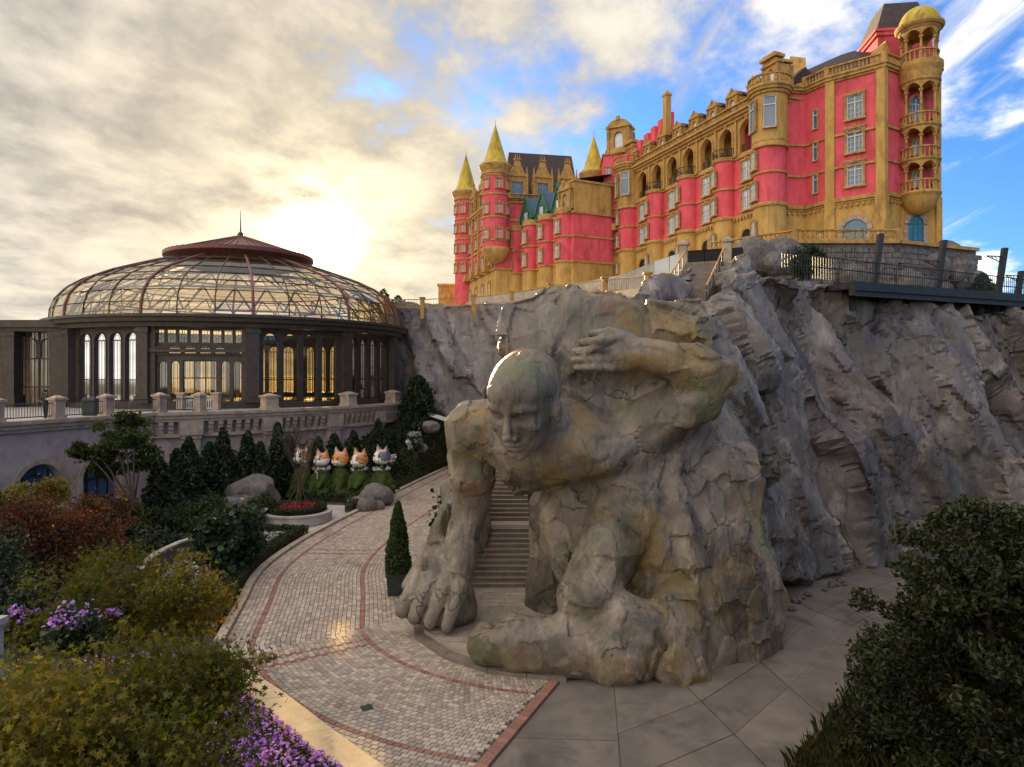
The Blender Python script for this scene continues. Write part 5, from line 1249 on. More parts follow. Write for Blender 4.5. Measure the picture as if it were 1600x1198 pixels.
for k in range(4):
    c = MP(LM*(k+.32)/4+.6, .1); r = 1.25
    flat_cyl(fc, c, r, ZB-1, zp, YELL, 'turret_base', 18); flat_cyl(fc, c, r-.03, zp, zr, PINK, 'turret_wall', 18)
    for z in (zp, zq, zr): tring(fc, c, r+.12, z, .24, TRIM, 'turret_band', 18)
    flat_cyl(fc, c, r+.1, zr, zr+.75, TRIM, 'turret_parapet', 18)
    for z in (zp+.6, zq+.5): window(fc, 'rect', c+nM*(r-.02), nM, z, .9, 'p')
    p = MP(LM*(k+.86)/4)
    for z in (zp+.6, zq+.5): window(fc, 'rect', p, nM, z, .8, 'p')
    window(fc, 'small', p, nM, zp-2.4, .9, 'd')
    if k:
        q = MP(LM*(k-.1)/4, -.2)
        g_ = MB().xz([(-1.5, 0), (1.5, 0), (1.5, 1.8), (0, 4.6), (-1.5, 1.8)], .0, 5).mesh('green_gable', GREEN)
        o = obj('green_gable', g_, fc, (q.x, q.y, zr+.1), rzM)
        f_ = MB()
        for s in (-1, 1): f_.xz([(s*1.9, 1.3), (s*1.62, 1.1), (0, 4.45), (0, 4.95)][::s], -.25, .1); f_.box((s*.6, -.06, 1.4), (.14, .14, 2.6)); f_.box((s*1.45, -.06, 1.0), (.16, .14, 2.0))
        f_.box((0, -.06, 2.6), (1.6, .14, .14)); sub('barge_board', f_.mesh('barge_board', GREEN), o); sub('pane', MB().box((0, -.03, 1.3), (1.1, .05, 2.2)).mesh('pane', PANEL), o)
        sub('glazed_roof', MB().add([(-1.7, .2, 1.65), (0, .2, 4.7), (0, 5, 4.7), (-1.7, 5, 1.65), (1.7, .2, 1.65), (1.7, 5, 1.65)], [(0, 1, 2, 3), (1, 4, 5, 2)]).mesh('glazed_roof', PANE), o)
o = obj('dormer', dm, fc, (*MP(1.7, .0), zr+.2), rzM, 1.9); sub('pane', dpn, o)
window(fc, 'rect', MP(.9, .02), nM, zr+.7, 1.0, 'p')
MB().lathe([(0, zr-.1), (1.3, zr-.1), (1.4, zr+.2), (0, zr+.2)], 14, (*MP(2.2, .2), 0)).build('balcony_floor', TRIM, fc)
PF = [V2(9.0, 105), V2(1.5, 107), V2(1.0, 112), V2(9, 112)][::-1]
MB().box((2.2, 108.2, 30.5), (4.2, 3, 10), -.3).box((2.2, 108.2, 35.7), (4.6, 3.4, .4), -.3).build('link_wall', YELL, fc)
# small outbuilding at the far left
ob = P(703, 452, 128); MB().box((ob.x, ob.y, 23.0), (3.8, 5, 4.6)).box((ob.x, ob.y, 25.4), (4.2, 5.4, .4)).box((ob.x, ob.y-2.55, 23.2), (.9, .1, 1.6)).build('outbuilding_wall', YELL, fc)
# ================================================================ upper terrace, retaining wall, corridor, bridge
tp = [(-15, 80, 16.2), (-11, 77.5, 16.2), (-3, 76.5, 16.2), (5, 70, 16.0), (7, 52, 15.2), (9.5, 40.5, 14.4), (22, 40, 13.6), (50, 46, 13.4), (70, 60, 13.6), (70, 160, 16.2), (-15, 160, 16.2)]
n_ = len(tp); ut = MB().add(tp+[(x, y, z-1.2) for x, y, z in tp]+[(25, 80, 15.6)], [(i, (i+1) % n_, 2*n_) for i in range(n_)]+[(i+n_, (i+1) % n_+n_, (i+1) % n_, i) for i in range(n_)]).build('upper_terrace', CONC); tag(ut, kind='structure')
MB().prism([(-11.5, 130), (-10.2, 119), (-5, 101.5), (6.5, 88), (19.0, 66), (25.5, 63.2), (34, 64.0), (44, 67), (66, 92), (66, 150), (-11.5, 150)], 15.21, ZB-.3).build('castle_platform', CONCW); tag(bpy.data.objects['castle_platform'], kind='structure')
rw = thing('retaining_wall', 'stone retaining wall under the castle with an ochre balustrade on top', 'retaining wall', (26, 62, 15))
W0, W1, W2, W3 = V2(19.6, 67.6), V2(25.6, 61.6), V2(34.8, 61.6), V2(44.5, 65.5)
for a, b in ((W0, W1), (W1, W2), (W2, W3)):
    MB().slab(a, b, 15.2, ZB+.15, .8, -.4).build('wall_core', ROCK_SMALL, rw)
    n_ = nrm(a, b); L = (b-a).length; z = 16.2; r_ = 0
    while z < ZB-.35:
        x = random.uniform(0, .4)
        while x < L-.5:
            l_ = random.uniform(.6, 1.25); c = a.lerp(b, min(1, (x+l_/2)/L))+n_*.05
            MB().box((c.x, c.y, z+.2), (l_-.06, .2+random.uniform(0, .12), .42), math.atan2((b-a).y, (b-a).x)).build('stone_block', ROCK_SMALL, rw); x += l_
        z += .47; r_ += 1
    MB().slab(a, b, ZB+.15, ZB+.45, 1.1, -.2).build('coping', TRIM, rw)
    if b is not W3: balus(rw, a, b, ZB+.45, 1.0, 'balustrade', .42)
for i in range(26):
    f = random.random(); a, b = random.choice(((W1, W2), (W2, W3), (W2, W3))); c = a.lerp(b, f)+nrm(a, b)*random.uniform(.2, .9)
    r = random.uniform(.7, 1.5); o = MB().blob((c.x, c.y, 15.2+random.uniform(.2, 3.0)), (r, r*.7, r*.9), 2, 1, i+50).build('facing_boulder', ROCK_SMALL, rw, False)
for px, py, Y, r in ((1180, 402, 58, 1.9), (1222, 405, 58.5, 1.9), (1205, 412, 57, 1.2), (1480, 418, 66, 2.6), (1450, 420, 64, 2.0)):
    c = P(px, py, Y); MB().blob(c, (r, r*.8, r), 3, 1, px).build('facing_boulder', ROCK_SMALL, rw)
# glazed corridor in front of the castle
co_ = thing('glass_corridor', 'long low glazed corridor with pale panels below the castle', 'corridor', P(1000, 430, 66))
k0, k1 = P(868, 452, 80), P(1022, 432, 60); k2 = P(1072, 436, 55.0)
def strip(a, b, ya, yb, n, m_, nm):
    za, zb = 15.2, 15.2
    for i in range(n):
        p, q = a.lerp(b, i/n), a.lerp(b, (i+1)/n); d_ = (q-p).normalized()*.04; p, q = p+d_, q-d_
        hp, hq = ya+(yb-ya)*i/n, ya+(yb-ya)*(i+1)/n; nn = nrm(p.xy, q.xy)*.08
        MB().add([(p.x, p.y, za), (q.x, q.y, za), (q.x, q.y, hq), (p.x, p.y, hp), (p.x-nn.x, p.y-nn.y, za), (q.x-nn.x, q.y-nn.y, za), (q.x-nn.x, q.y-nn.y, hq), (p.x-nn.x, p.y-nn.y, hp)], [(0, 1, 2, 3), (5, 4, 7, 6), (3, 2, 6, 7), (1, 5, 6, 2), (4, 0, 3, 7)]).build(nm, m_, co_)
strip(k0, k1, 17.2, 18.9, 9, CONCW, 'wall_panel'); strip(k1, k2, 18.9, 18.9, 2, CORR_G, 'glass_panel')
k3 = P(1160, 436, 53.0); strip(k2, k3, 18.8, 18.8, 3, DARK, 'dark_panel')
bk = k1+Vector((6, 8, 0)); 
MB().add([(k0.x, k0.y, 17.2), (k1.x, k1.y, 18.92), (k2.x, k2.y, 18.92), (k3.x, k3.y, 18.85), (k3.x+3, k3.y+8, 18.85), (k1.x+5, k1.y+9, 18.92), (k0.x+4, k0.y+4, 17.2)], [(0, 1, 5, 6), (1, 2, 3, 4, 5)]).build('roof', CONCW, co_)
# railing along the terrace edge
tr_ = thing('cliff_railing', 'thin metal railing with ochre posts along the terrace above the far cliff', 'railing', P(800, 462, 68))
pts = [P(604, 470, 74), P(660, 470, 73), P(740, 466, 72), P(800, 460, 68), P(860, 449, 62), P(945, 440, 54), P(1012, 434, 47), P(1086, 424, 41)]
for i, p in enumerate(pts):
    MB().box((p.x, p.y, p.z-.85), (.42, .42, 2.2)).box((p.x, p.y, p.z+.28), (.6, .6, .14)).build('post', TRIM, tr_)
    if i:
        a, b = pts[i-1], p; m = MB()
        for z in (-.75, .1): m.tube([a+Vector((0, 0, z)), b+Vector((0, 0, z))], .05, 5)
        n = int((b-a).length/.3)
        for k in range(n): q = a.lerp(b, k/n); m.box((q.x, q.y, q.z-.35), (.03, .03, .85))
        m.build('rail_panel', TRIM, tr_)
# steel bridge running off to the right, leaning mast posts, side railing
br = thing('steel_bridge', 'dark steel footbridge deck running off along the right cliff top', 'bridge', P(1340, 450, 34))
B0, B1 = P(1336, 447, 33.0), P(1650, 475, 39.5); bd = (B1-B0).normalized(); bn = Vector((-bd.y, bd.x, 0)).normalized()
def beam(a, b, w_, z0, z1, nm, m_=STEEL): 
    MB().add([Vector((*(p+bn*s).xy, z)) for p in (a, b) for s in (0, w_) for z in (z0, z1)], [(0, 1, 3, 2), (4, 6, 7, 5), (0, 4, 5, 1), (2, 3, 7, 6), (1, 5, 7, 3), (0, 2, 6, 4)]).build(nm, m_, br)
bz = B0.z
beam(B0, B1, .35, bz-.45, bz+.22, 'edge_girder'); beam(B0+bn*-.12, B1+bn*-.12, .1, bz-.22, bz-.1, 'girder_flange'); beam(B0+bn*-.12, B1+bn*-.12, .1, bz-.5, bz-.4, 'girder_flange'); beam(B0+bn*.36, B1+bn*.36, 3.0, bz-.1, bz+.2, 'deck')
for i in range(8):
    c = B0.lerp(B1, (i+.6)/8)+bn*1.2; MB().box((c.x, c.y, bz-.65), (.25, .25, .8)).build('bracket', STEEL, br)
m = MB()
for z in (.75, 1.25): m.tube([B0+Vector((0, 0, z))+bn*.15-bd*4.5, B1+Vector((0, 0, z))+bn*.15], .03, 5)
n = 120
for k in range(n): q = (B0-bd*4.5).lerp(B1, k/n)+bn*.15; m.box((q.x, q.y, q.z+.72 if k > 10 else q.z+.72), (.022, .022, 1.05))
m.build('rail_panel', STEEL, br)
for k, (px, yt, yb, Y, lab) in enumerate(((1368, 366, 446, 34.5, 'leaning dark mast post nearest the shrub on the bridge'), (1467, 376, 452, 36.5, 'leaning dark mast post beside the castle corner'), (1562, 388, 458, 38.6, 'leaning dark mast post against open sky with a lamp arm'), (1592, 424, 462, 41, 'small far mast post at the right end of the bridge'))):
    a = P(px-3, yb+6, Y); b = P(px+(8 if k < 3 else 4), yt, Y); t = thing('mast_post', lab, 'post', a, 'mast posts along the bridge')
    w_ = .13; MB().add([(a.x-w_, a.y-w_, a.z), (a.x+w_, a.y-w_, a.z), (a.x+w_, a.y+w_, a.z), (a.x-w_, a.y+w_, a.z), (b.x-w_, b.y-w_, b.z), (b.x+w_, b.y-w_, b.z), (b.x+w_, b.y+w_, b.z), (b.x-w_, b.y+w_, b.z)], [(3, 2, 1, 0), (4, 5, 6, 7), (0, 1, 5, 4), (1, 2, 6, 5), (2, 3, 7, 6), (3, 0, 4, 7)]).build('mast', STEEL, t)
    if k:
        c = a.lerp(b, .82 if k != 1 else .6); L = .95 if k < 3 else .9; m = MB().tube([c, c+Vector((-L, 0, .05))], .035, 5).tube([c-Vector((0, 0, .4)), c+Vector((-L*.5, 0, -.18)), c+Vector((-L, 0, .03))], .03, 5)
        for f in (.25, .5, .75): m.tube([c+Vector((-L*f, 0, .02)), c+Vector((-L*f*.8, 0, -.32*(1-f)))], .02, 4)
        m.build('lamp_arm', STEEL, t)
# ================================================================ planting
LR = np.random.default_rng(11)
def rand_frames(n, up=0.0):
    d = LR.normal(size=(n, 3)); d[:, 2] += up; d /= np.linalg.norm(d, axis=1, keepdims=True)
    r = LR.normal(size=(n, 3)); a = np.cross(d, r); a /= np.maximum(np.linalg.norm(a, axis=1, keepdims=True), 1e-6); return d, a, np.cross(d, a)
SHAPES = {'diamond': [(-.5, 0), (0, .28), (.5, 0), (0, -.28)], 'quad': [(-.5, -.3), (.5, -.3), (.5, .3), (-.5, .3)],
          'star': [((.17 if i % 2 else .58-.045*abs(i-4))*math.cos(math.radians(29*(i-4))), (.17 if i % 2 else .58-.045*abs(i-4))*math.sin(math.radians(29*(i-4)))) for i in range(9)]+[(-.1, 0)],
          'petal': [(.5*math.cos(2*PI*i/10)*(1 if i % 2 == 0 else .62), .5*math.sin(2*PI*i/10)*(1 if i % 2 == 0 else .62)) for i in range(10)],
          'round': [(.5*math.cos(2*PI*i/6), .5*math.sin(2*PI*i/6)) for i in range(6)], 'needle': [(-.5, -.06), (.5, -.035), (.5, .035), (-.5, .06)]}
def leaf_mesh(name, C, size, shape, mat_, tint=None, up=0.0, sv=.5):
    n = len(C); S = np.array(SHAPES[shape]); k = len(S); d, a, b = rand_frames(n, up)
    s = size*(1+sv*(LR.random(n)*2-1)); V = C[:, None, :]+(a[:, None, :]*S[None, :, :1]+b[:, None, :]*S[None, :, 1:])*s[:, None, None]
    V = V+d[:, None, :]*(np.abs(S[None, :, :1])*-.25*s[:, None, None])
    t = LR.uniform(.6, 1.35, n)[:, None]*np.stack([LR.uniform(.88, 1.15, n), np.ones(n), LR.uniform(.8, 1.1, n)], 1)
    if tint is not None: t = t*tint
    return np_mesh(name, V.reshape(-1, 3), np.arange(n*k).reshape(n, k), mat_, False, t)
def cloud(c, r, ncl, nl, spread=.33, shell=.55, flat=1.0):
    """leaf positions gathered in clumps near the surface of an ellipsoid"""
    c = np.array(c, float); r = np.array(r, float); d = LR.normal(size=(ncl, 3)); d /= np.linalg.norm(d, axis=1, keepdims=True)
    rad = shell+(1-shell)*LR.random(ncl); cc = d*rad[:, None]; sz = LR.uniform(.6, 1.25, ncl)*spread
    w_ = LR.integers(0, ncl, nl); off_ = LR.normal(size=(nl, 3))*.5; off_[:, 2] *= flat
    p = cc[w_]+off_*sz[w_][:, None]; tint = LR.uniform(.72, 1.28, ncl)[w_][:, None]*np.ones((nl, 3)); return c+p*r, tint
def bush(name, label, cat, c, r, ncl, nl, size, mat_, shape='diamond', group=None, trunk=True, flowers=None, up=.3, shell=.45, spread=.4, floor=None):
    g_ = Vector((c[0], c[1], c[2]-r[2]))
    base = 0.0 if c[2] < 8 else g_.z-.5
    if floor is not None: base = floor
    t = thing(name, label, cat, (c[0], c[1], base), group)
    C, ti = cloud(c, r, ncl, nl, spread, shell); C[:, 2] = np.maximum(C[:, 2], base+.02)
    obj('foliage', leaf_mesh('foliage', C, size, shape, mat_, ti, up), t)
    if trunk:
        m = MB(); k = 5
        for i in range(k):
            a = 2*PI*i/k+random.random(); tip = Vector((c[0]+r[0]*.55*math.cos(a), c[1]+r[1]*.55*math.sin(a), c[2]+r[2]*random.uniform(-.1, .5)))
            b0 = Vector((c[0]+.08*math.cos(a), c[1]+.08*math.sin(a), base-.05)); mid = b0.lerp(tip, .5)+Vector((random.uniform(-.1, .1), random.uniform(-.1, .1), .15*r[2]))
            m.tube([b0, mid, tip], .035+.02*r[2], 5, .012)
        m.build('stems', WOOD, t)
    if flowers:
        fm, fn, fs = flowers; C, ti = cloud(c, (r[0]*1.04, r[1]*1.04, r[2]*1.04), max(4, ncl//2), fn, spread, .85); C[:, 2] = np.maximum(C[:, 2], base+.02); obj('blossom', leaf_mesh('blossom', C, fs, 'petal', fm, ti, .8), t)
    return t
def conifer(name, label, cat, p, h, rad, nl, size, mat_, group=None, power=.9, shape='diamond', upright=.0):
    lean = random.uniform(-.12, .12); w1, w2 = random.uniform(2, 4), random.uniform(9, 22)
    t = thing(name, label, cat, p, group); z = LR.random(nl)**1.25; a = LR.random(nl)*2*PI; lump = 1+.22*np.sin(a*round(w1)+z*w2+LR.random()*6)+.16*np.sin(a*7-z*31+LR.random()*6)
    rr = rad*(1-z)**power*lump*np.sqrt(LR.uniform(.45, 1.05, nl))+.03
    C = np.stack([p[0]+rr*np.cos(a)+lean*z*h*.3, p[1]+rr*np.sin(a), p[2]+.08*h+z*h*.92], 1); ti = (LR.uniform(.75, 1.2, nl)*(.9+.2*np.sin(a*4+z*20)))[:, None]*np.ones((nl, 3))
    obj('foliage', leaf_mesh('foliage', C, size, shape, mat_, ti, .2), t); MB().tube([(p[0], p[1], p[2]-.05), (p[0], p[1], p[2]+h*.8)], .05+.012*h, 6, .015).build('trunk', WOOD, t); return t
# ---- clipped cone in a planter beside the giant's hand
pc = G(622, 926); ct = thing('potted_cone_tree', 'clipped cone evergreen in a dark square planter by the stone hand', 'potted tree', pc)
MB().box((pc.x, pc.y, .42), (.86, .86, .84), .2, 1.12).box((pc.x, pc.y, .86), (1.06, 1.06, .1), .2).build('planter', BIN, ct)
nl = 9000; z = LR.random(nl)**1.15; a = LR.random(nl)*2*PI; rr = .56*((1-z)**.62+.02)*np.minimum(1, .8+z*3)*(1+.10*np.sin(a*3+z*13)+.06*np.sin(a*7+z*29))*np.sqrt(LR.uniform(.55, 1.05, nl))
obj('foliage', leaf_mesh('foliage', np.stack([pc.x+rr*np.cos(a), pc.y+rr*np.sin(a), .85+z*2.95], 1), .10, 'diamond', L_CONE, LR.uniform(.6, 1.25, nl)[:, None]*np.ones((nl, 3)), .1), ct)
MB().tube([(pc.x, pc.y, .8), (pc.x, pc.y, 3.2)], .05, 6, .02).build('trunk', WOOD, ct)
# ---- sapling with round leaves
ps_ = G(690, 860); sp_ = thing('round_leaf_sapling', 'slender dark sapling with round leaves behind the giant’s forearm'.replace('’', "'"), 'sapling', ps_)
m = MB(); C = []
for i in range(11):
    a = random.uniform(-2.2, 1.2); L = random.uniform(1.6, 3.4); tip = ps_+Vector((math.cos(a)*1.0*random.random()-.25, math.sin(a)*.6, L)); mid = ps_.lerp(tip, .5)+Vector((.05, 0, .2)); m.tube([ps_, mid, tip], .025, 5, .008)
    for k in range(26): f = random.uniform(.35, 1.0); q = ps_.lerp(tip, f); C.append((q.x+random.gauss(0, .14), q.y+random.gauss(0, .14), q.z+random.gauss(0, .08)))
m.build('stems', WOOD, sp_); obj('foliage', leaf_mesh('foliage', np.array(C), .16, 'round', L_DARK, None, .3), sp_)
# ---- cypresses along the round wall
cy = [(250, 716, 42), (275, 700, 45), (296, 682, 44), (325, 690, 46), (350, 668, 47), (384, 672, 48), (410, 690, 48), (434, 660, 50), (497, 682, 52), (523, 676, 53), (550, 672, 53.5), (588, 654, 56), (450, 680, 52), (612, 672, 58), (636, 650, 62)]
names_ = ['leftmost small', 'second from left', 'tall slim', 'broad dark', 'tall pointed', 'thick dark', 'low rounded', 'tallest near the middle', 'first behind the cat topiaries', 'second behind the cat topiaries', 'third behind the cat topiaries', 'tall one right of the last cat', 'dense one beside the bare tree', 'slope-side', 'far one at the terrace end']
for (px, yt, Y), nm in zip(cy, names_):
    t_ = P(px, yt, Y); h = t_.z; conifer('cypress', 'dark cypress below the round terrace wall, '+nm, 'cypress', Vector((t_.x, t_.y, 0)), h, random.uniform(.85, 1.15), 2600, .26, L_DARK, 'cypresses below the terrace', .6)
p_ = P(655, 655, 66); conifer('conifer', 'broad dark conifer between the terrace end and the pale cliff', 'conifer', Vector((p_.x, p_.y, 3.6)), 5.2, 2.0, 3500, .35, L_DARK, None, .45)
p_ = P(1535, 452, 62); conifer('conifer', 'small dark conifer silhouetted beyond the bridge', 'conifer', Vector((p_.x, p_.y, 15.2)), P(1535, 428, 62).z-15.2, 1.4, 1500, .3, L_DARK, None, .7)
for px, lab in ((600, 'feathery tree top above the far cliff edge, left one'), (622, 'feathery tree top above the far cliff edge, right one')):
    p_ = P(px, 470, 82); conifer('feathery_tree', lab, 'tree', Vector((p_.x, p_.y, 14)), 5.2 if px == 600 else 4.4, 1.5, 700, .35, L_TREE, 'trees above the far cliff', .5)
# ---- broadleaf tree in front of the arcade
bt = thing('broadleaf_tree', 'green feathery broadleaf tree staked in front of the arcade wall', 'tree', G(208, 835)); b0 = Vector(bt.location)
m = MB(); crowns = []
for px, py, r in ((150, 705, 1.35), (178, 680, 1.4), (210, 690, 1.3), (165, 725, 1.2), (222, 715, 1.1), (192, 664, 1.2), (128, 702, .8)):
    tip = P(px, py, 39.5+random.uniform(-.8, .8)); m.tube([b0+Vector((0, 0, 1.5)), b0.lerp(tip, .6)+Vector((0, 0, .8)), tip], .07, 5, .02); crowns.append((tip, r))
m.tube([b0-Vector((0, 0, .1)), b0+Vector((.05, 0, 2.6))], .14, 7, .09).build('trunk', WOOD, bt)
CC = [cloud(t, (r, r, r*.55), 7, 900, .4, .3) for t, r in crowns]; obj('foliage', leaf_mesh('foliage', np.concatenate([c for c, _ in CC]), .24, 'diamond', L_TREE, np.concatenate([t for _, t in CC]), .6), bt)
for dx in (-.9, .3, .9): MB().tube([b0+Vector((dx, .5*dx, 0)), b0+Vector((.05, 0, 2.3))], .035, 5).build('stake', WOOD, bt)
# ---- round planter with red flowers and a bare tree
rp = G(465, 812); rpl = thing('round_planter', 'low round pale planter with clipped hedge rim and red flowers', 'planter', rp)
MB().lathe([(1.75, 0), (2.05, 0), (2.05, .5), (2.12, .52), (2.12, .62), (1.75, .62), (1.75, .3)], 40, rp).build('planter_wall', CONCW, rpl)
MB().lathe([(0, .5), (1.75, .5)], 30, rp).build('soil', SOIL, rpl)
a = LR.random(6500)*2*PI; r_ = 1.5+.33*LR.random(6500)**.6*LR.choice((-1, 1), 6500)*.8; zz_ = .55+.42*LR.random(6500)
obj('hedge_rim', leaf_mesh('hedge_rim', np.stack([rp.x+r_*np.cos(a), rp.y+r_*np.sin(a), zz_], 1), .10, 'diamond', L_HEDGE, None, .3), rpl)
a = LR.random(2600)*2*PI; r_ = 1.22*np.sqrt(LR.random(2600)); o = obj('red_flowers', leaf_mesh('red_flowers', np.stack([rp.x+r_*np.cos(a), rp.y+r_*np.sin(a), .62+.35*LR.random(2600)], 1), .12, 'petal', F_RED, None, 1.0), rpl); tag(o, kind='stuff')
a = LR.random(1800)*2*PI; r_ = 1.2*np.sqrt(LR.random(1800)); obj('flower_leaves', leaf_mesh('flower_leaves', np.stack([rp.x+r_*np.cos(a), rp.y+r_*np.sin(a), .55+.3*LR.random(1800)], 1), .12, 'diamond', L_HEDGE, None, .6), rpl)
tw_ = thing('twiggy_tree', 'thin nearly bare tree with upright twigs in the round planter', 'tree', rp+Vector((0, 0, .5))); m = MB(); base = rp+Vector((.1, .1, .5)); m.tube([base, base+Vector((.05, 0, 2.0))], .07, 6, .05); C = []
def twig(p, d, L, r, lev):
    q = p+d*L; m.tube([p, p.lerp(q, .5)+Vector((random.uniform(-.05, .05), random.uniform(-.05, .05), 0)), q], r, 4, r*.5)
    if lev == 0:
        for _ in range(5): C.append(tuple(p.lerp(q, random.random())+Vector((random.gauss(0, .05), random.gauss(0, .05), 0))))
        return
    for _ in range(3 if lev > 1 else 4): twig(p.lerp(q, random.uniform(.35, 1)), (d+Vector((random.gauss(0, .28), random.gauss(0, .28), random.uniform(.0, .25)))).normalized(), L*random.uniform(.5, .8), r*.55, lev-1)
for i in range(7):
    a = 2*PI*i/7; twig(base+Vector((.02, 0, 1.0+.15*i)), Vector((math.cos(a)*.32, math.sin(a)*.32, 1)).normalized(), 2.0, .035, 3)
m.build('branches', WOOD, tw_); obj('foliage', leaf_mesh('foliage', np.array(C), .07, 'diamond', L_TREE, None, .2), tw_)
for dx, dy in ((-1, -.2), (.8, .4), (.1, -1)): MB().tube([rp+Vector((dx*.9, dy*.9, .5)), rp+Vector((.08, .08, 2.3))], .03, 5).build('stake', WOOD, tw_)
# ---- boulders
bl = [((565, 790), 1.0, .62, 'left low brown boulder in the group beside the paved road'), ((571, 797), .75, .85, 'small upright boulder at the front of the group beside the road'), ((585, 788), 1.35, 1.25, 'largest flat-topped boulder at the back of the group by the road'), ((590, 795), .5, .5, 'smallest boulder at the right of the group by the road'),
      ((394, 790), 1.9, 1.9, 'large mauve boulder among shrubs under the terrace'), ((372, 798), 1.2, 1.0, 'smaller mauve boulder left of the large mauve one'), ((418, 788), .9, 1.2, 'squat mauve boulder right of the large mauve one'), ((672, 720), .9, .7, 'pale boulder on the slope above the flower border'), ((656, 742), .7, .5, 'dull boulder lower on the slope by the white blossoms')]
for i, ((px, py), r, hh, lab) in enumerate(bl):
    p = G(px, py) if py > 745 else P(px, 664 if py < 730 else 695, 60 if py < 730 else 57)
    o = MB().blob((0, 0, hh*.42), (r, r*.75, hh*.8), 3, 1, 300+i).build('boulder', ROCK_SMALL, None, False, (p.x, p.y, p.z if py > 745 else p.z-.4)); tag(o, lab, 'boulder', 'garden boulders')
# ---- garden ground pieces
pa = MB().add([(*G(x, y).xy, -.035) for x, y in ((395, 828), (498, 832), (560, 798), (600, 776), (560, 765), (480, 768), (400, 772), (385, 800))], [tuple(range(8))]).build('garden_path', CONCW); tag(pa, kind='structure')
slope = MB(); nu, nv = 14, 8
near_ = [road_pt(s_at((-10.8, 44))+i*(SL-2-s_at((-10.8, 44)))/nu, HW+.45, .05) for i in range(nu+1)]
for i, p in enumerate(near_):
    f = i/nu; q = Vector((-15.5+f*13.5, 63+f*7.5, 4.4))
    for j in range(nv+1):
        g_ = j/nv; w_ = p.lerp(q, g_); w_.z = .05+4.4*(g_**1.4)+.12*math.sin(i*1.7+j*2.3); slope.v.append(tuple(w_))
slope.f = [(i*(nv+1)+j, (i+1)*(nv+1)+j, (i+1)*(nv+1)+j+1, i*(nv+1)+j+1) for i in range(nu) for j in range(nv)]
so_ = slope.build('garden_slope', LAWN, None, True); tag(so_, kind='structure')
sv_ = np.array(slope.v).reshape(nu+1, nv+1, 3)
def on_slope(n):
    u = LR.random(n)*(nu-.01); v = LR.random(n)*(nv-.01); i = u.astype(int); j = v.astype(int); fu = (u-i)[:, None]; fv = (v-j)[:, None]
    return sv_[i, j]*(1-fu)*(1-fv)+sv_[i+1, j]*fu*(1-fv)+sv_[i, j+1]*(1-fu)*fv+sv_[i+1, j+1]*fu*fv
C = on_slope(16000); C[:, 2] += .35*LR.random(16000)**1.5; o = obj('ground_cover', leaf_mesh('ground_cover', C, .22, 'diamond', L_HEDGE, (.5+.9*vnoise(C*.5)[:, None]+.5)*np.array((1.1, 1, .9)), .4)); tag(o, 'low green ground cover on the slope behind the cat topiaries', 'ground cover', None, 'stuff')
wp = MB().add([P(668, 642, 66), P(712, 656, 62), P(716, 664, 61), P(668, 648, 65)], [(0, 1, 2, 3)]).build('hill_path', CONCW); tag(wp, kind='structure')
# ---- hedges along the kerb
def hedge(name, label, s0, s1, t0, t1, h, n, mat_, grp=None):
    t = thing(name, label, 'hedge', road_pt(s0, t0), grp); s = s0+(s1-s0)*LR.random(n); q = t0+(t1-t0)*LR.random(n)
    z = h*np.where(LR.random(n) < .5, LR.random(n), .85+.15*LR.random(n)); C = np.array([tuple(road_pt(a, b, c)) for a, b, c in zip(s, q, z)])+LR.normal(size=(n, 3))*.03
    obj('foliage', leaf_mesh('foliage', C, .11, 'diamond', mat_, None, .4), t); m = MB(); k = 30
    for i in range(k):
        a, b = s0+(s1-s0)*i/k, s0+(s1-s0)*(i+1)/k; m.prism([tuple(road_pt(*e).xy) for e in ((a, t0+.06), (b, t0+.06), (b, t1-.06), (a, t1-.06))][::-1], -.02, h*.82)
    m.build('core', SOIL, t); return t
s_h0, s_h1 = s_at((-7.6, 24.5)), s_at((-9.0, 37.5))
hedge('clipped_hedge', 'clipped low hedge curving along the road kerb beside white flowers', s_h0, s_h1, HW+.4, HW+1.0, .55, 13000, L_HEDGE)
hedge('clipped_hedge', 'clipped low hedge below the slope along the far road', s_at((-8.2, 44.5)), SL-3, HW+.4, HW+1.1, .6, 9000, L_HEDGE)
# white flower bed inside the hedge
def bed(s0, s1, t0, t1, n, z0=.05, zr=.3): s = s0+(s1-s0)*LR.random(n); q = t0+(t1-t0)*LR.random(n); return np.array([tuple(road_pt(a, b, z0+zr*random.random())) for a, b in zip(s, q)])
wb = MB().add([road_pt(s_h0+i*(s_h1-s_h0)/20, t, .02) for i in range(21) for t in (HW+.9, HW+4.6)], [(2*i, 2*i+2, 2*i+3, 2*i+1) for i in range(20)]).build('flower_bed_soil', SOIL); tag(wb, kind='structure')
C = bed(s_h0+2.5, s_h1, HW+1.0, HW+4.4, 7000); o = obj('white_flowers', leaf_mesh('white_flowers', C, .10, 'petal', F_WHITE, None, 1.2)); tag(o, 'bed of small white flowers inside the curving clipped hedge', 'flowers', None, 'stuff')
C = bed(s_h0, s_h1, HW+1.0, HW+4.5, 9000, 0, .28); o = obj('flower_bed_leaves', leaf_mesh('flower_bed_leaves', C, .13, 'diamond', L_HEDGE, None, .6)); tag(o, 'dark leaves among the white bedding flowers', 'leaves', None, 'stuff')
hc = thing('clipped_hedge', 'short straight clipped hedge closing the white flower bed at the far end', 'hedge', road_pt(s_h1, HW+2)); n = 4000
C = np.array([tuple(road_pt(s_h1+.1+.6*random.random(), HW+.4+4.0*random.random(), .55*random.random()**.6)) for _ in range(n)]); obj('foliage', leaf_mesh('foliage', C, .11, 'diamond', L_HEDGE, None, .4), hc)
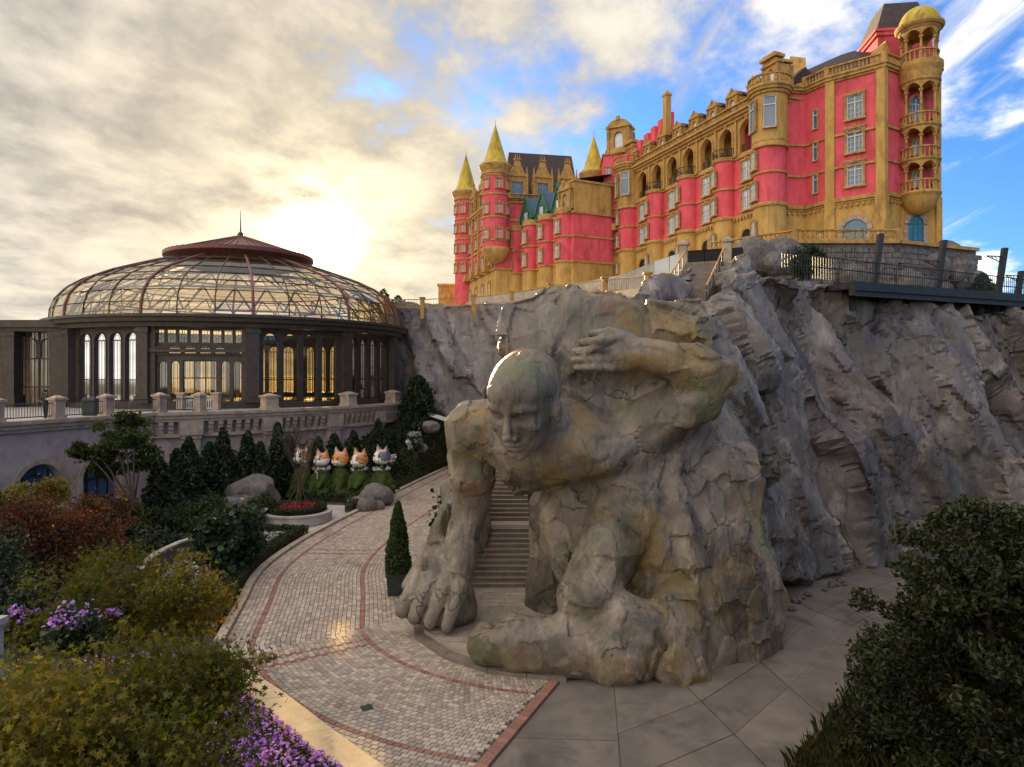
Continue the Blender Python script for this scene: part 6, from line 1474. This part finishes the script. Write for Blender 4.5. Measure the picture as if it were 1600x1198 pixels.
# ---- curved garden wall with pale coping
gw = thing('garden_wall', 'curved low garden wall of upright boards with a pale coping', 'wall', G(300, 870)); cw = resample(catmull([G(215, 892, .9), G(240, 866, .9), G(290, 842, .9), G(345, 828, .9), G(395, 806, .9), G(425, 788, .9)], 8), .42)
for a, b in zip(cw, cw[1:]):
    d_ = (b-a).normalized()*.012; MB().slab(a+d_, b-d_, -.02, .84, .12).build('board', CONC, gw)
for i in range(0, len(cw)-3, 3):
    a, b = cw[i], cw[min(i+3, len(cw)-1)]; MB().slab(a, b, .845, .93, .3).build('coping_stone', CONCW, gw)
for lab, a, b in (('short pale edging strip behind the russet shrub', (190, 829), (266, 827)), ('far pale edging strip under the cypresses', (264, 807), (306, 807))):
    t = thing('edging_strip', lab, 'edging', G(*a)); MB().slab(G(*a), G(*b), -.02, .22, .3).build('edging_stone', CONCW, t)
# ---- shrubs
SH = [('russet_shrub', 'big russet-leaved shrub at the left edge below the arcade', (88, 835, 25), (2.25, 1.9, 1.75), 40, 9000, .15, L_RED, 'diamond'),
 ('russet_shrub', 'small russet shrub right of the big russet one', (150, 800, 29), (1.3, 1.2, 1.0), 20, 3000, .15, L_RED, 'diamond'),
 ('green_shrub', 'dull green shrub in front of the left arch', (60, 775, 33), (1.6, 1.3, .8), 18, 2500, .2, L_YELL, 'diamond'),
 ('green_shrub', 'dark green shrub in the far left corner', (8, 840, 27), (1.3, 1.2, 1.6), 22, 3200, .18, L_HEDGE, 'diamond'),
 ('green_shrub', 'dense green shrub under the second arch', (185, 815, 34), (1.5, 1.3, 1.1), 20, 3000, .18, L_TREE, 'diamond'),
 ('ball_shrub', 'rounded dark shrub left of the mauve boulders', (330, 800, 41), (1.5, 1.3, 1.0), 20, 3500, .16, L_HEDGE, 'diamond'),
 ('ball_shrub', 'rounded olive shrub in front of the mauve boulders', (352, 812, 39), (1.1, 1.1, .8), 16, 2600, .15, L_HEDGE, 'diamond'),
 ('ball_shrub', 'low rounded shrub below the broadleaf tree', (258, 815, 39), (1.5, 1.2, .9), 18, 3000, .17, L_HEDGE, 'diamond'),
 ('ball_shrub', 'dark shrub mass at the foot of the cypresses', (295, 800, 42), (1.6, 1.2, 1.1), 18, 3000, .18, L_DARK, 'diamond'),
 ('ball_shrub', 'round shrub beside the round planter on its left', (415, 790, 42), (.9, .9, .7), 14, 2200, .14, L_HEDGE, 'diamond'),
 ('ball_shrub', 'dark low shrub between the garden wall and edging strip', (240, 850, 34), (1.5, 1.2, .8), 18, 2600, .17, L_DARK, 'diamond'),
 ('ball_shrub', 'small shrub behind the curved wall top', (330, 822, 37), (1.0, .9, .7), 14, 1800, .15, L_HEDGE, 'diamond'),
 ('dark_shrub', 'tall dark leafy shrub standing in the white flower bed', (378, 832, 31), (.95, .85, 1.45), 26, 3400, .2, L_DARK, 'round'),
 ('dark_shrub', 'lower dark shrub left of the tall one in the flower bed', (338, 846, 29), (.9, .8, 1.0), 18, 2200, .2, L_DARK, 'round'),
 ('young_maple', 'yellow-green young maple shrub beside the hedge', (292, 938, 17.0), (1.05, .9, 1.0), 26, 3600, .13, L_YELL, 'star'),
 ('young_maple', 'bushy olive maple left of the yellow-green one', (225, 940, 16.5), (1.2, 1.1, .95), 26, 3600, .13, L_MAPLE, 'star'),
 ('young_maple', 'shadowed maple shrub in the middle of the left garden', (170, 925, 17), (1.3, 1.1, 1.0), 24, 3000, .13, L_MAPLE, 'star'),
 ('young_maple', 'olive maple shrub close to the purple blossoms', (95, 950, 15), (1.0, .9, .9), 18, 2200, .13, L_MAPLE, 'star'),
 ('green_shrub', 'dark shrub filling the left edge above the foreground maple', (5, 930, 16), (1.2, 1.0, 1.3), 20, 2600, .16, L_DARK, 'diamond'),
 ('foreground_maple', 'broad foreground maple with fine green-gold leaves at bottom left', (150, 1125, 10.5), (2.0, 1.5, 1.05), 80, 9500, .135, L_MAPLE, 'star'),
 ('foreground_maple', 'foreground maple shrub reaching toward the pale kerb', (300, 1085, 11.5), (.95, .9, .95), 40, 4200, .13, L_MAPLE, 'star'),
 ('foreground_maple', 'gold-tipped foreground maple at the lower left corner', (40, 1150, 9), (1.1, .9, 1.1), 40, 4500, .125, L_YELL, 'star'),
 ('foreground_maple', 'dark lower maple foliage at the bottom edge', (240, 1220, 9.5), (1.3, .9, .9), 40, 4200, .125, L_MAPLE, 'star')]
for nm, lab, (px, py, Y), r, ncl, nl, sz, mt, shp in SH:
    bush(nm, lab, 'shrub' if 'maple' not in nm else 'maple', P(px, py, Y), r, ncl, nl, sz, mt, shp, {'ball_shrub': 'clipped shrubs in the garden', 'young_maple': 'young maples', 'foreground_maple': 'foreground maples'}.get(nm))
# upright sprigs on the maples
t = thing('maple_shoot', 'thin maple branch with a few leaves reaching over the kerb', 'branch', P(340, 1040, 11.5)); a, b = P(340, 1050, 11.4), P(432, 1028, 11.8); m = MB().tube([a, a.lerp(b, .5)+Vector((0, 0, .12)), b], .012, 5, .005).build('twig', WOOD, t)
C = np.array([tuple(a.lerp(b, .3+.7*random.random())+Vector((random.gauss(0, .05), random.gauss(0, .05), random.gauss(.03, .06)))) for _ in range(60)]); obj('foliage', leaf_mesh('foliage', C, .15, 'star', L_YELL, None, .6), t)
for i, (px, py, Y) in enumerate(((210, 870, 17), (240, 862, 17), (170, 885, 16.5), (285, 862, 17), (318, 858, 17.2), (190, 965, 13), (255, 985, 12.5))):
    b = P(px, py, Y); a = b-Vector((random.uniform(-.2, .2), 0, 1.1)); t = thing('maple_shoot', ['slim shoot with bright leaves beside the garden wall', 'second slim shoot near the garden wall', 'arching shoot left of the garden wall', 'upright golden shoot by the white flowers', 'tall golden shoot nearest the hedge', 'leafy shoot above the purple blossoms', 'short leafy shoot in the maple gap'][i], 'shoot', a, 'maple shoots')
    MB().tube([a, a.lerp(b, .5)+Vector((.06, 0, 0)), b], .014, 5, .006).build('stem', WOOD, t)
    C = np.array([tuple(a.lerp(b, random.random())+Vector((random.gauss(0, .10), random.gauss(0, .10), random.gauss(0, .04)))) for _ in range(150)]); obj('foliage', leaf_mesh('foliage', C, .12, 'star', L_YELL, None, .5), t)
bush('purple_aster', 'purple-flowered clump at the left edge under the russet shrub', 'flowers', P(42, 962, 15), (.7, .6, .55), 14, 1600, .13, L_DARK, 'diamond', 'purple asters', True, (F_PURP, 520, .08))
bush('purple_aster', 'purple-flowered clump under the olive maple', 'flowers', P(135, 985, 13.5), (.65, .5, .5), 14, 1500, .13, L_DARK, 'diamond', 'purple asters', True, (F_PURP, 420, .075))
# ---- purple bed behind the pale kerb
KO = [G(x, y, .45) for x, y in ((366, 1030), (400, 1052), (452, 1086), (520, 1138), (606, 1200), (700, 1272))]; KI = [G(x, y, .45) for x, y in ((318, 1032), (345, 1056), (392, 1094), (455, 1146), (538, 1204), (630, 1280))]
yk = thing('planter_kerb', 'broad pale yellow stone kerb edging the purple flowers', 'kerb', KO[3])
for i in range(5):
    q = [KO[i], KO[i+1], KI[i+1], KI[i]]; c = sum(q, Vector())/4; q = [p+(c-p).normalized()*.012 for p in q]
    mb = MB(); mb.prism([tuple(p.xy) for p in q][::-1] if (q[1]-q[0]).cross(q[2]-q[0]).z < 0 else [tuple(p.xy) for p in q], -.05, .45+.004*(i % 2)); mb.build('kerb_stone', PLASTER_Y, yk)
bs = MB().add([(*p.xy, .28) for p in KI]+[(*(p+Vector((-9, -2, 0))).xy, .28) for p in KI[::-1]], [tuple(range(12))]).build('flower_bed_soil', SOIL); tag(bs, kind='structure')
def kbed(n):
    f = LR.random(n)*4.99; i = f.astype(int); K_ = np.array([tuple(p) for p in KI]); u = K_[i]+(K_[i+1]-K_[i])*(f-i)[:, None]; w_ = LR.random(n)**.8*3.2
    C = u.copy(); C[:, 0] -= w_; C[:, 1] -= .2*w_; C[:, 2] = .35+.42*np.minimum(1, w_/.5)**.5+.18*vnoise(C*2.2)+.10*LR.random(n); C[:, 0] += .12*(LR.random(n)) ; return C
C = kbed(9000); C[:, 2] -= .10; o = obj('petunia_leaves', leaf_mesh('petunia_leaves', C, .09, 'diamond', L_HEDGE, None, .5)); tag(o, 'dark leaves under the purple bedding flowers', 'leaves', None, 'stuff')
C = kbed(5200); o = obj('purple_flowers', leaf_mesh('purple_flowers', C, .085, 'petal', F_PURP, None, 1.3)); tag(o, 'mass of purple bedding flowers behind the pale kerb', 'flowers', None, 'stuff')
# ---- right-hand side: pine, grass, shrubs
pt = thing('pine_tree', 'dark spreading pine in the right foreground', 'pine tree', (9.95, 14.2, 0)); m = MB(); pb = Vector((9.95, 14.2, 0)); m.tube([pb, pb+Vector((.1, 0, 2.5)), pb+Vector((-.05, .1, 5.9))], .17, 8, .04); CL_ = []
for k in range(105):
    z_ = random.uniform(1.3, 6.1); a = random.uniform(0, 2*PI); L = (2.25 if z_ < 4.6 else 2.25*(6.6-z_)/2.0)*random.uniform(.35, 1.15); s = pb+Vector((0, 0, z_-.3)); e = pb+Vector((math.cos(a)*L, math.sin(a)*L*.9, z_+random.uniform(-.1, .35)))
    m.tube([s, s.lerp(e, .5)+Vector((0, 0, .1)), e], .035, 5, .012); CL_ += [(e, .45), (s.lerp(e, .7), .45), (s.lerp(e, .42), .4)]
m.build('trunk', WOOD, pt)
V = []; Tn = []
for e, r in CL_:
    n = 230; d = LR.normal(size=(n, 3)); d /= np.linalg.norm(d, axis=1, keepdims=True); V.append(np.array(e)+d*(r*LR.random(n)**.5)[:, None]*np.array((1, 1, .6))); Tn.append(np.full((n, 3), random.uniform(.65, 1.3)))
obj('needles', leaf_mesh('needles', np.concatenate(V), .13, 'diamond', L_PINE, np.concatenate(Tn), .2), pt)
lawn = [(*p.xy, .0) for p in out[2:]]+[(40, 40, 0), (40, 5, 0), (5.5, 9, 0)]
vb = MB().add([(p[0]+.15, p[1], -.02) for p in lawn], [tuple(range(len(lawn)))[::-1]]).build('verge', LAWN); tag(vb, kind='structure')
def edge_x(y):
    pts = sorted([(p.y, p.x) for p in out[2:]]); 
    for (y0, x0), (y1, x1) in zip(pts, pts[1:]):
        if y0 <= y <= y1: return x0+(x1-x0)*(y-y0)/(y1-y0)
    return pts[0][1]+(y-pts[0][0])*.85 if y < pts[0][0] else pts[-1][1]
def blades(n, xr, h0, h1, w_):
    y = 12.5+LR.random(n)**1.3*16; x = np.array([edge_x(v) for v in y])+.1+LR.random(n)**1.2*xr; h = h0+(h1-h0)*LR.random(n)**2; a = LR.random(n)*2*PI; l = LR.random(n)*.6
    b = np.stack([x, y, np.zeros(n)], 1); dx = np.stack([np.cos(a), np.sin(a), 0*a], 1); s = np.stack([-np.sin(a), np.cos(a), 0*a], 1)*w_
    V = np.stack([b-s, b+s, b+dx*(l*h*.35)[:, None]+s*.6+np.array((0, 0, 1))*(h*.65)[:, None], b+dx*(l*h)[:, None]+np.array((0, 0, 1))*(h*(1-.25*l))[:, None]], 1)
    return np_mesh('grass', V.reshape(-1, 3), np.arange(4*n).reshape(n, 4), L_GRASS, False, LR.uniform(.45, 1.3, n)[:, None]*np.stack([LR.uniform(.9, 1.4, n), np.ones(n), np.ones(n)], 1))
o = obj('long_grass', blades(24000, 8, .15, .6, .006)); tag(o, 'long dark grass on the verge right of the concrete path', 'grass', None, 'stuff')
for i, (px, py, Y, r) in enumerate(((1420, 1085, 18, .95), (1520, 1100, 16, 1.1), (1350, 1160, 16.2, .7), (1480, 1180, 14.2, .8), (1575, 1040, 18, 1.2), (1400, 1010, 21.5, .8), (1590, 1170, 13.5, .9), (1500, 960, 21, 1.3), (1570, 930, 22, 1.5))):
    q = P(px, py, Y); bush('verge_shrub', ['dark low shrub under the pine beside the path', 'large dark shrub beneath the pine trunk', 'small shrub at the verge edge near the bottom', 'low shrub at the bottom right', 'dense dark shrub at the right edge', 'shrub where the pine overhangs the path', 'shrub in the bottom right corner', 'tall dark shrub behind the pine', 'darkest shrub at the right edge behind the pine'][i], 'shrub', (q.x, q.y, max(.5, min(q.z, r))), (r*1.2, r, max(.6, r*.85)), 18, 2600, .13, L_HEDGE if i % 2 else L_PINE, 'diamond', 'shrubs on the right verge')
pb2 = P(1262, 404, 47); bush('cliff_shrub', 'round dark shrub on the cliff top by the castle wall', 'shrub', pb2, (1.25, 1.0, 1.2), 20, 3000, .2, L_DARK, 'diamond')
p_ = P(3, 985, 12.0); o = MB().box((p_.x-.2, p_.y, p_.z-1.5), (.24, .3, 3.2)).box((p_.x-.2, p_.y, p_.z+.15), (.34, .4, .12)).build('stone_post', CONCW); tag(o, 'pale stone post at the extreme left edge', 'post')
for i, (px, py, r) in enumerate(((646, 686, .65), (650, 697, .55), (612, 722, .6))):
    q = P(px, py, 56); bush('white_blossom_shrub', ['upper round white blossom shrub on the slope', 'lower round white blossom shrub on the slope', 'loose white blossom shrub right of the grey cat'][i], 'shrub', q, (r, r, r*.9), 8, 500, .14, L_HEDGE, 'diamond', 'white blossom shrubs', True, (F_WHITE, 500, .13), floor=q.z-r-.3)
# ---- cat topiaries
PAINT = mat('painted cat head', (1, 1, 1), (.9, .9, .9), 20, .45, .2, 60, attr=True)
BLACK = mat('glossy black', (.01, .01, .01), rough=.2); NOSE = mat('pink nose', (.5, .16, .13), rough=.4)
def cat_head_mesh(scheme):
    f = Field((-.95, -.95, -.85), (.95, .95, 1.15), .045)
    f.ell((0, 0, 0), (.66, .60, .56), .1); f.ell((0, -.42, -.16), (.34, .26, .22), .15); f.ell((-.13, -.58, -.17), (.15, .12, .11), .06); f.ell((.13, -.58, -.17), (.15, .12, .11), .06); f.ell((0, -.50, -.33), (.16, .12, .10), .06)
    for s in (-1, 1):
        f.ell((s*.38, -.16, -.15), (.28, .3, .26), .12); f.cone((s*.36, .05, .36), (s*.50, .02, .86), .26, .05, .06); f.ell((s*.44, -.20, .56), (.10, .12, .2), .05, None, True); f.ell((s*.24, -.60, .10), (.11, .10, .09), .05, None, True)
    V, Q = f.surface(); c = V[Q].mean(1); x, y, z = c.T; n = len(c); col = np.ones((n, 3)); W_ = np.array((.78, .72, .66)); O = np.array((.62, .27, .06)); B_ = np.array((.30, .15, .07)); Gy = np.array((.13, .13, .15)); face = (np.abs(x) < .18+.25*(z < -.02)+.1*(-z)) & (y < -.15) | (z < -.22) & (y < .1)
    nz = vnoise(c*3.1); st = np.sin(z*22+np.abs(x)*10+nz*3) > .35; earin = (z > .42) & (y < -.06)
    base = {'orange': O, 'tabby': B_*1.2, 'patch': W_, 'brown': O*.85, 'grey': Gy}[scheme]; col[:] = base
    if scheme in ('tabby', 'brown', 'orange'): col[st] = base*.55 if scheme != 'orange' else base*.8
    if scheme == 'patch': col[(z > .1) & (np.abs(x) > .12)] = O*.9
    if scheme == 'grey': col[(x < -.05) & (z < .5)] = W_
    col[face] = W_
    if scheme == 'orange': col[face & (z > -.05)] = O*1.1
    col[earin] = np.array((.6, .35, .3)); return np_mesh('head', V, Q, PAINT, True, col)
def cat_body_mesh(sd):
    f = Field((-1.3, -1.2, -.1), (1.3, 1.2, 2.5), .075); r = random.Random(sd); f.ell((0, .1, .95), (.78, .72, .95), .2); f.ell((0, 0, 1.75), (.55, .5, .5), .25)
    for s in (-1, 1): f.cone((s*.5, -.25, 1.5), (s*.42, -.72, .55+.4*(sd % 2)*(s > 0)), .24, .2, .12); f.ell((s*.55, -.35, .35), (.38, .55, .36), .15); f.ell((s*.48, -.85, .16), (.26, .32, .2), .1)
    f.cone((.5, .5, .3), (1.0, .3, .9), .2, .14, .15)
    V, Q = f.surface(); N = vnormals(V, Q); V = V+N*(.10*fbm(V*4+sd, 3)+.05*fbm(V*11, 2))[:, None]; return np_mesh('body', V, Q, MOSS)
cats = [(472, 776, 'tabby', 'leftmost cat topiary, tabby head partly behind the twiggy tree'), (503, 776, 'patch', 'cat topiary with white face, orange patches and a bow'), (532, 775, 'orange', 'cat topiary with a plain orange head'), (562, 777, 'brown', 'cat topiary with striped brown head and flower collar'), (597, 777, 'grey', 'rightmost cat topiary with grey and white head')]
for i, (px, py, sch, lab) in enumerate(cats):
    p = G(px, py); t = thing('cat_topiary', lab, 'topiary', p, 'cat topiaries in a row'); rz = -.42-.06*i
    obj('body', cat_body_mesh(i), t, p, rz); hz = 2.72+(.28 if i in (0, 4) else .05); hs = 1.0 if i not in (1,) else .9
    h_ = obj('head', cat_head_mesh(sch), t, (p.x, p.y, hz), rz, hs)
    for s in (-1, 1): sub('eye', MB().blob((s*.24, -.53, .10), (.085, .05, .075 if i != 3 else .02), 2, 0, 1).mesh('eye', BLACK, True), h_)
    sub('nose', MB().blob((0, -.69, -.08), (.06, .04, .04), 1, 0, 1).mesh('nose', NOSE, True), h_); sub('mouth', MB().tube([(-.14, -.66, -.27), (0, -.68, -.22), (.14, -.66, -.27)], .014, 4).mesh('mouth', BLACK), h_)
    if i in (1, 3, 4):
        C = np.array([(p.x+.6*math.cos(a), p.y+.6*math.sin(a)-.1, 2.12+.12*random.random()) for a in LR.random(60)*2*PI]); obj('collar', leaf_mesh('collar', C, .18, 'petal', F_WHITE, None, .5), t)
    if i == 1: m = MB().box((p.x-.25, p.y-.62, 2.0), (.16, .1, .2)).box((p.x-.15, p.y-.66, 1.7), (.1, .05, .5), .1); m.build('bow', STONE, t)
cb = hb = thing('border_hedge', 'dark clipped hedge running in front of the cat topiaries', 'hedge', G(540, 785)); n = 7000; a_, b_ = G(478, 782), G(612, 785)
f = LR.random(n); C = np.stack([a_.x+(b_.x-a_.x)*f, a_.y+(b_.y-a_.y)*f+LR.random(n)*.7, .5*LR.random(n)**.6], 1); obj('foliage', leaf_mesh('foliage', C, .12, 'diamond', L_DARK, None, .4), hb)
MB().slab(a_+Vector((0, .35, 0)), b_+Vector((0, .35, 0)), 0, .4, .5).build('core', SOIL, hb)
bdirt = MB().add([(*G(x, y).xy, -.03) for x, y in ((430, 786), (480, 786), (615, 790), (660, 752), (640, 735), (440, 745))], [tuple(range(6))]).build('border_soil', SOIL); tag(bdirt, kind='structure')
for i in range(14):
    px = random.uniform(470, 625); q = G(px, random.uniform(762, 782)); r = random.uniform(.3, .6); bush('border_plant', 'small low green plant among the cat topiaries', 'plant', (q.x, q.y, r*.6), (r, r, r*.7), 6, 380, .14, L_HEDGE, 'diamond', 'border plants round the cats', False)

for i in range(16):                              # loose stones where the path meets the rock
    f = random.random(); a = inn[2:6]; k = int(f*3); q = a[k].lerp(a[k+1], f*3-k); w_ = out[2:6][k].lerp(out[2:6][k+1], f*3-k); d_ = (w_-q).normalized(); q = q+d_*random.uniform(1.3, 1.9); r = random.uniform(.10, .24)
    o = MB().blob((0, 0, r*.4), (r*1.3, r, r*.7), 1, 1, 900+i).build('rubble_stone', ROCK_SMALL, None, False, (q.x, q.y, .02)); tag(o, 'small loose stone at the foot of the cliff beside the concrete path', 'stone', 'loose stones at the cliff foot')

for i, (x, y, h) in enumerate(((13.5, 4, 10.5), (17.5, 10, 11), (22, 15, 11.5), (9, -4, 10), (15, -6, 12), (27, 20, 11))):   # unseen trees added to shade the lower rock and the path
    t = thing('added_shade_tree', 'unseen tall dark tree added to shade the lower rock and path', 'tree', (x, y, 0), 'unseen trees added for shade'); MB().tube([(x, y, -.1), (x+.2, y, h*.75)], .22, 7, .07).build('trunk', WOOD, t)
    C, ti = cloud((x, y, h*.58), (3.2, 3.0, h*.42), 34, 3600, .42, .4); obj('foliage', leaf_mesh('foliage', C, .5, 'diamond', L_HEDGE, ti, .3), t)
